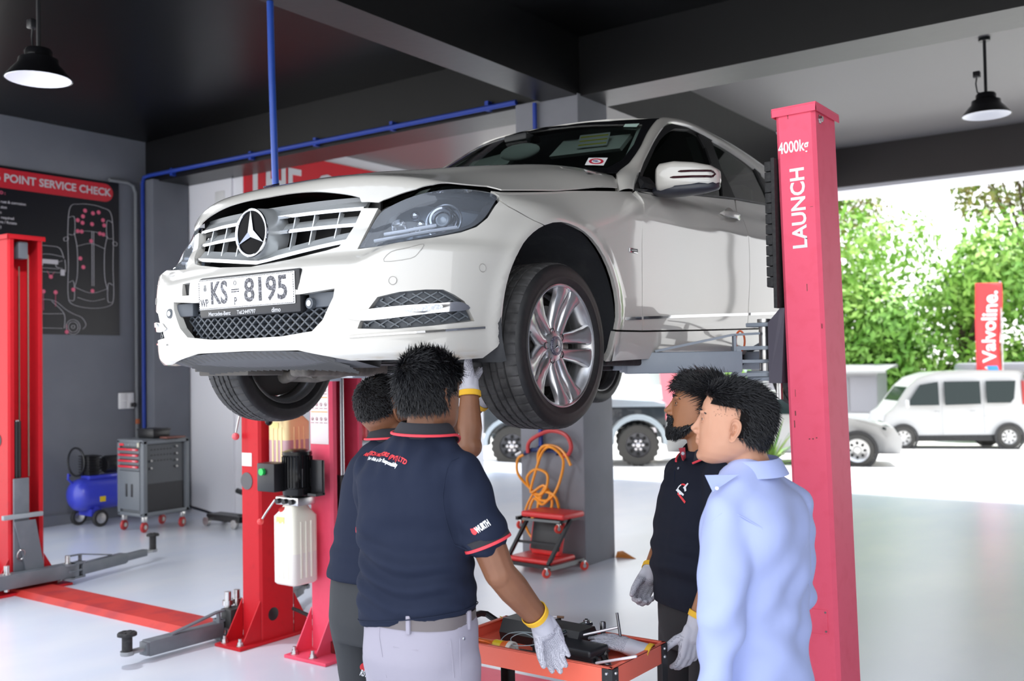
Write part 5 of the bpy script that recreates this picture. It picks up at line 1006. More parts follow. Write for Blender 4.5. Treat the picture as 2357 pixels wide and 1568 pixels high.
HS = [(.119, .018, .012, -.03), (.113, .036, .036, -.056), (.10, .052, .060, -.078), (.08, .065, .079, -.093), (.05, .0735, .092, -.102), (.02, .0755, .096, -.104), (0, .0745, .0925, -.102), (-.03, .0715, .0915, -.095), (-.06, .065, .0895, -.078), (-.085, .056, .0875, -.05), (-.105, .043, .083, -.015), (-.118, .027, .074, .02), (-.123, .012, .06, .04)]
def head_ring(z, w, yf, yb, n=36, g=0.):
    out = []
    for i in range(n):
        a = 2*pi*i/n; c, s = cos(a), sin(a); yc, ry = (yf+yb)/2, (yf-yb)/2
        out.append(V(((w+g)*np.sign(c)*abs(c)**.9, yc+(ry+g)*np.sign(s)*abs(s)**.93, z)))
    return out
def add_head(q, T):
    o = q.T; q.T = T
    q.loft([head_ring(*h) for h in HS[::-1]])
    q.loft([[V((s*w, y, z)) for s, y in ((-1, y0), (-.45, y1), (0, y2), (.45, y1), (1, y0))] for z, w, y0, y1, y2 in ((.022, .010, .085, .094, .098), (.005, .010, .083, .097, .102), (-.015, .012, .083, .104, .111), (-.030, .017, .083, .111, .121), (-.038, .019, .083, .110, .119), (-.044, .014, .083, .100, .106))])
    for s in (-1, 1):
        q.sphere((s*.013, .098, -.038), (.009, .011, .008), 10, 8); q.sphere((s*.030, .083, .022), (.026, .012, .009), 12, 8)
    q.sphere((0, .091, -.056), (.022, .009, .0065), 14, 8); q.sphere((0, .090, -.068), (.019, .009, .007), 14, 8); q.sphere((0, .077, -.104), (.022, .014, .016), 12, 8)
    q.T = o
def face_bits(root, T, beard=None, sk=0):
    for s in (-1, 1):
        q = MB(); q.T = T; q.sphere((s*.031, .0735, .002), (.0105, .0115, .0085), 16, 10); e = q.build('eye', mat('eye_white', (.45, .42, .40), .25), root); q = MB(); q.T = T; q.sphere((s*.031, .0815, .002), (.0055, .005, .0055), 12, 8); q.build('iris', mat('iris_brown', (.02, .01, .006), .2), e)
        q = MB(); q.T = T; q.tube([(s*.018, .0855, .006), (s*.026, .0875, .0105), (s*.036, .0845, .0105), (s*.044, .078, .005)], [.002, .0032, .0032, .002], 6); q.tube([(s*.020, .084, -.005), (s*.030, .0865, -.0075), (s*.042, .079, -.004)], [.002, .003, .002], 6); q.build('eyelid', M_skin[sk], root)
        q = MB(); q.T = T; q.tube([(s*.014, .0960, .021), (s*.028, .0955, .028), (s*.044, .086, .026), (s*.054, .073, .019)], [.003, .0045, .0042, .002], 6, flat=.8); q.build('eyebrow', M_hair, root)
EAR = [(-.002, .033), (-.012, .031), (-.020, .022), (-.022, .008), (-.019, -.006), (-.013, -.018), (-.008, -.029), (0, -.034), (.007, -.030), (.008, -.020), (.007, -.011), (.011, -.003), (.010, .006), (.010, .018), (.006, .028)]
def ears(root, T, m):
    for s in (-1, 1):
        O = [(p.x, p.y) for p in spline([(a, b, 0) for a, b in EAR], 3, True)]; rows = []
        for k, h in ((.86, -.010), (1.0, .004), (1.02, .0085), (.95, .0105), (.86, .009), (.76, .0045), (.64, .0075), (.52, .006), (.40, .0), (.2, -.003), (.02, -.004)):
            rows.append([T @ V((s*(.0745+h*.9-(y*.32)), -.012+y*k-.001*(1-k), -.012+z*k)) for y, z in O])
        q = MB(); q.loft(rows, True, False); q.build('ear', m, root, smooth=180)
def hair(root, T, region, growth, n=2600, L=(.03, .05), lift=.45, seed=1, base=.004, r0=.0016, wild=.35, capm=None):
    """region(p) in 0..1 on the skull (0 = bald); growth(p) = combing direction in head space"""
    rnd = random.Random(seed); q = MB(); skull = [head_ring(*h, g=base) for h in HS[:8]]; z_of = [h[0] for h in HS[:8]]
    rows = [[T @ p for p in r] for r in skull]; keep = MB(); n_ = len(skull[0])
    vs = [p for r in skull for p in r]; fs = []
    for i in range(7):
        for j in range(n_):
            ids = (i*n_+j, i*n_+(j+1) % n_, (i+1)*n_+(j+1) % n_, (i+1)*n_+j)
            if region(sum((vs[k] for k in ids), V())/4) > .25: fs.append(ids)
    fs.append(tuple(range(n_-1, -1, -1))); keep.add([T @ p for p in vs], fs)
    hb = root if capm is False else keep.build('hair', mat('hair_under', (.006, .005, .005), .9, spec=.1) if capm is None else capm, root, smooth=180, fix=False)
    k = 0; tries = 0; R3 = T.to_3x3()
    while k < n and tries < n*8:
        tries += 1; z = rnd.uniform(-.035, .119); a = rnd.uniform(0, 2*pi)
        i = max(0, min(6, next((j for j in range(7) if z_of[j] >= z >= z_of[j+1]), 6))); f = (z_of[i]-z)/(z_of[i]-z_of[i+1])
        w, yf, yb = [HS[i][m]*(1-f)+HS[i+1][m]*f for m in (1, 2, 3)]
        c, s = cos(a), sin(a); yc, ry = (yf+yb)/2, (yf-yb)/2; p = V((w*np.sign(c)*abs(c)**.9, yc+ry*np.sign(s)*abs(s)**.93, z)); g = region(p)
        if rnd.random() > g: continue
        nrm = V((p.x/.0745**2, (p.y+.005)/.098**2, p.z/.118**2)).normalized(); gr = V(growth(p)); gr = (gr-nrm*gr.dot(nrm)); gr = gr.normalized() if gr.length > 1e-3 else V((0, 0, -1))
        gr = (gr+V([rnd.gauss(0, wild) for _ in range(3)])*.8).normalized(); ln = rnd.uniform(*L)*min(1, g+.15); lf = lift*rnd.uniform(.5, 1.4)
        pts = []; cur = p+nrm*.001; d = (gr+nrm*lf*2.2).normalized()
        for j in range(5): pts.append(T @ cur); cur = cur+d*(ln/4); d = (d+gr*.45-nrm*.28*lf).normalized()
        rr = r0*.72*rnd.uniform(.7, 1.3); q.tube(pts, [rr, rr*1.25, rr*1.1, rr*.8, rr*.15], 3, caps=False); k += 1
    q.build('hair_strands' if capm is not False else 'stubble', M_hair, hb, smooth=180, fix=False); return hb
def hand(W, d, n, side, curls, g=1., thumb=(.35, .8, .45), spread=.08):
    """tubes of palm, four fingers and thumb; d = along the hand, n = palm side, side = +1/-1 for which way the thumb points"""
    d = V(d).normalized(); n = V(n); n = (n-d*n.dot(d)).normalized(); t = d.cross(n)*side; out = []
    offs_ = (.031, .0105, -.010, -.029); kn = (.086, .090, .086, .078); ln = (.070, .078, .072, .056); rr = (.0098, .0100, .0096, .0085)
    for i in range(4):
        k = W+d*kn[i]+t*offs_[i]-n*.002; out.append(([W+t*offs_[i]*.65, W+d*.045+t*offs_[i]*.9, k], [.0165*g, .0165*g, .0125*g]))
        cur = k; dd = (d+t*spread*(1.5-i)).normalized(); P = [cur]; a = 0
        for j, fr in enumerate((.44, .31, .25)):
            a += curls[i]*(1.0, 1.15, .75)[j]; e = (dd*cos(a)+n*sin(a)); cur = cur+e*ln[i]*fr; P.append(cur)
        out.append((P, [rr[i]*1.08*g, rr[i]*g, rr[i]*.93*g, rr[i]*.78*g]))
    b = W+d*.022+t*.022; e = (d*thumb[0]+t*thumb[1]+n*thumb[2]).normalized(); P = [b, b+e*.040]; e = (e+d*.55+n*.1).normalized(); P.append(P[-1]+e*.032); e = (e+d*.4+n*.15-t*.1).normalized(); P.append(P[-1]+e*.026)
    out.append((P, [.0165*g, .0130*g, .0112*g, .0088*g])); return out
def chain(q, P, R, n=14):
    q.tube(P, R, n)
    for p, r in zip(P, R): q.sphere(p, r, n, 8)
def ring_at(c, ax, r, rx=None, n=28, ref=V((0, 0, 1)), k=1.):
    x, y, z = axes(ax, ref); return [V(c)+x*r*cos(2*pi*i/n)+y*r*k*sin(2*pi*i/n) for i in range(n)]
def sec(c, r, f, w, df, db, n=30, e=.82, tilt=0.):
    """torso section: centre, right, forward, half width, depth to the front and to the back"""
    out = []
    for i in range(n):
        a = 2*pi*i/n; x = np.sign(cos(a))*abs(cos(a))**e; s = np.sign(sin(a))*abs(sin(a))**e; out.append(V(c)+r*(w*x)+f*((df if s > 0 else db)*s)+UP*(tilt*w*x))
    return out
def cloth(name, q, voxel, m, root, folds=(), sm=8):
    co, fs = fuse(q, voxel, sm, .5); n = vnormals(co, fs)
    for fn in folds: co = co+n*fn(co, n)[:, None]
    return mesh_obj(name, co, fs, m, root), BVHTree.FromPolygons([V(p) for p in co], fs)
def wnoise(co, sx, sy, sz, seed): return np.array([MN.noise(V((p[0]*sx+seed, p[1]*sy-seed, p[2]*sz+seed*.7))) for p in co])
def cam_hit(bvh, px, py):
    d = (at(px, py, 1)-CAM_P).normalized(); h = bvh.ray_cast(CAM_P, d); return (h[0], h[1]) if h[0] else (at(px, py, 3), -d)
def print_on(name, body, a, b, size_h, m, root, bvh, wide=None, bold=.0, off=.0015):
    """lettering laid on cloth between two places on it"""
    A, n1 = cam_hit(bvh, *a); B, n2 = cam_hit(bvh, *b); n = (n1+n2).normalized(); X = (B-A).normalized(); Y = n.cross(X).normalized(); L = (B-A).length
    cu_w = len(body)*.58*size_h; wide = wide or L/cu_w; c = (A+B)/2
    def warp(p):
        o = c+X*p.x+Y*p.y; h = bvh.ray_cast(o+n*.15, -n); q_ = h[0] if h[0] else o; return q_+n*(off+max(p.z, 0))
    return letters(name, body, size_h, m, root, None, .0006, bold, wide, 'CENTER', 1., warp)
def patch_on(name, poly, a, n_up, sc, m, root, bvh, off=.0012):
    """flat badge shape laid on cloth round the place a"""
    A, n = cam_hit(bvh, *a); X = V(n_up).cross(n).normalized(); Y = n.cross(X); vs = []
    for x, y in poly:
        o = A+X*(x*sc)+Y*(y*sc); h = bvh.ray_cast(o+n*.1, -n); vs.append((h[0] if h[0] else o)+n*off)
    q = MB(); q.loft([vs, [v+n*.0006 for v in vs]]); return q.build(name, m, root, smooth=0)
def stretch_ring(name, pts, r, m, parent, n=6): q = MB(); q.tube(pts, r, n, True); return q.build(name, m, parent)
def polo_collar(root, shirt, nb, up, fwd, r=.066, open_=.35, h=.045, red=True, m=None):
    r_, f_, u_ = basis(fwd, up); rows = []; edge = []
    for i in range(33):
        a = open_+(2*pi-2*open_)*i/32; dx, dy = sin(a), cos(a); k = 1+.0*dx
        e = r_*dx*1.0+f_*dy*1.08; dip = -.035*max(0, dy)**2
        rows.append([nb+e*(r-.002)+u_*(dip-.005), nb+e*(r-.001)+u_*(h*.7+dip), nb+e*(r+.004)+u_*(h+dip), nb+e*(r+.011)+u_*(h*.85+dip), nb+e*(r+.030)+u_*(.004+dip*1.25), nb+e*(r+.026)+u_*(.004+dip*1.25)]); edge.append(rows[-1][4]+u_*.004+e*.001)
    q = MB(); q.grid(rows); c = q.build('collar', m or M_polocollar, shirt, smooth=60)
    if red: q = MB(); q.tube(edge, .0042, 6); q.build('collar_stripe', M_polored, c)
    return c
def glove_on(root, W, d, n, side, curls, arm_dir, thumb=(.35, .8, .45), spread=.08, cuff=.075, wr=.034, dots=True):
    q = MB()
    for P, R in hand(W, d, n, side, curls, 1.16, thumb, spread): chain(q, P, R, 12)
    a = V(arm_dir).normalized(); chain(q, [W-a*(cuff-.012), W-a*.03, W+V(d).normalized()*.02], [wr*1.04, wr*.96, wr*.92], 16)
    co, fs = fuse(q, .0036, 5, .5); nn = V(n).normalized(); nr = vnormals(co, fs); cen = co[np.array([f[0] for f in fs])]; dd = np.array(V(d).normalized()); rel = (cen-np.array(W)) @ dd
    fn = nr[np.array([f[0] for f in fs])] @ np.array(nn); mi = ((fn > -.55) & (rel > .02)).astype(int) if dots else np.zeros(len(fs), int)
    o = mesh_obj('glove', co, fs, [M_glove, M_gdot], root, mi)
    q = MB(); c = W-a*(cuff-.006); x, y, z = axes(a); ring = [[c+z*t+(x*cos(b)+y*sin(b))*(wr*k) for b in [2*pi*i/28 for i in range(28)]] for t, k in ((.004, 1.05), (.004, 1.12), (-.014, 1.16), (-.016, 1.08), (-.004, .95))]; q.loft(ring, True, False); q.build('glove_cuff', M_cuff, o); return o
def body_core(q, N, head, chest, hip, r, f, legs, arms, neck_r=.056):
    """skin figure: head, neck, slim trunk and limbs under the clothes, one surface"""
    q.tube([N-V((0, 0, .03)), N+V((0, 0, .02)), head+(N-head)*.35], [neck_r*1.02, neck_r, neck_r*.98], 18)
    q.loft([sec(hip, r, f, .12, .08, .08), sec(hip.lerp(chest, .5), r, f, .11, .075, .075), sec(chest, r, f, .125, .08, .08), sec(chest.lerp(N, .7), r, f, .10, .05, .05), sec(N, r, f, .05, .05, .05)])
    for P, R in legs+arms: chain(q, P, R, 12)
def legs_of(hip, r, f, spread=.095, knee=.50, out=.0, step=0.):
    out_ = []
    for s in (-1, 1):
        h = hip+r*(s*spread); k = V((h.x, h.y, knee))+r*(s*out)+f*(.03+step*s*.6); a = V((h.x, h.y, .09))+r*(s*out*1.3)+f*(-.02+step*s); out_.append((h, k, a))
    return out_
def trousers(root, hip, waist, r, f, LG, m, w=.17, dp=.13, seat=.145, leg=(.098, .068, .055), folds=.004, z_cut=None):
    q = MB(); q.loft([sec(hip-V((0, 0, .08)), r, f, w*.92, dp*.85, seat*.85), sec(hip, r, f, w*1.03, dp*.98, seat), sec(hip+V((0, 0, .10)), r, f, w*1.02, dp, seat*.92), sec(waist, r, f, w*.97, dp*.97, dp*.97)])
    for h, k, a in LG: chain(q, [h-V((0, 0, .02)), h.lerp(k, .5), k, k.lerp(a, .5), a], [leg[0], leg[0]*.88, leg[1]*1.05, leg[1]*.95, leg[2]*1.1], 18)
    return cloth('trousers', q, .010, m, root, [lambda co, n: folds*wnoise(co, 5, 5, 11, 3.1)], 8)
def shoes(root, LG, f, m):
    for h, k, a in LG:
        q = MB(); q.loft([sec(V((a.x, a.y, 0))+f*o, f.cross(V((0, 0, 1))), V((0, 0, 1)), w, hh, .0, 16) for o, w, hh in ((-.09, .03, .05), (-.075, .04, .085), (0, .043, .09), (.08, .048, .06), (.15, .045, .045), (.185, .02, .03))]); q.build('shoe', m, root, smooth=60)
M_grey_tr = mat('grey_lilac_trousers', (.31, .29, .345), .85, bump=(300, .2, .001)); M_black_tr = mat('black_trousers', (.014, .014, .017), .8, bump=(250, .2, .001)); M_char_tr = mat('charcoal_cargo_trousers', (.028, .030, .034), .85, bump=(250, .2, .001)); M_shoe = mat('black_shoe', (.01, .01, .01), .45)
M_shirt = mat('light_blue_shirt', (.36, .42, .70), .8, sheen=.1, bump=(380, .1, .001))
UP = V((0, 0, 1))
# ---- man in grey trousers, back to us, reaching into the red tool cart
def build_reacher():
    d0 = 3.0; f = (CA*cos(rad(27))-CL*sin(rad(27))).normalized(); r = f.cross(UP)
    hip, N, hd = at(970, 1500, d0), at(980, 1003, d0-.01), at(992, 903, d0+.01)
    root = thing('person', 'man in navy polo and grey trousers reaching a gloved hand into the red tool cart', 'person', (hip.x, hip.y, 0)); o_ = root.location
    L = lambda p: p-o_
    global _off
    S = lambda px, py, d: at(px, py, d)
    shR, elR, wrR = S(1060, 1092, 2.92), S(1150, 1318, 2.90), S(1250, 1436, 3.03); shL, elL, wrL = S(858, 1082, 3.08), S(872, 1265, 3.24), S(930, 1400, 3.36)
    LG = legs_of(hip, r, f); chest = at(958, 1170, d0)
    q = MB(); T = place(hd, CA*cos(rad(38))-CL*sin(rad(38)), rad(4)); add_head(q, T)
    dR, nR = (V((wrR.x, wrR.y, 0))-V((elR.x, elR.y, 0))).normalized()*.45+V((0, 0, -.8)), V((-.2, -.3, -.3))
    body_core(q, N, hd, chest, hip, r, f, [([h, k, a], [.075, .05, .04]) for h, k, a in LG], [([shR, shR.lerp(elR, .55), elR, elR.lerp(wrR, .3), wrR], [.058, .053, .047, .0475, .032]), ([shL, shL.lerp(elL, .55), elL, elL.lerp(wrL, .3), wrL], [.055, .05, .044, .044, .03])], .060)
    nR = -CL*.25-CA*.75+V((0, 0, -.35)); cuR_ = (.38, .34, .32, .36)
    for P, R in hand(wrR, dR, nR, 1, cuR_, .74, (.75, .42, .55), .035): chain(q, P, R, 8)
    for P, R in hand(wrL, V((.1, .3, -.9)), r*-1, -1, (.3, .35, .4, .5), .74): chain(q, P, R, 8)
    co, fs = fuse(q, .0045, 4, .5); mesh_obj('body', co-np.array(o_), fs, M_skin[0], root)
    # everything below is laid out in world coordinates, then moved into the person's frame
    kids = []
    hb = hair(root, T, lambda p: 1.0 if p.z > .035+.25*max(0, p.y) else (1.0 if p.y < -.012 and p.z > -.06 else (.5 if p.y < .03 and p.z > .0 else 0.)), lambda p: (p.x*3+.35, -.35-p.y*2, .25-1.1*min(1, max(0, (.10-p.z)/.06))), 8000, (.026, .048), .17, 5, .007, .0015, .40)
    q = MB()
    hem = at(962, 1412, d0); tl = r*.0+UP
    st = [(hem-UP*.012+r*.0, .180, .128, .131), (at(962, 1390, d0), .184, .133, .135), (at(958, 1320, d0), .180, .13, .128), (at(955, 1240, d0), .180, .125, .120), (at(955, 1160, d0), .188, .125, .122), (at(958, 1095, d0), .185, .115, .118), (at(963, 1055, d0), .158, .09, .10), (at(972, 1025, d0), .112, .072, .078), (at(980, 1000, d0), .076, .070, .070), (N+UP*.035, .066, .062, .062)]
    q.loft([sec(c, r, f, w, df, db, 30, .82, .16 if i == 0 else .10 if i == 1 else 0) for i, (c, w, df, db) in enumerate(st)])
    cuR, cuL = shR.lerp(elR, .66), shL.lerp(elL, .68)
    chain(q, [N+r*.04-UP*.01, st[6][0]+r*.10, shR+UP*.006, shR.lerp(elR, .4), cuR], [.05, .058, .068, .069, .066], 18); chain(q, [N-r*.04-UP*.01, st[6][0]-r*.10, shL, shL.lerp(elL, .4), cuL], [.05, .056, .064, .066, .062], 18)
    zc = st[0][0].z
    def fold(co, n):
        h = co[:, 2]-zc; w1 = np.exp(-((h-.14)/.11)**2); a = np.array(r); b = np.array(f); x = (co-np.array(hem)) @ a; back = np.clip(-(n @ b), 0, 1)
        wr = np.sin(h*95+x*22+6*wnoise(co, 4, 4, 3, 1.3))*.0095*w1*(.3+.7*back)+.006*np.sin(h*42-x*18+5*wnoise(co, 3, 3, 3, 9))*np.exp(-((h-.30)/.14)**2); ga = np.sin(x*95+3*wnoise(co, 6, 6, 6, 2))*.0055*np.exp(-((h-.50)/.06)**2)*back
        return wr+ga+.008*wnoise(co, 8, 8, 9, 4.2)+.0015*wnoise(co, 30, 30, 30, .2)
    sh, bv = cloth('polo_shirt', q, .0075, M_polo, root, [fold], 12)
    stretch_ring('hem_stitch', sec(st[0][0]+UP*.02, r, f, .184, .133, .136, 40, .82, .15), .0016, M_polo, sh)
    for c, e, k in ((cuR, elR-shR, .0668), (cuL, elL-shL, .063)):
        e = e.normalized(); q = MB(); x, y, z = axes(e); q.loft([[c+z*t+(x*cos(b)+y*sin(b))*rr for b in [2*pi*i/32 for i in range(32)]] for t, rr in ((-.012, k*.98), (-.01, k+.003), (.008, k+.004), (.010, k*.95))], True, False); q.build('sleeve_band', M_polocollar, sh)
        q = MB(); q.loft([[c+z*t+(x*cos(b)+y*sin(b))*rr for b in [2*pi*i/32 for i in range(32)]] for t, rr in ((.008, k), (.009, k+.0055), (.017, k+.0055), (.019, k*.96), (.012, k*.9))], True, False); q.build('sleeve_stripe', M_polored, sh)
    seam = [bv.find_nearest(shR.lerp(elR, t*.2)+(-CA*.07+(r*-.03))*1.0+r*(.02-.06*sin(3*t))+UP*(.08-.25*t))[0] for t in np.linspace(0, 1, 12)]
    q = MB(); q.tube(seam, .0016, 5); q.build('shoulder_seam', M_polo, sh)
    polo_collar(root, sh, N+UP*.0, (hd-N).normalized(), CA*cos(rad(30))-CL*sin(rad(30)), .068, .3, .042)
    print_on('back_lettering', 'RAYTECH MOTORS (PVT) LTD', (839, 1046), (938, 1068), .019, mat('print_red', (.72, .04, .05), .6), sh, bv, None, .0007)
    print_on('back_slogan', 'Your Ride is Our Responsibility', (836, 1056), (932, 1081), .017, mat('print_white', (.78, .78, .80), .6), sh, bv, None, .0005)
    print_on('sleeve_lettering', 'WURTH', (1099, 1221), (1123, 1205), .026, mat('print_white', (0, 0, 0)), sh, bv, None, .0014)
    patch_on('sleeve_badge', [(-.5, .5), (-.1, .42), (.1, .5), (.5, .5), (.48, -.1), (.3, -.42), (0, -.55), (-.3, -.42), (-.48, -.1)], (1092, 1223), (r*-.35+UP), .020, mat('print_red', (0, 0, 0)), sh, bv)
    tr, tb = trousers(root, hip, at(966, 1405, d0), r, f, LG, M_grey_tr, .172, .125, .140)
    for dz in (0,): 
        c = at(966, 1412, d0); q = MB(); q.loft([sec(c+UP*z, r, f, .1685*k, .122*k, .1245*k, 48) for z, k in ((-.018, 1.0), (-.018, 1.025), (.018, 1.025), (.018, 1.0))], True, False); be = q.build('belt', mat('grey_brown_belt', (.135, .115, .115), .5), root)
        for a in (-.18, 1.9): q = MB(); p = c+r*(.175*cos(-pi/2+a*.6+.35))+f*(.129*sin(-pi/2+a*.6+.35)); q.box(p, (.014, .014, .055), Euler((0, 0, math.atan2(r.y, r.x))).to_matrix(), .003); q.build('belt_loop', M_grey_tr, tr)
    def seamline(pts, nm='trouser_seam', rr=.0018):
        P = [cam_hit(tb, *p)[0] for p in pts]; q = MB(); q.tube(P, rr, 5); return q.build(nm, M_grey_tr, tr)
    seamline([(875, 1435), (873, 1465), (880, 1510), (890, 1560)]); seamline([(1030, 1440), (1038, 1480), (1042, 1520), (1045, 1560)]); seamline([(905, 1490), (960, 1498), (1030, 1482)], 'pocket_seam'); seamline([(1052, 1432), (1058, 1475), (1060, 1560)])
    for p in ((1073, 1431), (1068, 1470)): A, n = cam_hit(tb, *p); q = MB(); q.lathe([(0, .003), (.004, .002), (.005, 0)], A, n, 12); q.build('rivet', M_steel, tr)
    shoes(root, LG, f, M_shoe)
    glove_on(root, wrR, dR, nR, 1, cuR_, wrR-elR, (.75, .42, .55), .035, .05, .037)
    glove_on(root, wrL, V((.1, .3, -.9)), r*-1, -1, (.3, .35, .4, .5), wrL-elL)
    face_bits(root, T); ears(root, T, M_skin[0])
    for c in root.children:
        if c.name.startswith('body'): continue
        c.location = -V(o_)
    return root
build_reacher()
# ---- man reaching up to the wheel, behind him
def build_lifter():
    d0 = 3.6; f = (CA*.80-CL*.60).normalized(); r = f.cross(UP)
    hip, N, hd = at(868, 1420, d0), at(905, 1012, d0), at(884, 940, d0)
    root = thing('person', 'man in navy polo reaching both arms up beside the front tyre', 'person', (hip.x, hip.y, 0)); o_ = V(root.location)
    shR, elR, wrR = at(985, 1050, 3.52), at(1082, 1028, 3.44), at(1080, 888, 3.50); shL, elL, wrL = at(905, 1035, 3.78), at(1035, 985, 3.86), at(1125, 908, 3.74)
    LG = legs_of(hip, r, f); chest = at(895, 1150, d0)
    q = MB(); T = place(hd, CA*cos(rad(40))-CL*sin(rad(40)), rad(20)); add_head(q, T)
    body_core(q, N, hd, chest, hip, r, f, [([h, k, a], [.075, .05, .04]) for h, k, a in LG], [([shR, shR.lerp(elR, .55), elR, elR.lerp(wrR, .3), wrR], [.056, .050, .043, .044, .030]), ([shL, shL.lerp(elL, .55), elL, elL.lerp(wrL, .3), wrL], [.055, .048, .042, .042, .030])])
    for W, e, n, s in ((wrR, wrR-elR, -CL, 1), (wrL, wrL-elL, CL, -1)):
        for P, R in hand(W, e, n, s, (.3, .3, .35, .4), .74, (.5, .6, .5), .06 if s > 0 else .06): chain(q, P, R, 8)
    co, fs = fuse(q, .0045, 4, .5); mesh_obj('body', co-np.array(o_), fs, M_skin[0], root)
    hair(root, T, lambda p: 1.0 if p.z > .055+.15*max(0, p.y) or (p.y < -.03 and p.z > .0) else 0., lambda p: (p.x, .3, -.5), 5200, (.010, .020), .28, 8, .005, .0013, .35)
    hair(root, T, lambda p: .6 if p.z > -.02 and p.y < .035 else 0., lambda p: (0, -.3, -1), 1100, (.003, .006), .3, 9, .0015, .0007, .3, False)
    q = MB()
    st = [(at(862, 1330, d0), .185, .14, .14), (at(868, 1290, d0), .185, .138, .135), (at(880, 1200, d0), .18, .13, .125), (at(892, 1110, d0), .182, .125, .122), (at(900, 1060, d0), .165, .10, .105), (at(903, 1030, d0), .115, .08, .08), (at(905, 1012, d0), .074, .068, .068), (N+UP*.03, .064, .06, .06)]
    q.loft([sec(c, r, f, w, df, db) for c, w, df, db in st]); cuR, cuL = shR.lerp(elR, .35), shL.lerp(elL, .5)
    chain(q, [st[4][0]+r*.09, shR, cuR], [.06, .068, .062], 16); chain(q, [st[4][0]-r*.09, shL, cuL], [.06, .066, .062], 16)
    zc = st[0][0].z
    sh, bv = cloth('polo_shirt', q, .009, M_polo, root, [lambda co, n: .006*wnoise(co, 5, 5, 14, 1.5)+np.sin((co[:, 2]-zc)*80)*.004*np.exp(-((co[:, 2]-zc-.1)/.08)**2)], 7)
    polo_collar(root, sh, N, (hd-N).normalized()*.4+UP, f, .066, .3, .042)
    tr, tb = trousers(root, hip, at(866, 1320, d0), r, f, LG, M_char_tr, .178, .13, .14, (.105, .078, .066))
    print_on('pocket_lettering', 'RSY', (829, 1548), (846, 1553), .03, mat('print_white', (0, 0, 0)), tr, tb, None, .001)
    patch_on('pocket_emblem', [(.5*cos(2*pi*i/16), .5*sin(2*pi*i/16)) for i in range(16)], (838, 1535), UP, .03, mat('print_red', (0, 0, 0)), tr, tb)
    shoes(root, LG, f, M_shoe)
    glove_on(root, wrR, wrR-elR, -CL, 1, (.3, .3, .35, .4), wrR-elR, (.5, .6, .5), .06, .03, .036)
    glove_on(root, wrL, wrL-elL, CL, -1, (.3, .3, .35, .4), wrL-elL, (.5, .6, .5), .06, .05, .034)
    face_bits(root, T); ears(root, T, M_skin[0])
    for c in root.children:
        if not c.name.startswith('body'): c.location = -o_
build_lifter()
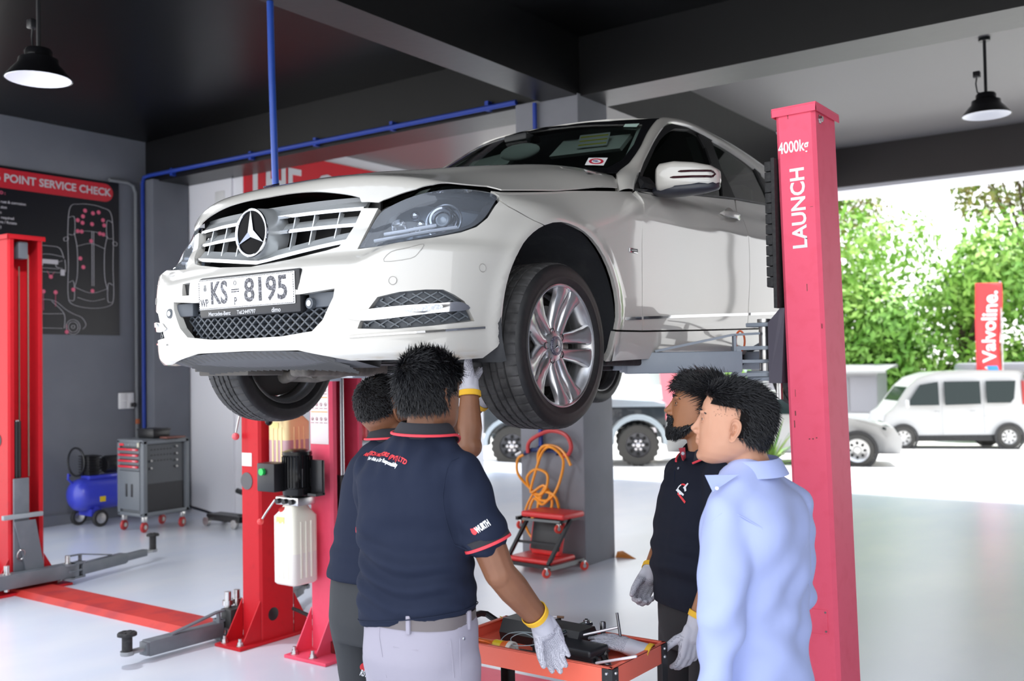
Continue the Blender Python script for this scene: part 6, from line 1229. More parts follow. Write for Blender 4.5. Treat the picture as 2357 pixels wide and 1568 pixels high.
# ---- bearded man in navy polo looking up at the car
def build_bearded():
    d0 = 3.6; f = (CL*.90-CA*.42).normalized(); r = f.cross(UP)
    hip, N, hd = at(1612, 1440, d0), at(1622, 1050, d0), at(1608, 940, d0)
    root = thing('person', 'bearded man in navy polo with chest logo looking up at the car, gloves on', 'person', (hip.x, hip.y, 0)); o_ = V(root.location)
    shR, elR, wrR = at(1568, 1092, 3.77), at(1545, 1215, 3.86), at(1497, 1318, 3.72); shL, elL, wrL = at(1660, 1095, 3.44), at(1668, 1275, 3.38), at(1597, 1450, 3.36)
    LG = legs_of(hip, r, f); chest = at(1610, 1170, d0)
    q = MB(); T = place(hd, CL*.985+CA*.12, rad(13)); add_head(q, T)
    body_core(q, N, hd, chest, hip, r, f, [([h, k, a], [.075, .05, .04]) for h, k, a in LG], [([shR, shR.lerp(elR, .55), elR, elR.lerp(wrR, .3), wrR], [.056, .050, .043, .044, .030]), ([shL, shL.lerp(elL, .55), elL, elL.lerp(wrL, .3), wrL], [.055, .048, .042, .042, .030])], .058)
    dR, dL = (CL*.45+UP*-1.0), (CL*.2+UP*-1.0)
    for W, e, n, s in ((wrR, dR, r*-1, 1), (wrL, dL, r, -1)):
        for P, R in hand(W, e, n, s, (.75, .8, .85, .9) if s > 0 else (.35, .4, .45, .5), .74, (.5, .6, .5), .05): chain(q, P, R, 8)
    co, fs = fuse(q, .0038, 4, .5); mesh_obj('body', co-np.array(o_), fs, mat('skin_warm_brown', (.36, .155, .07), .45, var=(9, (.30, .12, .055), .4, .7), sss=.08), root)
    hair(root, T, lambda p: 1.0 if p.z > .042+.28*max(0, p.y) or (p.y < -.035 and p.z > -.03) else (.5 if p.y < -.005 and p.z > 0 else 0.), lambda p: (p.x*2, .9-p.y*4, .5-.9*min(1, max(0, (.10-p.z)/.06))), 5600, (.035, .062), .20, 12, .008, .0015, .42)
    # beard and moustache: short strands over the jaw
    rnd = random.Random(4); q = MB(); k = 0
    while k < 1500:
        z = rnd.uniform(-.118, -.035); a = rnd.uniform(0, pi); i = next(j for j in range(12) if HS[j][0] >= z >= HS[j+1][0]); t = (HS[i][0]-z)/(HS[i][0]-HS[i+1][0]); w, yf, yb = [HS[i][m]*(1-t)+HS[i+1][m]*t for m in (1, 2, 3)]
        p = V((w*cos(a)*.98, (yf+yb)/2+(yf-yb)/2*sin(a), z)); ok = (p.y > -.01 and z < -.078+.5*max(0, .06-p.y)*1.0) or (abs(p.x) < .03 and -.056 < z < -.043) or (.018 < abs(p.x) < .034 and -.09 < z < -.05 and p.y > .07)
        if not ok or (abs(p.x) < .02 and -.08 < z < -.057): continue
        nn = V((p.x/.06, p.y/.09, -.35)).normalized(); b0 = T @ (p+nn*.002); b1 = T @ (p+nn*.010+V((rnd.gauss(0, .003), .002, -.006))); b2 = T @ (p+nn*.012+V((rnd.gauss(0, .004), .001, -.014))); q.tube([b0, b1, b2], [.0011, .0011, .0003], 3, caps=False); k += 1
    q.T = T; q.tube([(-.030, .088, -.056), (-.018, .098, -.049), (0, .1015, -.0475), (.018, .098, -.049), (.030, .088, -.056)], [.003, .0055, .006, .0055, .003], 8); q.tube([(-.070, .0, -.045), (-.062, .035, -.085), (-.036, .072, -.108), (0, .083, -.116), (.036, .072, -.108), (.062, .035, -.085), (.070, .0, -.045)], [.003, .006, .008, .010, .008, .006, .003], 10)
    q.build('beard', M_hair, root, smooth=180, fix=False)
    q = MB()
    st = [(at(1606, 1392, d0), .180, .135, .135), (at(1606, 1350, d0), .184, .142, .135), (at(1604, 1270, d0), .182, .145, .125), (at(1606, 1190, d0), .182, .132, .12), (at(1612, 1120, d0), .182, .115, .12), (at(1618, 1085, d0), .155, .09, .10), (at(1620, 1065, d0), .112, .075, .08), (at(1622, 1050, d0), .073, .067, .067), (N+UP*.02, .064, .058, .062)]
    q.loft([sec(c, r, f, w, df, db) for c, w, df, db in st]); cuR, cuL = shR.lerp(elR, .85), shL.lerp(elL, .8)
    chain(q, [st[5][0]+r*.09, shR, cuR], [.06, .066, .060], 16); chain(q, [st[5][0]-r*.09, shL, shL.lerp(elL, .5), cuL], [.06, .066, .064, .062], 16)
    zc = st[0][0].z
    sh, bv = cloth('polo_shirt', q, .0075, mat('black_navy_polo', (.010, .012, .022), .85, spec=.2, bump=(420, .12, .001)), root, [lambda co, n: .009*wnoise(co, 5, 5, 12, 5.5)+.004*wnoise(co, 14, 14, 20, 1.5)+np.sin((co[:, 2]-zc)*70+5*wnoise(co, 4, 4, 4, 2))*.008*np.exp(-((co[:, 2]-zc-.16)/.1)**2)], 7)
    c = polo_collar(root, sh, N+UP*.006, (hd-N).normalized()*.5+UP, f, .066, .55, .045, True)
    def hit(px, py): return cam_hit(bv, px, py)
    P = [hit(*p) for p in ((1562, 1032), (1577, 1030), (1580, 1055), (1574, 1062))]; q = MB(); q.loft([[p+n*.002 for p, n in P], [p+n*.008 for p, n in P]]); q.build('placket_lining', M_polored, sh, smooth=0)
    for p in ((1563, 1079), (1572, 1044)): A, n = hit(*p); q = MB(); q.lathe([(0, .004), (.004, .004), (.0055, .002), (.005, 0)], A+n*.002, n, 14); q.build('button', mat('button_grey', (.25, .25, .28), .3), sh)
    q = MB(); q.tube([hit(*p)[0] for p in ((1556, 1062), (1553, 1085), (1552, 1110))], .0018, 5); q.build('placket_seam', M_polo, sh)
    M_pw2, M_pr2 = mat('print_white', (0, 0, 0)), mat('print_red', (0, 0, 0))
    A, n = hit(1569, 1127); X = UP.cross(n).normalized(); 
    def arcpatch(nm, a0, a1, rad_, w, m, off, cx=0, cy=0): return patch_on(nm, [(cx+(rad_+w)*cos(t), cy+(rad_+w)*sin(t)) for t in np.linspace(rad(a0), rad(a1), 14)]+[(cx+(rad_-w)*cos(t), cy+(rad_-w)*sin(t)) for t in np.linspace(rad(a1), rad(a0), 14)], (1569, 1126), UP, .042, m, sh, bv, off)
    arcpatch('logo_ring', 20, 300, .42, .07, M_pw2, .0015); arcpatch('logo_arc', 20, 120, .42, .075, M_pr2, .0019)
    patch_on('logo_figure', [(-.6, -.1), (-.45, .1), (.5, -.35), (.42, -.5)], (1568, 1128), UP, .042, M_pw2, sh, bv, .0022); patch_on('logo_figure', [(.05, .0), (.3, .5), (.45, .45), (.35, .1), (.55, -.2), (.4, -.3), (.2, -.05)], (1572, 1124), UP, .042, M_pw2, sh, bv, .0022)
    patch_on('logo_banner', [(-.2, -.45), (-.1, -.3), (.9, -.95), (.8, -1.12)], (1566, 1126), UP, .042, M_pr2, sh, bv, .0018)
    tr, tb = trousers(root, hip, at(1607, 1375, d0), r, f, LG, M_black_tr, .172, .128, .135, (.10, .076, .062))
    shoes(root, LG, f, M_shoe)
    glove_on(root, wrR, dR, r*-1, 1, (.75, .8, .85, .9), wrR-elR, (.5, .6, .5), .05, .018, .034)
    glove_on(root, wrL, dL, r, -1, (.35, .4, .45, .5), wrL-elL, (.5, .6, .5), .05, .05, .034)
    face_bits(root, T); ears(root, T, mat('skin_warm_brown', (0, 0, 0)))
    for c in root.children:
        if not c.name.startswith('body'): c.location = -o_
build_bearded()
# ---- man in the light blue shirt, his back to us
def build_blue():
    d0 = 2.87; f = (CL*.78+CA*.62).normalized(); r = f.cross(UP)
    hip, N, hd = at(1745, 1560, d0), at(1728, 1090, d0), at(1688, 976, d0-.01)
    root = thing('person', 'man in light blue long-sleeved shirt with short sides, standing by the red post', 'person', (hip.x, hip.y, 0)); o_ = V(root.location)
    shR, elR, wrR = at(1826, 1170, 2.98), at(1828, 1370, 3.08), at(1790, 1520, 3.2); shL, elL, wrL = at(1672, 1185, 2.76), at(1664, 1385, 2.68), at(1640, 1590, 2.70)
    LG = legs_of(hip, r, f); chest = at(1740, 1250, d0)
    q = MB(); T = place(hd, CL*.94+CA*.34, rad(10)); add_head(q, T)
    body_core(q, N, hd, chest, hip, r, f, [([h, k, a], [.075, .05, .04]) for h, k, a in LG], [([shR, elR, wrR], [.052, .040, .028]), ([shL, elL, wrL], [.052, .040, .028])], .058)
    for W, e, n, s in ((wrR, wrR-elR, r*-1, 1), (wrL, wrL-elL, r, -1)):
        for P, R in hand(W, e, n, s, (.3, .35, .4, .4)): chain(q, P, R, 10)
    co, fs = fuse(q, .0038, 4, .5); mesh_obj('body', co-np.array(o_), fs, M_skin[1], root)
    hair(root, T, lambda p: 1.0 if p.z > .058+.12*max(0, p.y) else (min(1, max(0, (-.02-p.y)/.03)) if p.z > -.06 else 0.), lambda p: (p.x, -.9, .25-1.15*min(1, max(0, (.11-p.z)/.07))), 7000, (.024, .042), .20, 21, .007, .0015, .33)
    hair(root, T, lambda p: (.55 if p.z > .02 and p.y < .05 else .0), lambda p: (0, -.5, -.8), 900, (.003, .006), .3, 22, .0012, .0006, .3, False)
    q = MB()
    st = [(at(1742, 1640, d0), .182, .135, .14), (at(1740, 1560, d0), .184, .14, .145), (at(1738, 1470, d0), .180, .14, .138), (at(1738, 1370, d0), .184, .138, .132), (at(1738, 1270, d0), .192, .132, .135), (at(1736, 1190, d0), .192, .118, .132), (at(1732, 1140, d0), .165, .095, .11), (at(1729, 1112, d0), .115, .08, .085), (at(1728, 1090, d0), .075, .070, .070), (N+UP*.03, .066, .062, .062)]
    q.loft([sec(c, r, f, w, df, db) for c, w, df, db in st])
    chain(q, [N+UP*.0+r*.03, st[6][0]+r*.10+UP*.01, shR, shR.lerp(elR, .5), elR, wrR], [.06, .062, .066, .066, .060, .042], 18); chain(q, [N-r*.03, st[6][0]-r*.10+UP*.01, shL, shL.lerp(elL, .5), elL, elL.lerp(wrL, .5), wrL], [.06, .062, .067, .070, .066, .058, .044], 18)
    def fold(co, n):
        b = np.array(f); a = np.array(r); h = co[:, 2]; x = (co-np.array(chest)) @ a
        return .007*wnoise(co, 4.5, 4.5, 7, 7.5)+.005*wnoise(co, 12, 12, 16, 1.2)+np.sin(h*38+x*26+5*wnoise(co, 3, 3, 3, 4))*.008*np.clip(1.25-h, 0, .5)*2+.007*np.sin(h*26-x*40+4*wnoise(co, 3, 3, 3, 8))*np.exp(-((h-1.05)/.16)**2)+.007*np.sin(x*30-h*16)*np.exp(-((h-1.28)/.1)**2)
    sh, bv = cloth('shirt', q, .0075, M_shirt, root, [fold], 16)
    # stand-and-fall collar with a point and its button
    ax = (hd-N).normalized()*.35+UP; polo_collar(root, sh, N-UP*.004, ax, (f+CL*.3).normalized(), .070, .22, .050, False, M_shirt)
    A, n = cam_hit(bv, 1640, 1126); P = [at(1622, 1094, 2.742), at(1640, 1132, 2.735), at(1700, 1092, 2.752)]; q = MB(); q.loft([[p-f*.0 for p in P], [p-CA*.004 for p in P]]); cp = q.build('collar_point', M_shirt, sh, smooth=0)
    q = MB(); q.lathe([(0, .003), (.0045, .003), (.0055, 0)], at(1650, 1124, 2.728), -CA, 12); q.build('button', M_white_pl, cp)
    q = MB(); P = [cam_hit(bv, *p)[0] for p in ((1640, 1200), (1660, 1182), (1700, 1185), (1752, 1215), (1768, 1262))]; q.tube(P, .0016, 5); q.build('yoke_seam', M_shirt, sh)
    tr, tb = trousers(root, hip-UP*.02, at(1742, 1530, d0), r, f, LG, M_black_tr, .170, .125, .135); shoes(root, LG, f, M_shoe)
    face_bits(root, T, None, 1); ears(root, T, M_skin[1])
    for c in root.children:
        if not c.name.startswith('body'): c.location = -o_
build_blue()
# ---------------------------------------------------------------- red tool cart and what lies in it
def atz(px, py, z):
    d = at(px, py, 1)-CAM_P; return CAM_P+d*((z-CAM_P.z)/d.z)
M_cart = mat('coral_red_cart_paint', (.85, .15, .09), .42)
X0, X1, Y0, Y1, ZT, ZB_ = .745, 1.405, -1.555, -1.20, .80, .735
ct = thing('tool_cart', 'coral red three-shelf tool cart with black corner legs between the two groups of men', 'tool cart', ((X0+X1)/2, (Y0+Y1)/2, 0)); CTO = V(ct.location)
def tray(zt, zb):
    q = MB(); t = .004; q.boxz(X0+t, X1-t, Y0+t, Y1-t, zb+(.022 if zt > .7 else 0), zb+(.026 if zt > .7 else .004))
    for a in ((X0, X1, Y0, Y0+t), (X0, X1, Y1-t, Y1), (X0, X0+t, Y0, Y1), (X1-t, X1, Y0, Y1)): q.boxz(*a, zb, zt)
    for a in ((X0, X1, Y0, Y0+.014), (X0, X1, Y1-.014, Y1), (X0, X0+.014, Y0, Y1), (X1-.014, X1, Y0, Y1)): q.boxz(*a, zt-.006, zt, .002)
    q.T = None; o = q.build('tray', M_cart, ct, smooth=30); o.location = -CTO; return o
for zt, zb in ((ZT, ZB_), (.50, .44), (.20, .14)): tray(zt, zb)
for x, sx in ((X0, 1), (X1, -1)):
    for y, sy in ((Y0, 1), (Y1, -1)):
        q = MB(); q.boxz(x-sx*.003, x+sx*.034, y-sy*.0035, y, .07, ZT-.004); q.boxz(x-sx*.0035, x, y-sy*.003, y+sy*.034, .07, ZT-.004); o = q.build('corner_leg', M_black, ct, smooth=0); o.location = -CTO
        for z in (ZT-.018, ZT-.045, .485, .455):
            q = MB(); q.lathe([(0, .004), (.004, .0035), (.006, 0)], (x+sx*.017, y-sy*.0035, z), (0, -sy, 0), 10); q.build('leg_bolt', M_steel, o); q = MB(); q.lathe([(0, .004), (.004, .0035), (.006, 0)], (x-sx*.0035, y+sy*.017, z), (-sx, 0, 0), 10); q.build('leg_bolt', M_steel, o)
        q = MB(); q.cyl((x+sx*.03, y+sy*.02-.012, .035), (x+sx*.03, y+sy*.02+.012, .035), .035, n=18); q.boxz(x+sx*.015, x+sx*.045, y+sy*.02-.018, y+sy*.02+.018, .04, .075); w = q.build('caster', M_black, ct); w.location = -CTO
q = MB(); q.tube([(X0, Y0+.04, ZT-.02), (X0-.06, Y0+.04, ZT+.005), (X0-.075, Y0+.06, ZT+.01), (X0-.075, Y1-.06, ZT+.01), (X0-.06, Y1-.04, ZT+.005), (X0, Y1-.04, ZT-.02)], .012, 8); o = q.build('push_handle', M_black, ct); o.location = -CTO
FL = .762
def lay(name, label, cat, px0, px1, z, build, m, parts=()):
    """tool lying in the tray: local X from one picture place to the other at height z"""
    a, b = atz(*px0, z), atz(*px1, z); t = thing(name, label, cat, a, (0, 0, math.atan2(b.y-a.y, b.x-a.x))); q = MB(); build(q, (b-a).length); q.build(parts[0] if parts else 'body', m, t, smooth=40); return t, (b-a).length
def cs(q, w, d, h): q.box((w/2, 0, h/2), (w, d, h), None, .012, 3); q.box((w/2, 0, h*.52), (w+.003, d+.003, .006))
a = atz(1150, 1447, FL+.04)
t = thing('tool_case', 'black plastic hard case with small white label at the left of the tool cart', 'tool case', (X0+.10, Y1-.105, FL), (0, 0, rad(-3))); 
q = MB(); q.loft([[(0, y, z) for y, z in ((-.06, 0), (-.068, .03), (-.045, .074), (.045, .074), (.068, .03), (.06, 0))], [(.33, y, z) for y, z in ((-.06, 0), (-.068, .03), (-.045, .074), (.045, .074), (.068, .03), (.06, 0))]]); q.boxz(.165, .171, -.069, .069, 0, .075); q.build('case', M_black, t, smooth=25)
q = MB(); q.boxz(.085, .135, -.038, -.008, .074, .0752); lb = q.build('label', mat('label_white', (.78, .78, .78), .5), t, smooth=0); q = MB(); [q.boxz(.094+i*.0045, .096+i*.0045+.001*(i % 2), -.028, -.020, .0752, .0756) for i in range(7)]; q.build('barcode_marks', mat('plate_ink', (0, 0, 0)), lb, smooth=0)
t = thing('tool_case', 'dark plastic case lying under the loose glove in the tool cart', 'tool case', (X0+.33, Y0+.145, FL), (0, 0, rad(-4))); q = MB(); q.box((.09, 0, .026), (.24, .11, .052), None, .010, 3); q.box((.09, 0, .03), (.243, .113, .005)); q.build('case', mat('case_charcoal', (.018, .019, .022), .4), t)
# orange torch with yellow band
t = thing('torch', 'orange torch with yellow label band lying at the near side of the tool cart', 'torch', (X0+.10, Y0+.055, FL+.022), (0, 0, rad(-4)))
q = MB(); q.lathe([(0, -.02), (.012, -.02), (.017, -.01), (.018, .06), (.021, .075), (.0225, .12), (.027, .135), (.027, .145)], (0, 0, 0), (1, 0, 0), 24); q.tube([(.0, -.018, .012), (.03, -.032, .02), (.065, -.03, .02), (.08, -.02, .012)], .004, 8); q.build('torch_body', mat('torch_orange', (.78, .16, .03), .35), t)
q = MB(); q.lathe([(.0215, .08), (.0232, .08), (.0235, .115), (.0220, .115)], (0, 0, 0), (1, 0, 0), 24, closed=True); q.build('torch_label', mat('label_bright_yellow', (.78, .55, .02), .4), t)
q = MB(); q.lathe([(.026, .143), (.0275, .143), (.0275, .158), (.022, .158), (.010, .146), (0, .146)], (0, 0, 0), (1, 0, 0), 24); q.build('lens_ring', mat('ring_cream', (.75, .73, .66), .35), t)
def wrenchy(q, L): q.bar((0, 0, 0), (L, 0, 0), .012, .005, (0, 0, 1), .002); q.lathe([(.006, -.004), (.013, -.004), (.013, .004), (.006, .004)], (L+.010, 0, 0), (0, 0, 1), 20, closed=True); q.bar((-.002, .004, 0), (-.022, .012, 0), .008, .006, (0, 0, 1)); q.bar((-.002, -.004, 0), (-.022, -.012, 0), .008, .006, (0, 0, 1))
M_tool = mat('tool_chrome', (.62, .62, .64), .16, 1.); M_dkst = mat('tool_dark_steel', (.20, .20, .21), .3, 1.)
# ratchet
t, L = lay('ratchet', 'chrome ratchet handle with dark grip panel behind the gloved hand', 'ratchet', (1300, 1458), (1350, 1437), FL+.062, lambda q, L: (q.loft([[(x, w*cos(a), h*sin(a)) for a in [2*pi*i/16 for i in range(16)]] for x, w, h in ((-.06, .006, .006), (-.02, .010, .008), (.02, .012, .008), (L-.01, .017, .010), (L+.012, .019, .011), (L+.022, .008, .006))])), M_tool, ('handle',))
q = MB(); q.loft([[(x, w*cos(a), .004+h*sin(a)) for a in [2*pi*i/12 for i in range(12)]] for x, w, h in ((-.02, .004, .006), (.02, .009, .007), (L-.02, .010, .008), (L, .003, .006))]); q.build('grip_panel', mat('grip_teal', (.03, .05, .05), .3), t)
q = MB(); q.cyl((L, 0, -.02), (L, 0, .013), .011, n=18); q.cyl((L, 0, .013), (L, 0, .018), .006, n=12); q.build('drive_head', M_tool, t)
# T-bar: white rod with black cross handle
a, b = atz(1316, 1468, FL+.05), at(1424, 1444, (atz(1424, 1460, FL+.06)-CAM_P).dot(_f)); t = thing('t_handle_wrench', 'T-handled wrench with pale rod and dark crossbar standing over the loose glove', 'wrench', a)
q = MB(); q.cyl((0, 0, 0), b-a, .0045, n=12); q.build('rod', mat('rod_satin', (.75, .70, .74), .3, .6), t); dpt = (b-CAM_P).dot(_f); q = MB(); q.cyl(at(1420, 1411, dpt)-a, at(1430, 1480, dpt-.02)-a, .0048, n=12); q.sphere(at(1430, 1480, dpt-.02)-a, .0052, 10, 6); q.build('crossbar', M_dkst, t)
for lab, p0, p1, zz0, zz1, m in (('chrome spanner slanting to the near corner of the tool cart', (1372, 1484), (1398, 1528), .045, .012, M_dkst), ('bright chrome extension bar beside the slanting spanner in the cart', (1390, 1486), (1399, 1530), .045, .008, M_tool)):
    a, b = atz(*p0, FL+zz0), atz(*p1, FL+zz1); t = thing('spanner' if 'spanner' in lab else 'extension_bar', lab, 'spanner' if 'spanner' in lab else 'bar', a); q = MB(); d = b-a
    if 'spanner' in lab: q.bar((0, 0, 0), d, .015, .006, (0, 0, 1), .002); q.sphere(d, (.013, .013, .006), 14, 8); q.sphere((0, 0, 0), (.014, .014, .006), 14, 8)
    else: q.cyl((0, 0, 0), d, .006, n=12); q.cyl(d*.86, d, .010, n=14); q.cyl(d*-.02, d*.1, .008, n=8)
    q.build('shaft', m, t)
a, b = atz(1371, 1527, FL+.02), atz(1466, 1511, FL+.058); t = thing('pry_bar', 'slim white rod lying across the near right corner of the tool cart', 'rod', a); q = MB(); q.bar((0, 0, 0), b-a, .011, .008, (0, 0, 1), .003); q.build('rod', mat('rod_white', (.80, .76, .80), .35), t)
a = atz(1388, 1452, FL+.05); t = thing('socket', 'chrome deep socket standing behind the T-handled wrench', 'socket', a); q = MB(); q.lathe([(.005, .028), (.009, .03), (.0105, .026), (.010, .0), (.008, -.012), (.008, -.05), (0, -.05)], (0, 0, 0), (-.08, .1, 1), 18); q.build('body', M_dkst, t)
a = atz(1376, 1524, FL+.012); t = thing('socket', 'dark hollow socket on the cart floor beside the near corner', 'socket', a); q = MB(); q.lathe([(.006, .016), (.013, .016), (.014, .0), (.013, -.016), (0, -.016)], (0, 0, 0), (-.2, -.9, .5), 18); q.build('body', M_dkst, t)
t, L = lay('screwdriver', 'screwdriver with green handle end beside the gloved fingers', 'screwdriver', (1338, 1508), (1368, 1520), FL+.014, lambda q, L: q.lathe([(0, -.012), (.008, -.010), (.010, 0), (.008, .02), (.0095, .025), (.009, .04), (.006, .044), (0, .044)], (0, 0, 0), (1, 0, 0), 16), mat('handle_green', (.02, .45, .12), .3, coat=.5), ('handle',)); q = MB(); q.cyl((.044, 0, 0), (.12, 0, 0), .003, n=8); q.lathe([(0, .04), (.0075, .04), (.009, .075), (0, .078)], (0, 0, 0), (1, 0, 0), 12); q.build('shaft', M_black, t)
t, L = lay('screwdriver', 'thin screwdriver with brown tip beyond the wrist of the reaching man', 'screwdriver', (1264, 1419), (1294, 1421), FL+.088, lambda q, L: q.cyl((-.05, 0, 0), (L-.015, 0, 0), .0022, n=8), mat('rod_white', (0, 0, 0)), ('shaft',)); q = MB(); q.cyl((L-.018, 0, 0), (L+.006, 0, 0), .0042, n=10); q.build('tip', mat('tip_brown', (.18, .09, .05), .5), t)
a = atz(1185, 1425, FL+.035); t = thing('cloth', 'yellow cloth peeping out behind the labelled black case', 'cloth', a); q = MB(); q.grid([[(x, y, .012*sin(x*60+y*40)) for x in np.linspace(-.05, .05, 8)] for y in np.linspace(-.03, .03, 6)]); q.build('fold', mat('cloth_yellow', (.75, .60, .05), .8), t)
t = thing('cable_tester', 'silver tool with curled wire leads beside the orange torch', 'tester', (X0+.305, Y0+.06, FL+.014)); q = MB(); q.loft([[(x, w*cos(a), h*sin(a)) for a in [2*pi*i/14 for i in range(14)]] for x, w, h in ((-.05, .008, .008), (-.03, .014, .011), (.03, .015, .012), (.05, .010, .009), (.09, .007, .007))]); q.build('body', M_tool, t)
q = MB(); q.tube(spline([(-.05, 0, .01), (-.09, .03, .03), (-.06, .06, .045), (0, .04, .04), (.03, .0, .035), (-.02, -.03, .03), (-.07, -.01, .025)], 8), .0016, 5); q.tube(spline([(-.05, 0, .0), (-.10, -.02, .02), (-.11, .05, .04), (-.02, .065, .05), (.06, .05, .04)], 8), .0016, 5); q.build('wire', mat('wire_grey', (.35, .42, .45), .4), t)
a, b = atz(1212, 1433, FL+.07), atz(1238, 1468, FL+.03); t = thing('pliers', 'pale curved plier handle leaning on the black case beside the wrist', 'pliers', a); q = MB(); q.tube(spline([(0, 0, 0), (b-a)*.3+V((.004, -.008, -.004)), (b-a)*.7+V((.002, -.01, -.004)), b-a], 6), .0042, 8); q.build('handle', mat('handle_pale', (.60, .62, .62), .35), t)
# loose glove on the tools
q = MB(); W = atz(1455, 1492, FL+.030); K = atz(1372, 1462, FL+.06); dg = (K-W).normalized(); ng = V((.12, .25, -1))
for P, R in hand(W, dg, ng, -1, (.28, .22, .3, .35), 1.12, (.3, .8, .35), .10): chain(q, P, R, 12)
chain(q, [W-dg*.055, W-dg*.02, W+dg*.04], [.040, .038, .034], 16)
co, fs = fuse(q, .0036, 5, .5); c0 = np.array(W); up = co[:, 2]-c0[2]; co[:, 2] = c0[2]+up*.72+.004*wnoise(co, 22, 22, 22, 3)
fs = [f_ for f_ in fs if max(float((co[v]-c0) @ np.array(dg)) for v in f_) > -.062]; cen = co[np.array([f_[0] for f_ in fs])]; mi = (((cen-c0) @ np.array(dg)) > .015).astype(int)
lg = thing('glove', 'loose dotted white work glove lying on top of the tools in the cart', 'glove', W); mesh_obj('glove_body', co-c0, fs, [M_glove, M_gdot], lg, mi)
q = MB(); x, y, z = axes(dg); q.loft([[dg*t-dg*.054+V(((x*cos(b)+y*sin(b))*k).to_tuple())*1.0 for b in [2*pi*i/28 for i in range(28)]] for t, k in ((.006, .039), (.005, .0415), (-.010, .042), (-.012, .038))], True, False)
for i, v in enumerate(q.v): q.v[i] = (v[0], v[1], v[2]*.72)
q.build('glove_cuff', M_cuff, lg)
# ---------------------------------------------------------------- grey drawer cart, compressor, creeper, hose, jack
M_cab2 = mat('cabinet_grey', (.14, .155, .17), .45)
tc_ = thing('drawer_cart', 'grey tool trolley with four red-handled drawers in the far left corner', 'tool trolley', (-7.05, 2.17, 0))
q = MB(); w, d = .47, .58; q.boxz(0, w, 0, d, .17, .21, .01); q.boxz(0, w, 0, d, .955, 1.0, .01); q.boxz(0, .02, .02, d-.02, .2, .96)
for x, y in ((0, 0), (w-.05, 0), (0, d-.05), (w-.05, d-.05)): q.boxz(x, x+.05, y, y+.05, .18, .99, .008)
q.boxz(.02, w-.04, .03, d-.02, .2, .955); q.build('cabinet_body', M_cab2, tc_)
for k in range(4):
    z = .90-.062*k; q = MB(); q.boxz(.05, w-.05, -.006, .03, z-.05, z+.006, .004); dr = q.build('drawer', M_cab2, tc_); q = MB(); q.boxz(.055, w-.06, -.028, -.004, z-.018, z+.004, .005); q.build('drawer_handle', mat('handle_red', (.65, .02, .04), .35), dr); q = MB(); q.boxz(w-.14, w-.09, -.0295, -.027, z-.014, z); q.build('drawer_tag', mat('tag_pink', (.75, .35, .38), .4), dr, smooth=0)
q = MB(); q.boxz(.05, w-.05, -.006, .02, .925, .965, .004); tp = q.build('top_panel', M_cab2, tc_); q = MB(); q.boxz(.06, .14, -.012, -.005, .93, .955); q.build('logo_plate', mat('handle_red', (0, 0, 0)), tp, smooth=0); q = MB(); q.cyl((.24, -.012, .945), (.24, -.004, .945), .008, n=10); q.build('lock', M_steel, tp); q = MB(); q.boxz(.40, .43, -.02, -.004, .92, .97, .004); q.build('latch', mat('latch_cream', (.6, .58, .45), .4), tp)
q = MB(); q.boxz(.045, w-.045, -.008, .02, .24, .66, .006); dc = q.build('cabinet_door', M_cab2, tc_)
for x in (.19, .29): q = MB(); q.boxz(x-.014, x+.014, -.016, -.006, .38, .52, .008); q.build('door_handle', M_black, dc)
q = MB(); q.boxz(w-.02, w-.012, .06, d-.06, .52, .94); side = q.build('side_panel', mat('panel_dark_grey', (.055, .06, .068), .45), tc_, smooth=0)
q = MB(); [q.boxz(w-.0125, w-.0105, y, y+.02, z, z+.012) for z in (.88, .82, .76) for y in np.arange(.11, .36, .04)]; q.build('slots', M_gap, side, smooth=0); 
for y, z in ((.42, .90), (.42, .82), (.42, .75), (.42, .68), (.1, .76), (.1, .68)): q = MB(); q.cyl((w-.012, y, z), (w+.02, y, z+.01), .012, n=10); q.build('hook', M_steel, side)
q = MB(); q.boxz(w-.02, w-.010, .06, d-.06, .22, .52); q.build('side_bin', mat('bin_black', (.014, .014, .017), .5), tc_, smooth=0)
q = MB(); q.boxz(w-.006, w+.02, .0, .05, .18, .99, .008); q.boxz(w-.006, w+.02, d-.05, d, .18, .99, .008); q.boxz(w-.006, w+.02, 0, d, .95, .99, .006); q.boxz(w-.006, w+.02, 0, d, .18, .22, .006); q.build('side_frame', M_cab2, tc_)
for x, y in ((.05, .05), (w-.05, .05), (.05, d-.05), (w-.05, d-.05)):
    q = MB(); q.lathe([(0, -.016), (.05, -.016), (.056, -.01), (.056, .01), (.05, .016), (0, .016)], (x, y, .056), (.9, .35, 0), 20); cs_ = q.build('caster', mat('caster_red', (.45, .03, .03), .4), tc_); q = MB(); q.boxz(x-.025, x+.025, y-.025, y+.025, .11, .175, .006); q.lathe([(0, -.02), (.025, -.02), (.025, .02), (0, .02)], (x, y, .056), (.9, .35, 0), 14); q.build('caster_fork', M_steel, cs_)
t = thing('case', 'black box sitting on top of the grey drawer trolley', 'box', (-6.96, 2.36, 1.0)); q = MB(); q.boxz(0, .30, 0, .22, 0, .10, .02); q.boxz(-.005, .305, -.005, .225, .085, .105, .008); q.build('case', M_black, t)
t = thing('clipboard', 'thin brown board lying on the drawer trolley beside the black box', 'board', (-6.63, 2.42, 1.0)); q = MB(); q.boxz(0, .13, 0, .24, 0, .02, .004); q.build('board', mat('board_brown', (.16, .06, .045), .5), t)
M_cblue = mat('compressor_blue', (.045, .06, .52), .32, coat=.3)
cp_ = thing('air_compressor', 'blue-violet tank air compressor with black motor against the left wall', 'air compressor', (-7.62, 2.05, 0))
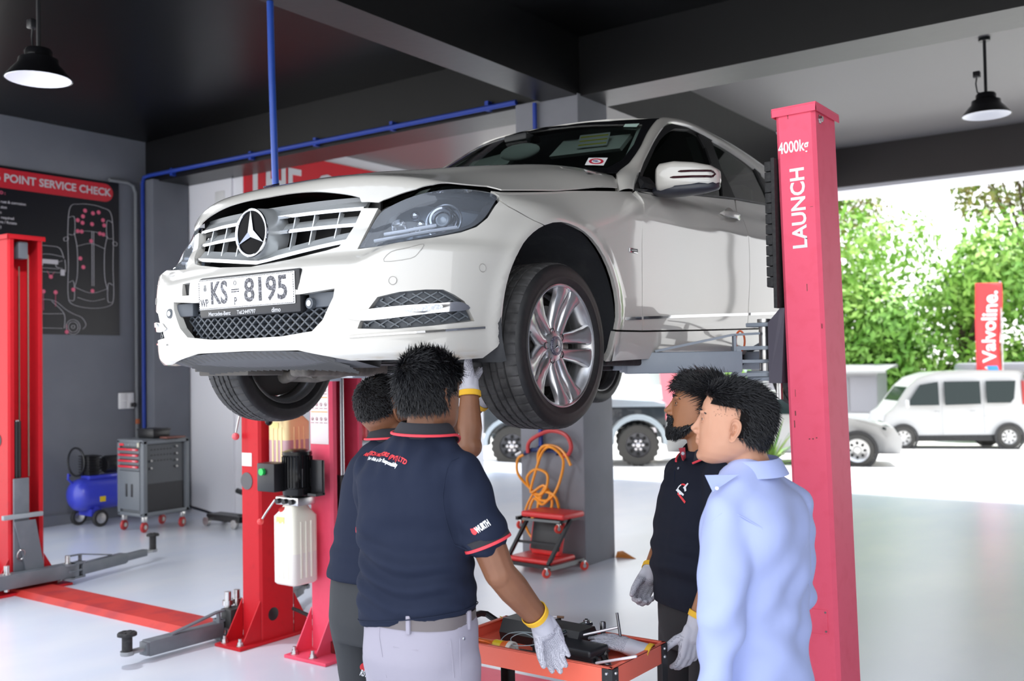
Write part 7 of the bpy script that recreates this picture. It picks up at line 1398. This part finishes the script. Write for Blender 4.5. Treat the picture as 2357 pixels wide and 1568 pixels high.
q = MB(); q.lathe([(0, -.10), (.07, -.095), (.13, -.07), (.17, -.03), (.185, .03), (.185, .66), (.17, .72), (.1, .77), (0, .785)], (0, 0, .36), (0, 1, 0), 32); q.build('tank', M_cblue, cp_)
q = MB(); q.boxz(-.09, .09, .08, .55, .53, .57, .006); q.tube([(-.02, -.06, .5), (.0, -.12, .55), (-.03, -.10, .60), (-.08, -.05, .58)], .012, 8); q.boxz(.06, .12, .12, .18, .12, .22); q.boxz(-.12, -.06, .1, .15, .12, .22); q.boxz(-.13, .13, .08, .2, .12, .20); q.build('tank_bracket', M_cblue, cp_)
q = MB(); q.boxz(.186, .189, .15, .22, .28, .34); q.build('warning_sticker', mat('label_bright_yellow', (0, 0, 0)), cp_, smooth=0)
q = MB(); q.lathe([(0, 0), (.09, 0), (.10, .02), (.10, .18), (.08, .22), (0, .22)], (.02, .30, .68), (0, 1, 0), 20); q.boxz(-.09, .08, .08, .22, .57, .80, .02)
for k in range(7): q.boxz(-.11, .10, .07, .23, .60+.03*k, .612+.03*k)
q.tube([(-.14+.17*cos(t_), .06, .72+.16*sin(t_)) for t_ in [2*pi*i/24 for i in range(24)]], .012, 6, True); q.build('motor', M_black, cp_); q = MB(); q.sphere((.02, .16, .73), .045, 14, 10); q.build('filter_cap', M_chrome, cp_)
for x, y in ((.16, .17), (-.16, .10)):
    q = MB(); q.lathe([(.06, -.025), (.085, -.025), (.095, -.012), (.095, .012), (.085, .025), (.06, .025)], (x, y, .095), (1, 0, 0), 24, closed=True); wl = q.build('wheel', M_rub, cp_); q = MB(); q.lathe([(0, -.02), (.06, -.02), (.062, .02), (.02, .026), (0, .026)], (x, y, .095), (1, 0, 0), 20); q.build('wheel_hub', M_steel, wl)
# folded creeper seat
M_pad = mat('creeper_red_vinyl', (.68, .035, .035), .38); M_cst = mat('caster_bright_red', (.72, .06, .04), .35)
cr = thing('creeper_seat', 'red and black folding mechanic creeper seat standing before the grey column', 'creeper seat', (-1.86, 2.72, 0), (0, 0, rad(-4)))
q = MB(); q.box((.0, .10, .105), (.46, .36, .045), None, .018, 3); q.build('base_pad', M_pad, cr)
q = MB(); q.box((.08, .16, .475), (.46, .30, .05), (rad(0), 0, 0), .02, 3); q.build('seat_pad', M_pad, cr)
q = MB(); q.box((.04, .14, .29), (.34, .035, .28), (rad(-14), 0, 0), .012, 3); q.box((.04, .118, .155), (.30, .05, .05), None, .015); bp2 = q.build('back_pad', M_pad, cr); q = MB(); q.box((.045, .118, .30), (.30, .02, .26), (rad(-14), 0, 0), .006); q.build('mesh_panel', mat('panel_black', (.02, .02, .022), .5), bp2)
q = MB()
for x in (-.20, .24): q.bar((x-.03, -.08, .09), (x+.06, .12, .45), .028, .028, (1, 0, 0)); q.bar((x, .02, .43), (x, .32, .44), .025, .03)
q.bar((-.22, .02, .24), (.26, .02, .24), .02, .02); q.bar((-.25, -.09, .075), (.25, -.09, .075), .03, .03); q.bar((-.25, .28, .075), (.25, .28, .075), .03, .03); q.bar((-.25, -.09, .075), (-.25, .28, .075), .03, .03); q.bar((-.36, -.12, .085), (-.24, -.10, .075), .03, .025); q.build('frame', M_black, cr, smooth=0)
q = MB(); q.bar((.26, -.12, .075), (.26, .34, .075), .03, .035); q.bar((-.13, .02, .43), (.26, .02, .435), .02, .02); q.build('side_rail', mat('rail_grey', (.16, .17, .17), .35, .6), cr, smooth=0)
for x, y, z in ((.24, -.14, .038), (.30, .30, .038), (-.24, -.12, .038), (-.24, .30, .038), (-.19, .06, .37), (.22, .06, .37)):
    q = MB(); q.lathe([(.014, -.012), (.034, -.012), (.038, -.006), (.038, .006), (.034, .012), (.014, .012)], (x, y, z), (.8, -.5, 0), 20, closed=True); c_ = q.build('caster', M_cst, cr); q = MB(); q.lathe([(0, -.014), (.016, -.014), (.016, .014), (0, .014)], (x, y, z), (.8, -.5, 0), 12); q.boxz(x-.014, x+.014, y-.012, y+.012, z+.005, z+.045, .004); q.build('caster_fork', M_steel, c_)
# coiled orange hose and red hose on the column
YH = 3.075
def hose(name, label, pts, r, m, jit=.02):
    P = spline([(x, YH-.02-jit*(i % 3), z) for i, (x, z) in enumerate(pts)], 8); q = MB(); q.tube(P, r, 8); tag(q.build(name, m), label, 'hose')
hose('air_hose', 'coiled orange air hose hanging on the grey column above the creeper seat', [(-2.19, .94), (-2.24, .90), (-2.23, .78), (-2.14, .66), (-2.02, .60), (-1.93, .66), (-1.94, .78), (-2.05, .82), (-2.13, .74), (-2.10, .62), (-1.98, .55), (-1.86, .60), (-1.80, .75), (-1.76, .92), (-1.86, 1.02), (-1.98, .98), (-2.05, .80), (-2.09, .62), (-1.98, .68), (-1.90, .60), (-1.97, .52), (-2.08, .56), (-2.12, .45), (-2.06, .40), (-1.97, .66), (-1.88, .55), (-1.92, .42), (-2.04, .47), (-1.99, .62), (-1.84, .60), (-1.82, .45), (-1.86, .36)], .0125, mat('hose_orange', (.90, .33, .02), .35), .018)
hose('air_hose', 'loose end of the orange hose trailing down to the creeper seat', [(-2.08, .62), (-2.15, .50), (-2.18, .38), (-2.15, .26), (-2.08, .20), (-2.02, .19)], .0115, mat('hose_orange', (0, 0, 0)), .01)
hose('air_hose', 'orange hose end arching over the red hose on the column', [(-2.03, .86), (-2.02, .96), (-1.95, 1.03), (-1.83, 1.02), (-1.74, .96), (-1.68, .87)], .013, mat('hose_orange', (0, 0, 0)), .01)
hose('air_hose', 'short red air hose looped over the blue outlet on the column', [(-2.14, .96), (-2.13, 1.04), (-2.06, 1.10), (-1.90, 1.16), (-1.74, 1.13), (-1.68, 1.03), (-1.73, .95), (-1.80, .96)], .018, mat('hose_red', (.55, .05, .05), .4), .004)
q = MB(); q.loft([[(0, 0, 0), (.20, .03, 0), (.02, .14, 0)], [(.01, .02, .05), (.06, .03, .03), (.03, .08, .05)]]); o = q.build('wedge', mat('wedge_orange', (.80, .28, .05), .5), smooth=0); o.location = (-1.60, 3.62, 0); tag(o, 'small orange wedge on the floor behind the grey column', 'wedge')
# trolley jack parts behind the red posts
jk = thing('trolley_jack', 'low black trolley jack by the white wall behind the red posts', 'jack', (-6.35, 3.0, 0)); q = MB(); q.boxz(-.12, .45, -.10, .10, .06, .13, .01); q.bar((.3, 0, .1), (.75, .05, .22), .05, .05); q.build('chassis', M_black, jk, smooth=0)
for x, y in ((-.08, -.12), (-.08, .12), (.4, -.12), (.4, .12)): q = MB(); q.lathe([(0, -.02), (.05, -.02), (.05, .02), (0, .02)], (x, y, .05), (0, 1, 0), 16); q.build('wheel', M_steel, jk)
q = MB(); q.tube([(-.12, 0, .11), (-.3, .02, .13), (-.75, .08, .16)], .016, 8); q.build('jack_handle', M_black, jk)
t = thing('jack_handle', 'short black lever standing out above the trolley jack behind the red post', 'lever', (-6.05, 3.0, .33)); q = MB(); q.tube([(0, 0, .07), (.12, .0, .05), (.3, 0, .02)], .03, 8); q.boxz(.2, .3, -.03, .03, -.33, .06); q.build('lever', M_black, t)
# wall shelf with bottles
sh_ = thing('wall_shelf', 'white wall shelf unit with bottles seen between the lift post and the men', 'shelf', (-6.72, 5.3, 0)); q = MB(); q.boxz(0, .22, -.2, 1.4, .74, .77); q.boxz(0, .20, -.2, 1.4, 1.24, 1.36); q.boxz(0, .22, -.2, 1.4, 1.60, 1.62); q.build('shelf_board', mat('shelf_grey', (.22, .23, .24), .5), sh_, smooth=0)
rc_ = [(.55, .04, .05), (.45, .48, .5), (.35, .40, .42), (.6, .6, .62), (.16, .3, .25), (.5, .2, .2), (.3, .34, .4), (.6, .55, .5)]
names_b = ['red', 'pale grey', 'mid grey', 'white', 'dark green', 'dull red', 'blue grey', 'cream']
for i in range(8):
    t = thing('bottle', '%s bottle in the row on the lower wall shelf behind the lift post' % names_b[i], 'bottle', (-6.60, 5.55+.13*i, .77), group='bottles on the wall shelf'); q = MB(); q.lathe([(0, 0), (.045, 0), (.05, .01), (.05, .17), (.02, .21), (.018, .235), (0, .235)], (0, 0, 0), (0, 0, 1), 16); q.build('bottle_body', mat('bottle_%d' % i, rc_[i], .35), t); q = MB(); q.lathe([(0, .235), (.022, .235), (.022, .27), (.03, .285), (0, .29)], (0, 0, 0), (0, 0, 1), 12); q.build('bottle_cap', M_black, t)
for i in range(3):
    q = MB(); q.lathe([(0, 0), (.05, 0), (.05, .12), (.02, .16), (0, .16)], (0, 0, 0), (0, 0, 1), 16); o = q.build('bottle', M_white_pl); o.location = (-6.60, 5.6+.16*i, 1.36); tag(o, 'short white bottle on the grey upper shelf behind the lift post', 'bottle', 'white bottles on the upper shelf')
# ---------------------------------------------------------------- outside: vehicles, kiosk, flag, plants, trees
M_van = mat('van_white', (.5, .5, .5), .3, coat=.6); M_vglass = mat('vehicle_glass', (.015, .025, .025), .08, spec=.3); M_dk = mat('vehicle_dark', (.02, .02, .022), .5)
def vwheel(par, c, r, w, ax, hubm, rim=.62, knobby=False):
    t = bpy.data.objects.new('wheel', None); COL.objects.link(t); t.parent = par; n = 60 if knobby else 36; q = MB()
    q.lathe([(r*rim, -w/2), (r*.9, -w/2), (r, -w*.38), (r, w*.38), (r*.9, w/2), (r*rim, w/2)], c, ax, n, rfun=(lambda rr, j, i: rr-(.025 if j in (2, 3) and i % 3 == 0 else 0)) if knobby else None); q.build('tyre', mat('outdoor_tyre', (.055, .053, .05), .85), t)
    q = MB(); a = V(ax).normalized(); q.lathe([(0, w*.35), (r*.2, w*.36), (r*.25, w*.2), (r*.55, w*.28), (r*rim, w*.46), (r*rim, -w*.4), (0, -w*.3)], c, a, 28); x, y, z = axes(a)
    for k in range(8): p = V(c)+(x*cos(k*pi/4)+y*sin(k*pi/4))*r*.42+a*w*.27; q.sphere(p, r*.085, 8, 6, mi=1)
    q.build('rim', [hubm, M_gap], t); return t
# white van: side profile extruded, tumblehome above the waist
vn = thing('van', 'small white van parked across the yard below the green trees', 'van', (-2.9, 21.9, gz(21.9)), (0, 0, math.atan2(-.511, -.859)))   # local +X = its nose
prof = [(1.68, .28), (1.69, .55), (1.60, .85), (1.42, .98), (1.02, 1.52), (.80, 1.72), (.4, 1.84), (-.6, 1.88), (-1.55, 1.86), (-1.66, 1.80), (-1.60, 1.70), (-1.70, 1.0), (-1.73, .60), (-1.70, .30)]
def hw(z): return .73-.10*max(0, (z-.95)/.95)**1.3
q = MB(); q.loft([[(x, s*hw(z)*k, z) for x, z in prof] for s, k in ((1, .86), (1, 1), (-1, 1), (-1, .86))]); q.build('van_body', M_van, vn, smooth=35)
for s in (1, -1):
    for nm, P in (('front_side_window', [(1.12, 1.06), (.78, 1.55), (.36, 1.62), (.36, 1.06)]), ('sliding_door_window', [(.22, 1.06), (.22, 1.62), (-.60, 1.62), (-.60, 1.08)]), ('rear_side_window', [(-.74, 1.10), (-.74, 1.62), (-1.42, 1.62), (-1.36, 1.2), (-1.28, 1.10)])):
        q = MB(); P3 = [V((x, s*(hw(z)+.004), z)) for x, z in P]; q.loft([P3, [p-V((0, s*.02, 0)) for p in P3]]); q.build(nm, M_vglass, vn, smooth=0)
    for P in ([(.29, .35), (.29, 1.66)], [(-.67, .40), (-.67, 1.64)], [(-.67, .80), (-1.55, .82)]): q = MB(); q.bar((P[0][0], s*(hw(P[0][1])+.001), P[0][1]), (P[1][0], s*(hw(P[1][1])+.001), P[1][1]), .012, .006, (0, 1, 0)); q.build('door_gap', mat('gap_grey', (.35, .35, .35), .6), vn, smooth=0)
    q = MB(); q.box((1.14, s*(.86), 1.10), (.08, .16, .2), None, .03); q.build('side_mirror', M_van, vn)
    q = MB(); q.boxz(-1.69, -1.58, s*.55, s*.645, 1.05, 1.62, .02); q.build('tail_lamp', mat('tail_lamp_red', (.45, .05, .05), .2), vn)
    for x in (1.20, -1.23): vwheel(vn, (x, s*.64, .29), .29, .17, (0, s, 0), mat('alloy_pale', (.6, .6, .6), .3, .8)); q = MB(); q.lathe([(.29, 0), (.345, 0), (.345, .012), (.29, .012)], (x, s*.722, .29), (0, s, 0), 28, closed=True); q.build('wheel_arch', M_dk, vn)
    for x in (.42, -.40): q = MB(); q.box((x, s*.74, .92), (.12, .02, .03), None, .008); q.build('door_handle', mat('gap_grey', (0, 0, 0)), vn)
q = MB(); q.loft([[(1.40, y, 1.0), (1.045, y*.86, 1.50)] for y in (-.62, .62)], False, False); q.build('windscreen', M_vglass, vn, smooth=0)
q = MB(); q.boxz(-1.60, 1.6, -.66, .66, .20, .34); q.build('van_underside', M_dk, vn, smooth=0)
# white saloon nose behind the red post
sc_ = thing('parked_car', 'white saloon parked behind the red post, its nose and front wheel showing', 'car', (-4.35, 14.9, gz(15)), (0, 0, rad(20)))
prof = [(2.10, .25), (2.14, .5), (2.0, .72), (1.5, .86), (.95, .95), (.25, 1.38), (-.6, 1.42), (-1.3, 1.25), (-1.7, 1.0), (-2.15, .95), (-2.2, .5), (-2.15, .25)]
q = MB(); q.loft([[(x-(.25*abs(x)/2 if k < 1 else 0)*np.sign(x), s*k*(.86-.20*max(0, (z-.9)/.5)), z) for x, z in prof] for s, k in ((1, .78), (1, 1), (-1, 1), (-1, .78))]); q.build('car_body', M_van, sc_, smooth=40)
for s in (1, -1):
    for x in (1.35, -1.35): vwheel(sc_, (x, s*.78, .31), .31, .2, (0, s, 0), mat('alloy_pale', (0, 0, 0)), .7); q = MB(); q.lathe([(.31, 0), (.37, 0), (.37, .012), (.31, .012)], (x, s*.862, .31), (0, s, 0), 28, closed=True); q.build('wheel_arch', M_dk, sc_)
    q = MB(); P3 = [V((x, s*(.865-.20*max(0, (z-.9)/.5)), z)) for x, z in ((.85, .97), (.28, 1.32), (-.55, 1.36), (-1.2, 1.2), (-1.4, 1.0))]; q.loft([P3, [p-V((0, s*.02, 0)) for p in P3]]); q.build('side_window', M_vglass, sc_, smooth=0)
    q = MB(); q.box((1.92, s*.62, .68), (.3, .2, .10), (0, rad(25), s*rad(-25)), .03); q.build('headlamp', M_vglass, sc_)
q = MB(); q.loft([[(.98, y*1.12, .97), (.30, y, 1.36)] for y in (-.62, .62)], False, False); q.build('windscreen', M_vglass, sc_, smooth=0)
# black off-road vehicle behind the column
jp = thing('offroad_vehicle', 'black off-road vehicle with silver wheel arches and knobbly tyres behind the column', 'off-road vehicle', (-7.60, 12.45, gz(12.45)), (0, 0, math.atan2(1.07, 1.80)))   # local +X = its nose
M_jd = mat('offroad_dark', (.02, .028, .035), .3, coat=.5); M_js = mat('offroad_silver', (.42, .48, .52), .3, .4)
q = MB(); q.boxz(-1.75, .55, -.78, .78, .62, 1.25, .05); q.boxz(.45, 1.72, -.62, .62, .70, 1.15, .04); q.boxz(-1.7, .35, -.72, .72, 1.25, 2.0, .08); q.build('body_shell', M_jd, jp)
q = MB(); q.loft([[(.45, y, 1.16), (.6, y, 1.26), (1.5, y, 1.20), (1.75, y, 1.13)] for y in (-.63, .63)]); q.boxz(.5, 1.72, -.645, .645, 1.10, 1.16); q.boxz(-1.72, .55, -.80, .80, 1.20, 1.26); q.build('bonnet_panel', M_js, jp)
for s in (1, -1):
    for x in (1.18, -1.18):
        q = MB(); rows = []
        for i in range(15): a = rad(-5+i*190/14); rows.append([(x+rr*cos(a), s*yy, .45+rr*.92*sin(a)) for rr, yy in ((.44, .60), (.46, .96), (.54, .96), (.56, .64))])
        q.grid(rows); q.build('wheel_arch', M_js, jp); vwheel(jp, (x, s*.76, .40), .40, .29, (0, s, 0), mat('rim_dark_steel', (.10, .10, .11), .4, .7), .58, True)
        q = MB(); [q.sphere((x+.085*cos(k*pi/3), s*.90, .40+.085*sin(k*pi/3)), .035, 10, 6) for k in range(6)]; q.sphere((x, s*.91, .40), .055, 10, 6); q.build('wheel_nuts', mat('nut_silver', (.7, .68, .70), .25, .9), jp)
    q = MB(); q.tube([(-.75, s*.86, .42), (.70, s*.86, .42)], .05, 8); q.build('side_step', M_js, jp); q = MB(); P3 = [V((x, s*.725, z)) for x, z in ((.28, 1.32), (.22, 1.9), (-.5, 1.9), (-.5, 1.32))]; q.loft([P3, [p+V((0, s*.012, 0)) for p in P3]]); q.build('side_window', M_vglass, jp, smooth=0)
q = MB(); q.boxz(1.7, 1.95, -.8, .8, .50, .68, .03); q.build('front_bumper', M_dk, jp)
q = MB(); q.lathe([(.26, -.06), (.36, -.06), (.37, 0), (.36, .06), (.26, .06)], (.30, -.90, 1.30), (0, 1, 0), 32, closed=True); o = q.build('tyre_display', mat('hoop_pink', (.70, .16, .16), .4)); o.parent = jp; o.name = 'snorkel_hoop'
q = MB(); q.boxz(.28, .40, -.84, -.74, .9, 1.9, .03); q.build('snorkel', M_dk, jp)
# red lorry, white tank, pink banner beyond
rt = thing('lorry', 'small red lorry cab far behind the bearded man', 'lorry', at(1552, 1010, 31), (0, 0, rad(-75))); rt.scale = (.62, .62, .62); M_lr = mat('lorry_red', (.60, .05, .08), .4)
q = MB(); q.loft([[(x, y, z) for x, z in ((1.1, .55), (1.12, 1.1), (.9, 1.3), (.55, 1.9), (-.6, 1.95), (-.7, .55))] for y in (-.8, .8)]); q.build('cab', M_lr, rt, smooth=0)
q = MB(); q.boxz(-3.4, -.75, -.85, .85, .75, .95); q.boxz(1.1, 1.2, -.85, .85, .40, .62); q.build('chassis', mat('lorry_grey', (.45, .42, .43), .5), rt, smooth=0); q = MB(); q.loft([[(.93, y, 1.32), (.6, y, 1.84)] for y in (-.7, .7)], False, False); q.boxz(1.115, 1.13, -.6, .6, .72, .98); q.build('windscreen', M_vglass, rt, smooth=0)
for s in (1, -1):
    for x in (.55, -2.6): vwheel(rt, (x, s*.72, .38), .38, .22, (0, s, 0), mat('alloy_pale', (0, 0, 0)))
q = MB(); q.T = None; a_, c_ = at(1425, 908, 34), at(1552, 906, 33); q.cyl(a_, c_, .27, n=24); q.sphere(a_, .27, 20, 10); q.sphere(c_, .27, 20, 10); [q.boxz(p.x-.2, p.x+.2, p.y-.2, p.y+.2, gz(30), p.z) for p in (a_.lerp(c_, .15), a_.lerp(c_, .85))]; tag(q.build('storage_tank', mat('tank_white', (.78, .78, .78), .4)), 'long white horizontal tank beyond the off-road vehicle', 'tank')
for i, (x, y, w_, h_, c_) in enumerate(((-19, 33, 4, 3.2, (.75, .75, .76)), (-14.5, 34, 3, 2.6, (.60, .66, .75)), (-24, 34, 5, 4, (.72, .70, .68)))):
    t = thing('shed', ('white', 'pale blue', 'cream')[i]+' shed far across the yard beyond the off-road vehicle', 'shed', (x, y, gz(30))); q = MB(); q.boxz(-w_/2, w_/2, 0, 3, 0, h_); q.build('walls', mat('shed_%d' % i, c_, .7), t, smooth=0); q = MB(); q.loft([[(sx, -.3, h_), (sx, 1.5, h_+.7), (sx, 3.3, h_)] for sx in (-w_/2-.2, w_/2+.2)]); q.build('roof', mat('roof_grey', (.4, .38, .36), .7), t, smooth=0)
t = thing('banner_flag', 'faded pink feather flag beyond the bearded man\'s hair', 'flag', V((at(1562, 900, 24).x, at(1562, 900, 24).y, gz(24)))); q = MB(); q.cyl((0, 0, 0), (0, 0, 2.9), .02, n=8); q.build('pole', M_steel, t); q = MB(); q.grid([[(-.45-.12*(z-1.6), .03*sin(z*3), z), (0, 0, z)] if z > 1.05 else [(-.2, 0, z), (0, 0, z)] for z in np.linspace(.75, 2.9, 10)]); o = q.build('cloth', mat('banner_pink', (.80, .20, .24), .7), t)
# red oil flag by the van
fl_ = thing('banner_flag', 'tall red flag with white vertical lettering standing behind the white van', 'flag', (-2.05, 22.9, gz(22.9))); yaw2 = math.atan2(_r.y, _r.x); fl_.rotation_euler = (0, 0, yaw2)
q = MB(); q.cyl((.32, 0, 0), (.32, 0, 4.10), .025, n=8); q.build('pole', M_steel, fl_)
fw = lambda x, z: V((x+.03*sin(z*2.2), .06*sin(z*2.6+x*3), z)); q = MB(); rows = [[fw(-.32+.64*j/6, z) for j in range(7)] for z in np.linspace(1.35, 4.06, 26)]; q.grid(rows); o = q.build('cloth', mat('flag_red', (.72, .045, .05), .6), fl_); m_ = o.modifiers.new('t', 'SOLIDIFY'); m_.thickness = .01
lt = letters('flag_lettering', 'Valvoline.', .50, M_letter, o, None, .002, .012, .92, 'CENTER', 1., lambda p: fw(.03-p.y, 2.98+p.x)+V((0, -.02-p.z, 0)))
for nm, P, c_ in (('flag_mark', [(-.26, 1.92), (-.02, 1.78), (.20, 1.55), (.05, 1.45), (-.1, 1.62)], (.75, .05, .05)), ('flag_mark', [(-.08, 1.90), (.20, 1.90), (.26, 1.62), (.02, 1.58)], (.05, .30, .70)), ('flag_mark', [(-.24, 1.62), (-.12, 1.88), (-.04, 1.88), (-.14, 1.52)], (.8, .8, .82))):
    q = MB(); p = [fw(x, z+.1)+V((0, -.02, 0)) for x, z in P]; q.loft([p, [a+V((0, -.004, 0)) for a in p]]); q.build(nm, mat('flag_mark_%d' % int(c_[2]*100), c_, .5), o, smooth=0)
# grey kiosk and vehicles behind the van
ks = thing('kiosk', 'low grey roller-door kiosk with pale roof left of the white van', 'kiosk', (-7.4, 25.2, gz(25.2)), (0, 0, rad(8))); q = MB(); q.boxz(-1.35, 1.9, 0, 2, 0, 1.9); q.build('walls', mat('kiosk_grey', (.30, .30, .32), .6), ks, smooth=0)
q = MB(); [q.boxz(-1.2+.78*k, -1.2+.78*k+.74, -.03, .0, .75, 1.78, .01) for k in range(4)]; q.build('shutter_panel', mat('kiosk_panel', (.26, .26, .29), .5), ks); q = MB(); q.loft([[(-1.6, y, z), (2.2, y, z)] for y, z in ((-.5, 1.88), (-.5, 1.95), (2.2, 2.12), (2.2, 2.0))]); q.build('roof', mat('kiosk_roof', (.62, .62, .62), .5), ks, smooth=0); q = MB(); q.boxz(-1.36, 1.9, -.02, 0, .0, .7); q.build('lower_panel', mat('kiosk_white', (.75, .75, .74), .5), ks, smooth=0)
gp = thing('pickup', 'dark grey and green pickup with roof rack at the right behind the van', 'pickup', V((at(2395, 900, 27).x, at(2395, 900, 27).y, gz(26))), (0, 0, rad(30))); q = MB(); q.boxz(-2.6, 2.6, -.8, .8, .45, .95, .06); q.build('bed', mat('pickup_green', (.35, .60, .32), .45), gp); q = MB(); q.boxz(-1.9, 1.2, -.76, .76, .95, 1.75, .1); q.boxz(-2.0, 1.3, -.8, .8, 1.85, 2.15, .12); q.build('cab', mat('pickup_grey', (.22, .22, .24), .5), gp)
q = MB(); q.boxz(-1.7, 1.0, -.78, .78, 1.25, 1.6); q.build('cab_window', M_vglass, gp, smooth=0)
for s in (1, -1):
    for x in (1.5, -1.5): vwheel(gp, (x, s*.72, .36), .36, .22, (0, s, 0), M_dk)
ga = thing('tuk_tuk', 'green roofed three-wheeler half hidden behind the white van', 'three-wheeler', V((at(2255, 900, 28).x, at(2255, 900, 28).y, gz(26))), (0, 0, rad(20))); q = MB(); q.boxz(-1.2, 1.2, -.6, .6, .3, 1.0, .08); q.loft([[(x, y, z) for x, z in ((-1.3, 1.65), (-1.0, 1.85), (.9, 1.85), (1.3, 1.5))] for y in (-.65, .65)]); [q.bar((x, y, 1.0), (x, y, 1.7), .05, .05) for x in (-1.1, 1.0) for y in (-.58, .58)]; q.build('body_shell', mat('tuk_green', (.25, .62, .28), .4), ga, smooth=0)
for c_ in ((1.1, 0, .22), (-.9, .5, .22), (-.9, -.5, .22)): vwheel(ga, c_, .22, .1, (0, 1, 0), M_dk)
# potted plant, kerb post
pl_ = thing('potted_plant', 'green strap-leaved plant at the foot of the rear grey column', 'plant', (-2.30, 9.0, 0)); rnd = random.Random(3); q = MB()
for k in range(46):
    a = rnd.uniform(0, 2*pi); el = rnd.uniform(.35, 1.3); L = rnd.uniform(.35, .8); d = V((cos(a)*cos(el), sin(a)*cos(el), sin(el))); s = V((-sin(a), cos(a), 0)); P = [V((0, 0, .28))+d*L*t+V((0, 0, -.45*L*t*t*(1.3-el))) for t in (0, .35, .7, 1)]; q.grid([[p-s*w_, p+V((0, 0, .01)), p+s*w_] for p, w_ in zip(P, (.012, .03, .024, .002))])
q.build('leaves', mat('plant_leaf', (.16, .38, .05), .5, var=(6, (.30, .42, .08), .4, .6)), pl_); q = MB(); q.lathe([(0, 0), (.13, 0), (.18, .28), (.20, .30), (.16, .30), (.15, .26), (0, .25)], (0, 0, 0), (0, 0, 1), 20); q.build('pot', mat('pot_terracotta', (.20, .11, .08), .8), pl_)
q = MB(); q.boxz(-1.84, -1.76, 10.0, 10.08, 0, .85); tag(q.build('bollard', mat('bollard_grey', (.12, .14, .14), .5), smooth=0), 'dark grey bollard at the floor edge behind the red post', 'bollard')
# trees: one crown and one trunk each
M_bark = mat('bark', (.10, .07, .05), .9); GR = [mat('leaf_bright', (.17, .38, .04), .55, var=(1.6, (.34, .54, .11), .4, .62)), mat('leaf_mid', (.11, .28, .03), .55, var=(1.6, (.22, .42, .07), .4, .62)), mat('leaf_olive', (.12, .20, .02), .55, var=(1.6, (.24, .20, .04), .4, .62))]
for m_ in GR:
    b_ = m_.node_tree.nodes['Principled BSDF']; b_.inputs['Transmission Weight'].default_value = 0; b_.inputs['Subsurface Weight'].default_value = 0
def tree(label, x, y, r, h, zc, n, seed, gm, trunk=True, squash=.8):
    g = gz(y); t = thing('tree', label, 'tree', (x, y, g)); rnd = random.Random(seed); q = MB(); blobs = [(V((rnd.uniform(-.7, .7)*r, rnd.uniform(-.5, .5)*r, zc+rnd.uniform(-.75, .8)*h)), rnd.uniform(.28, .5)*r) for _ in range(16)]
    for k in range(n):
        c, br = rnd.choice(blobs); d = V((rnd.gauss(0, 1), rnd.gauss(0, 1), rnd.gauss(0, 1)*squash)).normalized(); p = c+d*br*rnd.uniform(.55, 1.05)
        if p.z < .15: continue
        nrm = (d+V((rnd.gauss(0, .5), rnd.gauss(0, .5), rnd.gauss(.3, .5)))).normalized(); u, v, w_ = axes(nrm, V((rnd.gauss(0, 1), rnd.gauss(0, 1), 1))); s = rnd.uniform(.09, .20); q.add([p-u*s, p-v*s*.45+w_*.02, p+u*s, p+v*s*.45-w_*.02], [(0, 1, 2, 3)])
    q.build('crown', gm, t, smooth=0, fix=False)
    if trunk:
        q = MB(); q.tube([(0, 0, -.1), (.05, .05, zc*.5), (.0, .0, zc+.3*h)], [.22, .17, .07], 10)
        for c, br in blobs[:7]: q.tube([(0, 0, zc*.55), c*.55+V((0, 0, zc*.25)), c], [.09, .05, .015], 6)
        q.build('trunk', M_bark, t)
TR = [('bright green bushy tree just right of the red post', -9.5, 30.5, 3.4, 3.9, 3.9, 0), ('broad bright tree behind the red flag', -4.6, 32, 3.8, 4.0, 4.0, 0), ('dense tree with darker leaves right of the red flag', .3, 31.5, 3.6, 3.6, 3.7, 1), ('tall olive tree rising above the bright trees at the red post', -11.5, 36, 3.8, 2.9, 9.3, 2), ('tall thin-crowned tree high above the white van', -3.2, 38, 3.8, 2.6, 10.0, 2), ('tall tree at the right edge above the pickup', 3.2, 35, 3.4, 3.0, 7.6, 0), ('low hedge-like tree behind the kiosk', -7.2, 29.5, 2.6, 1.9, 2.2, 1), ('green tree far behind the off-road vehicle', -20, 40, 4.2, 3.0, 3.6, 0), ('broad tree far left behind the off-road vehicle', -28, 40, 4.5, 3.2, 3.8, 1), ('bushy tree at the right edge behind the grey pickup', 4.2, 30, 3.2, 3.4, 3.4, 1)]
for i, (lb, x, y, r, h, zc, k) in enumerate(TR): tree(lb, x, y, r, h, zc, 11000 if zc < 5.5 else 4600, 40+i, GR[k])
q = MB(); [q.tube([(-30, 27, 8.6+dz), (-10, 27.5, 8.1+dz), (14, 28, 8.8+dz)], .02, 5) for dz in (0, .35)]; q.cyl((-30, 27, gz(27)), (-30, 27, 9.4), .12, n=8); q.cyl((14, 28, gz(28)), (14, 28, 9.4), .12, n=8); tag(q.build('overhead_wire', M_dk), 'pair of thin wires strung in front of the tall trees', 'wire')
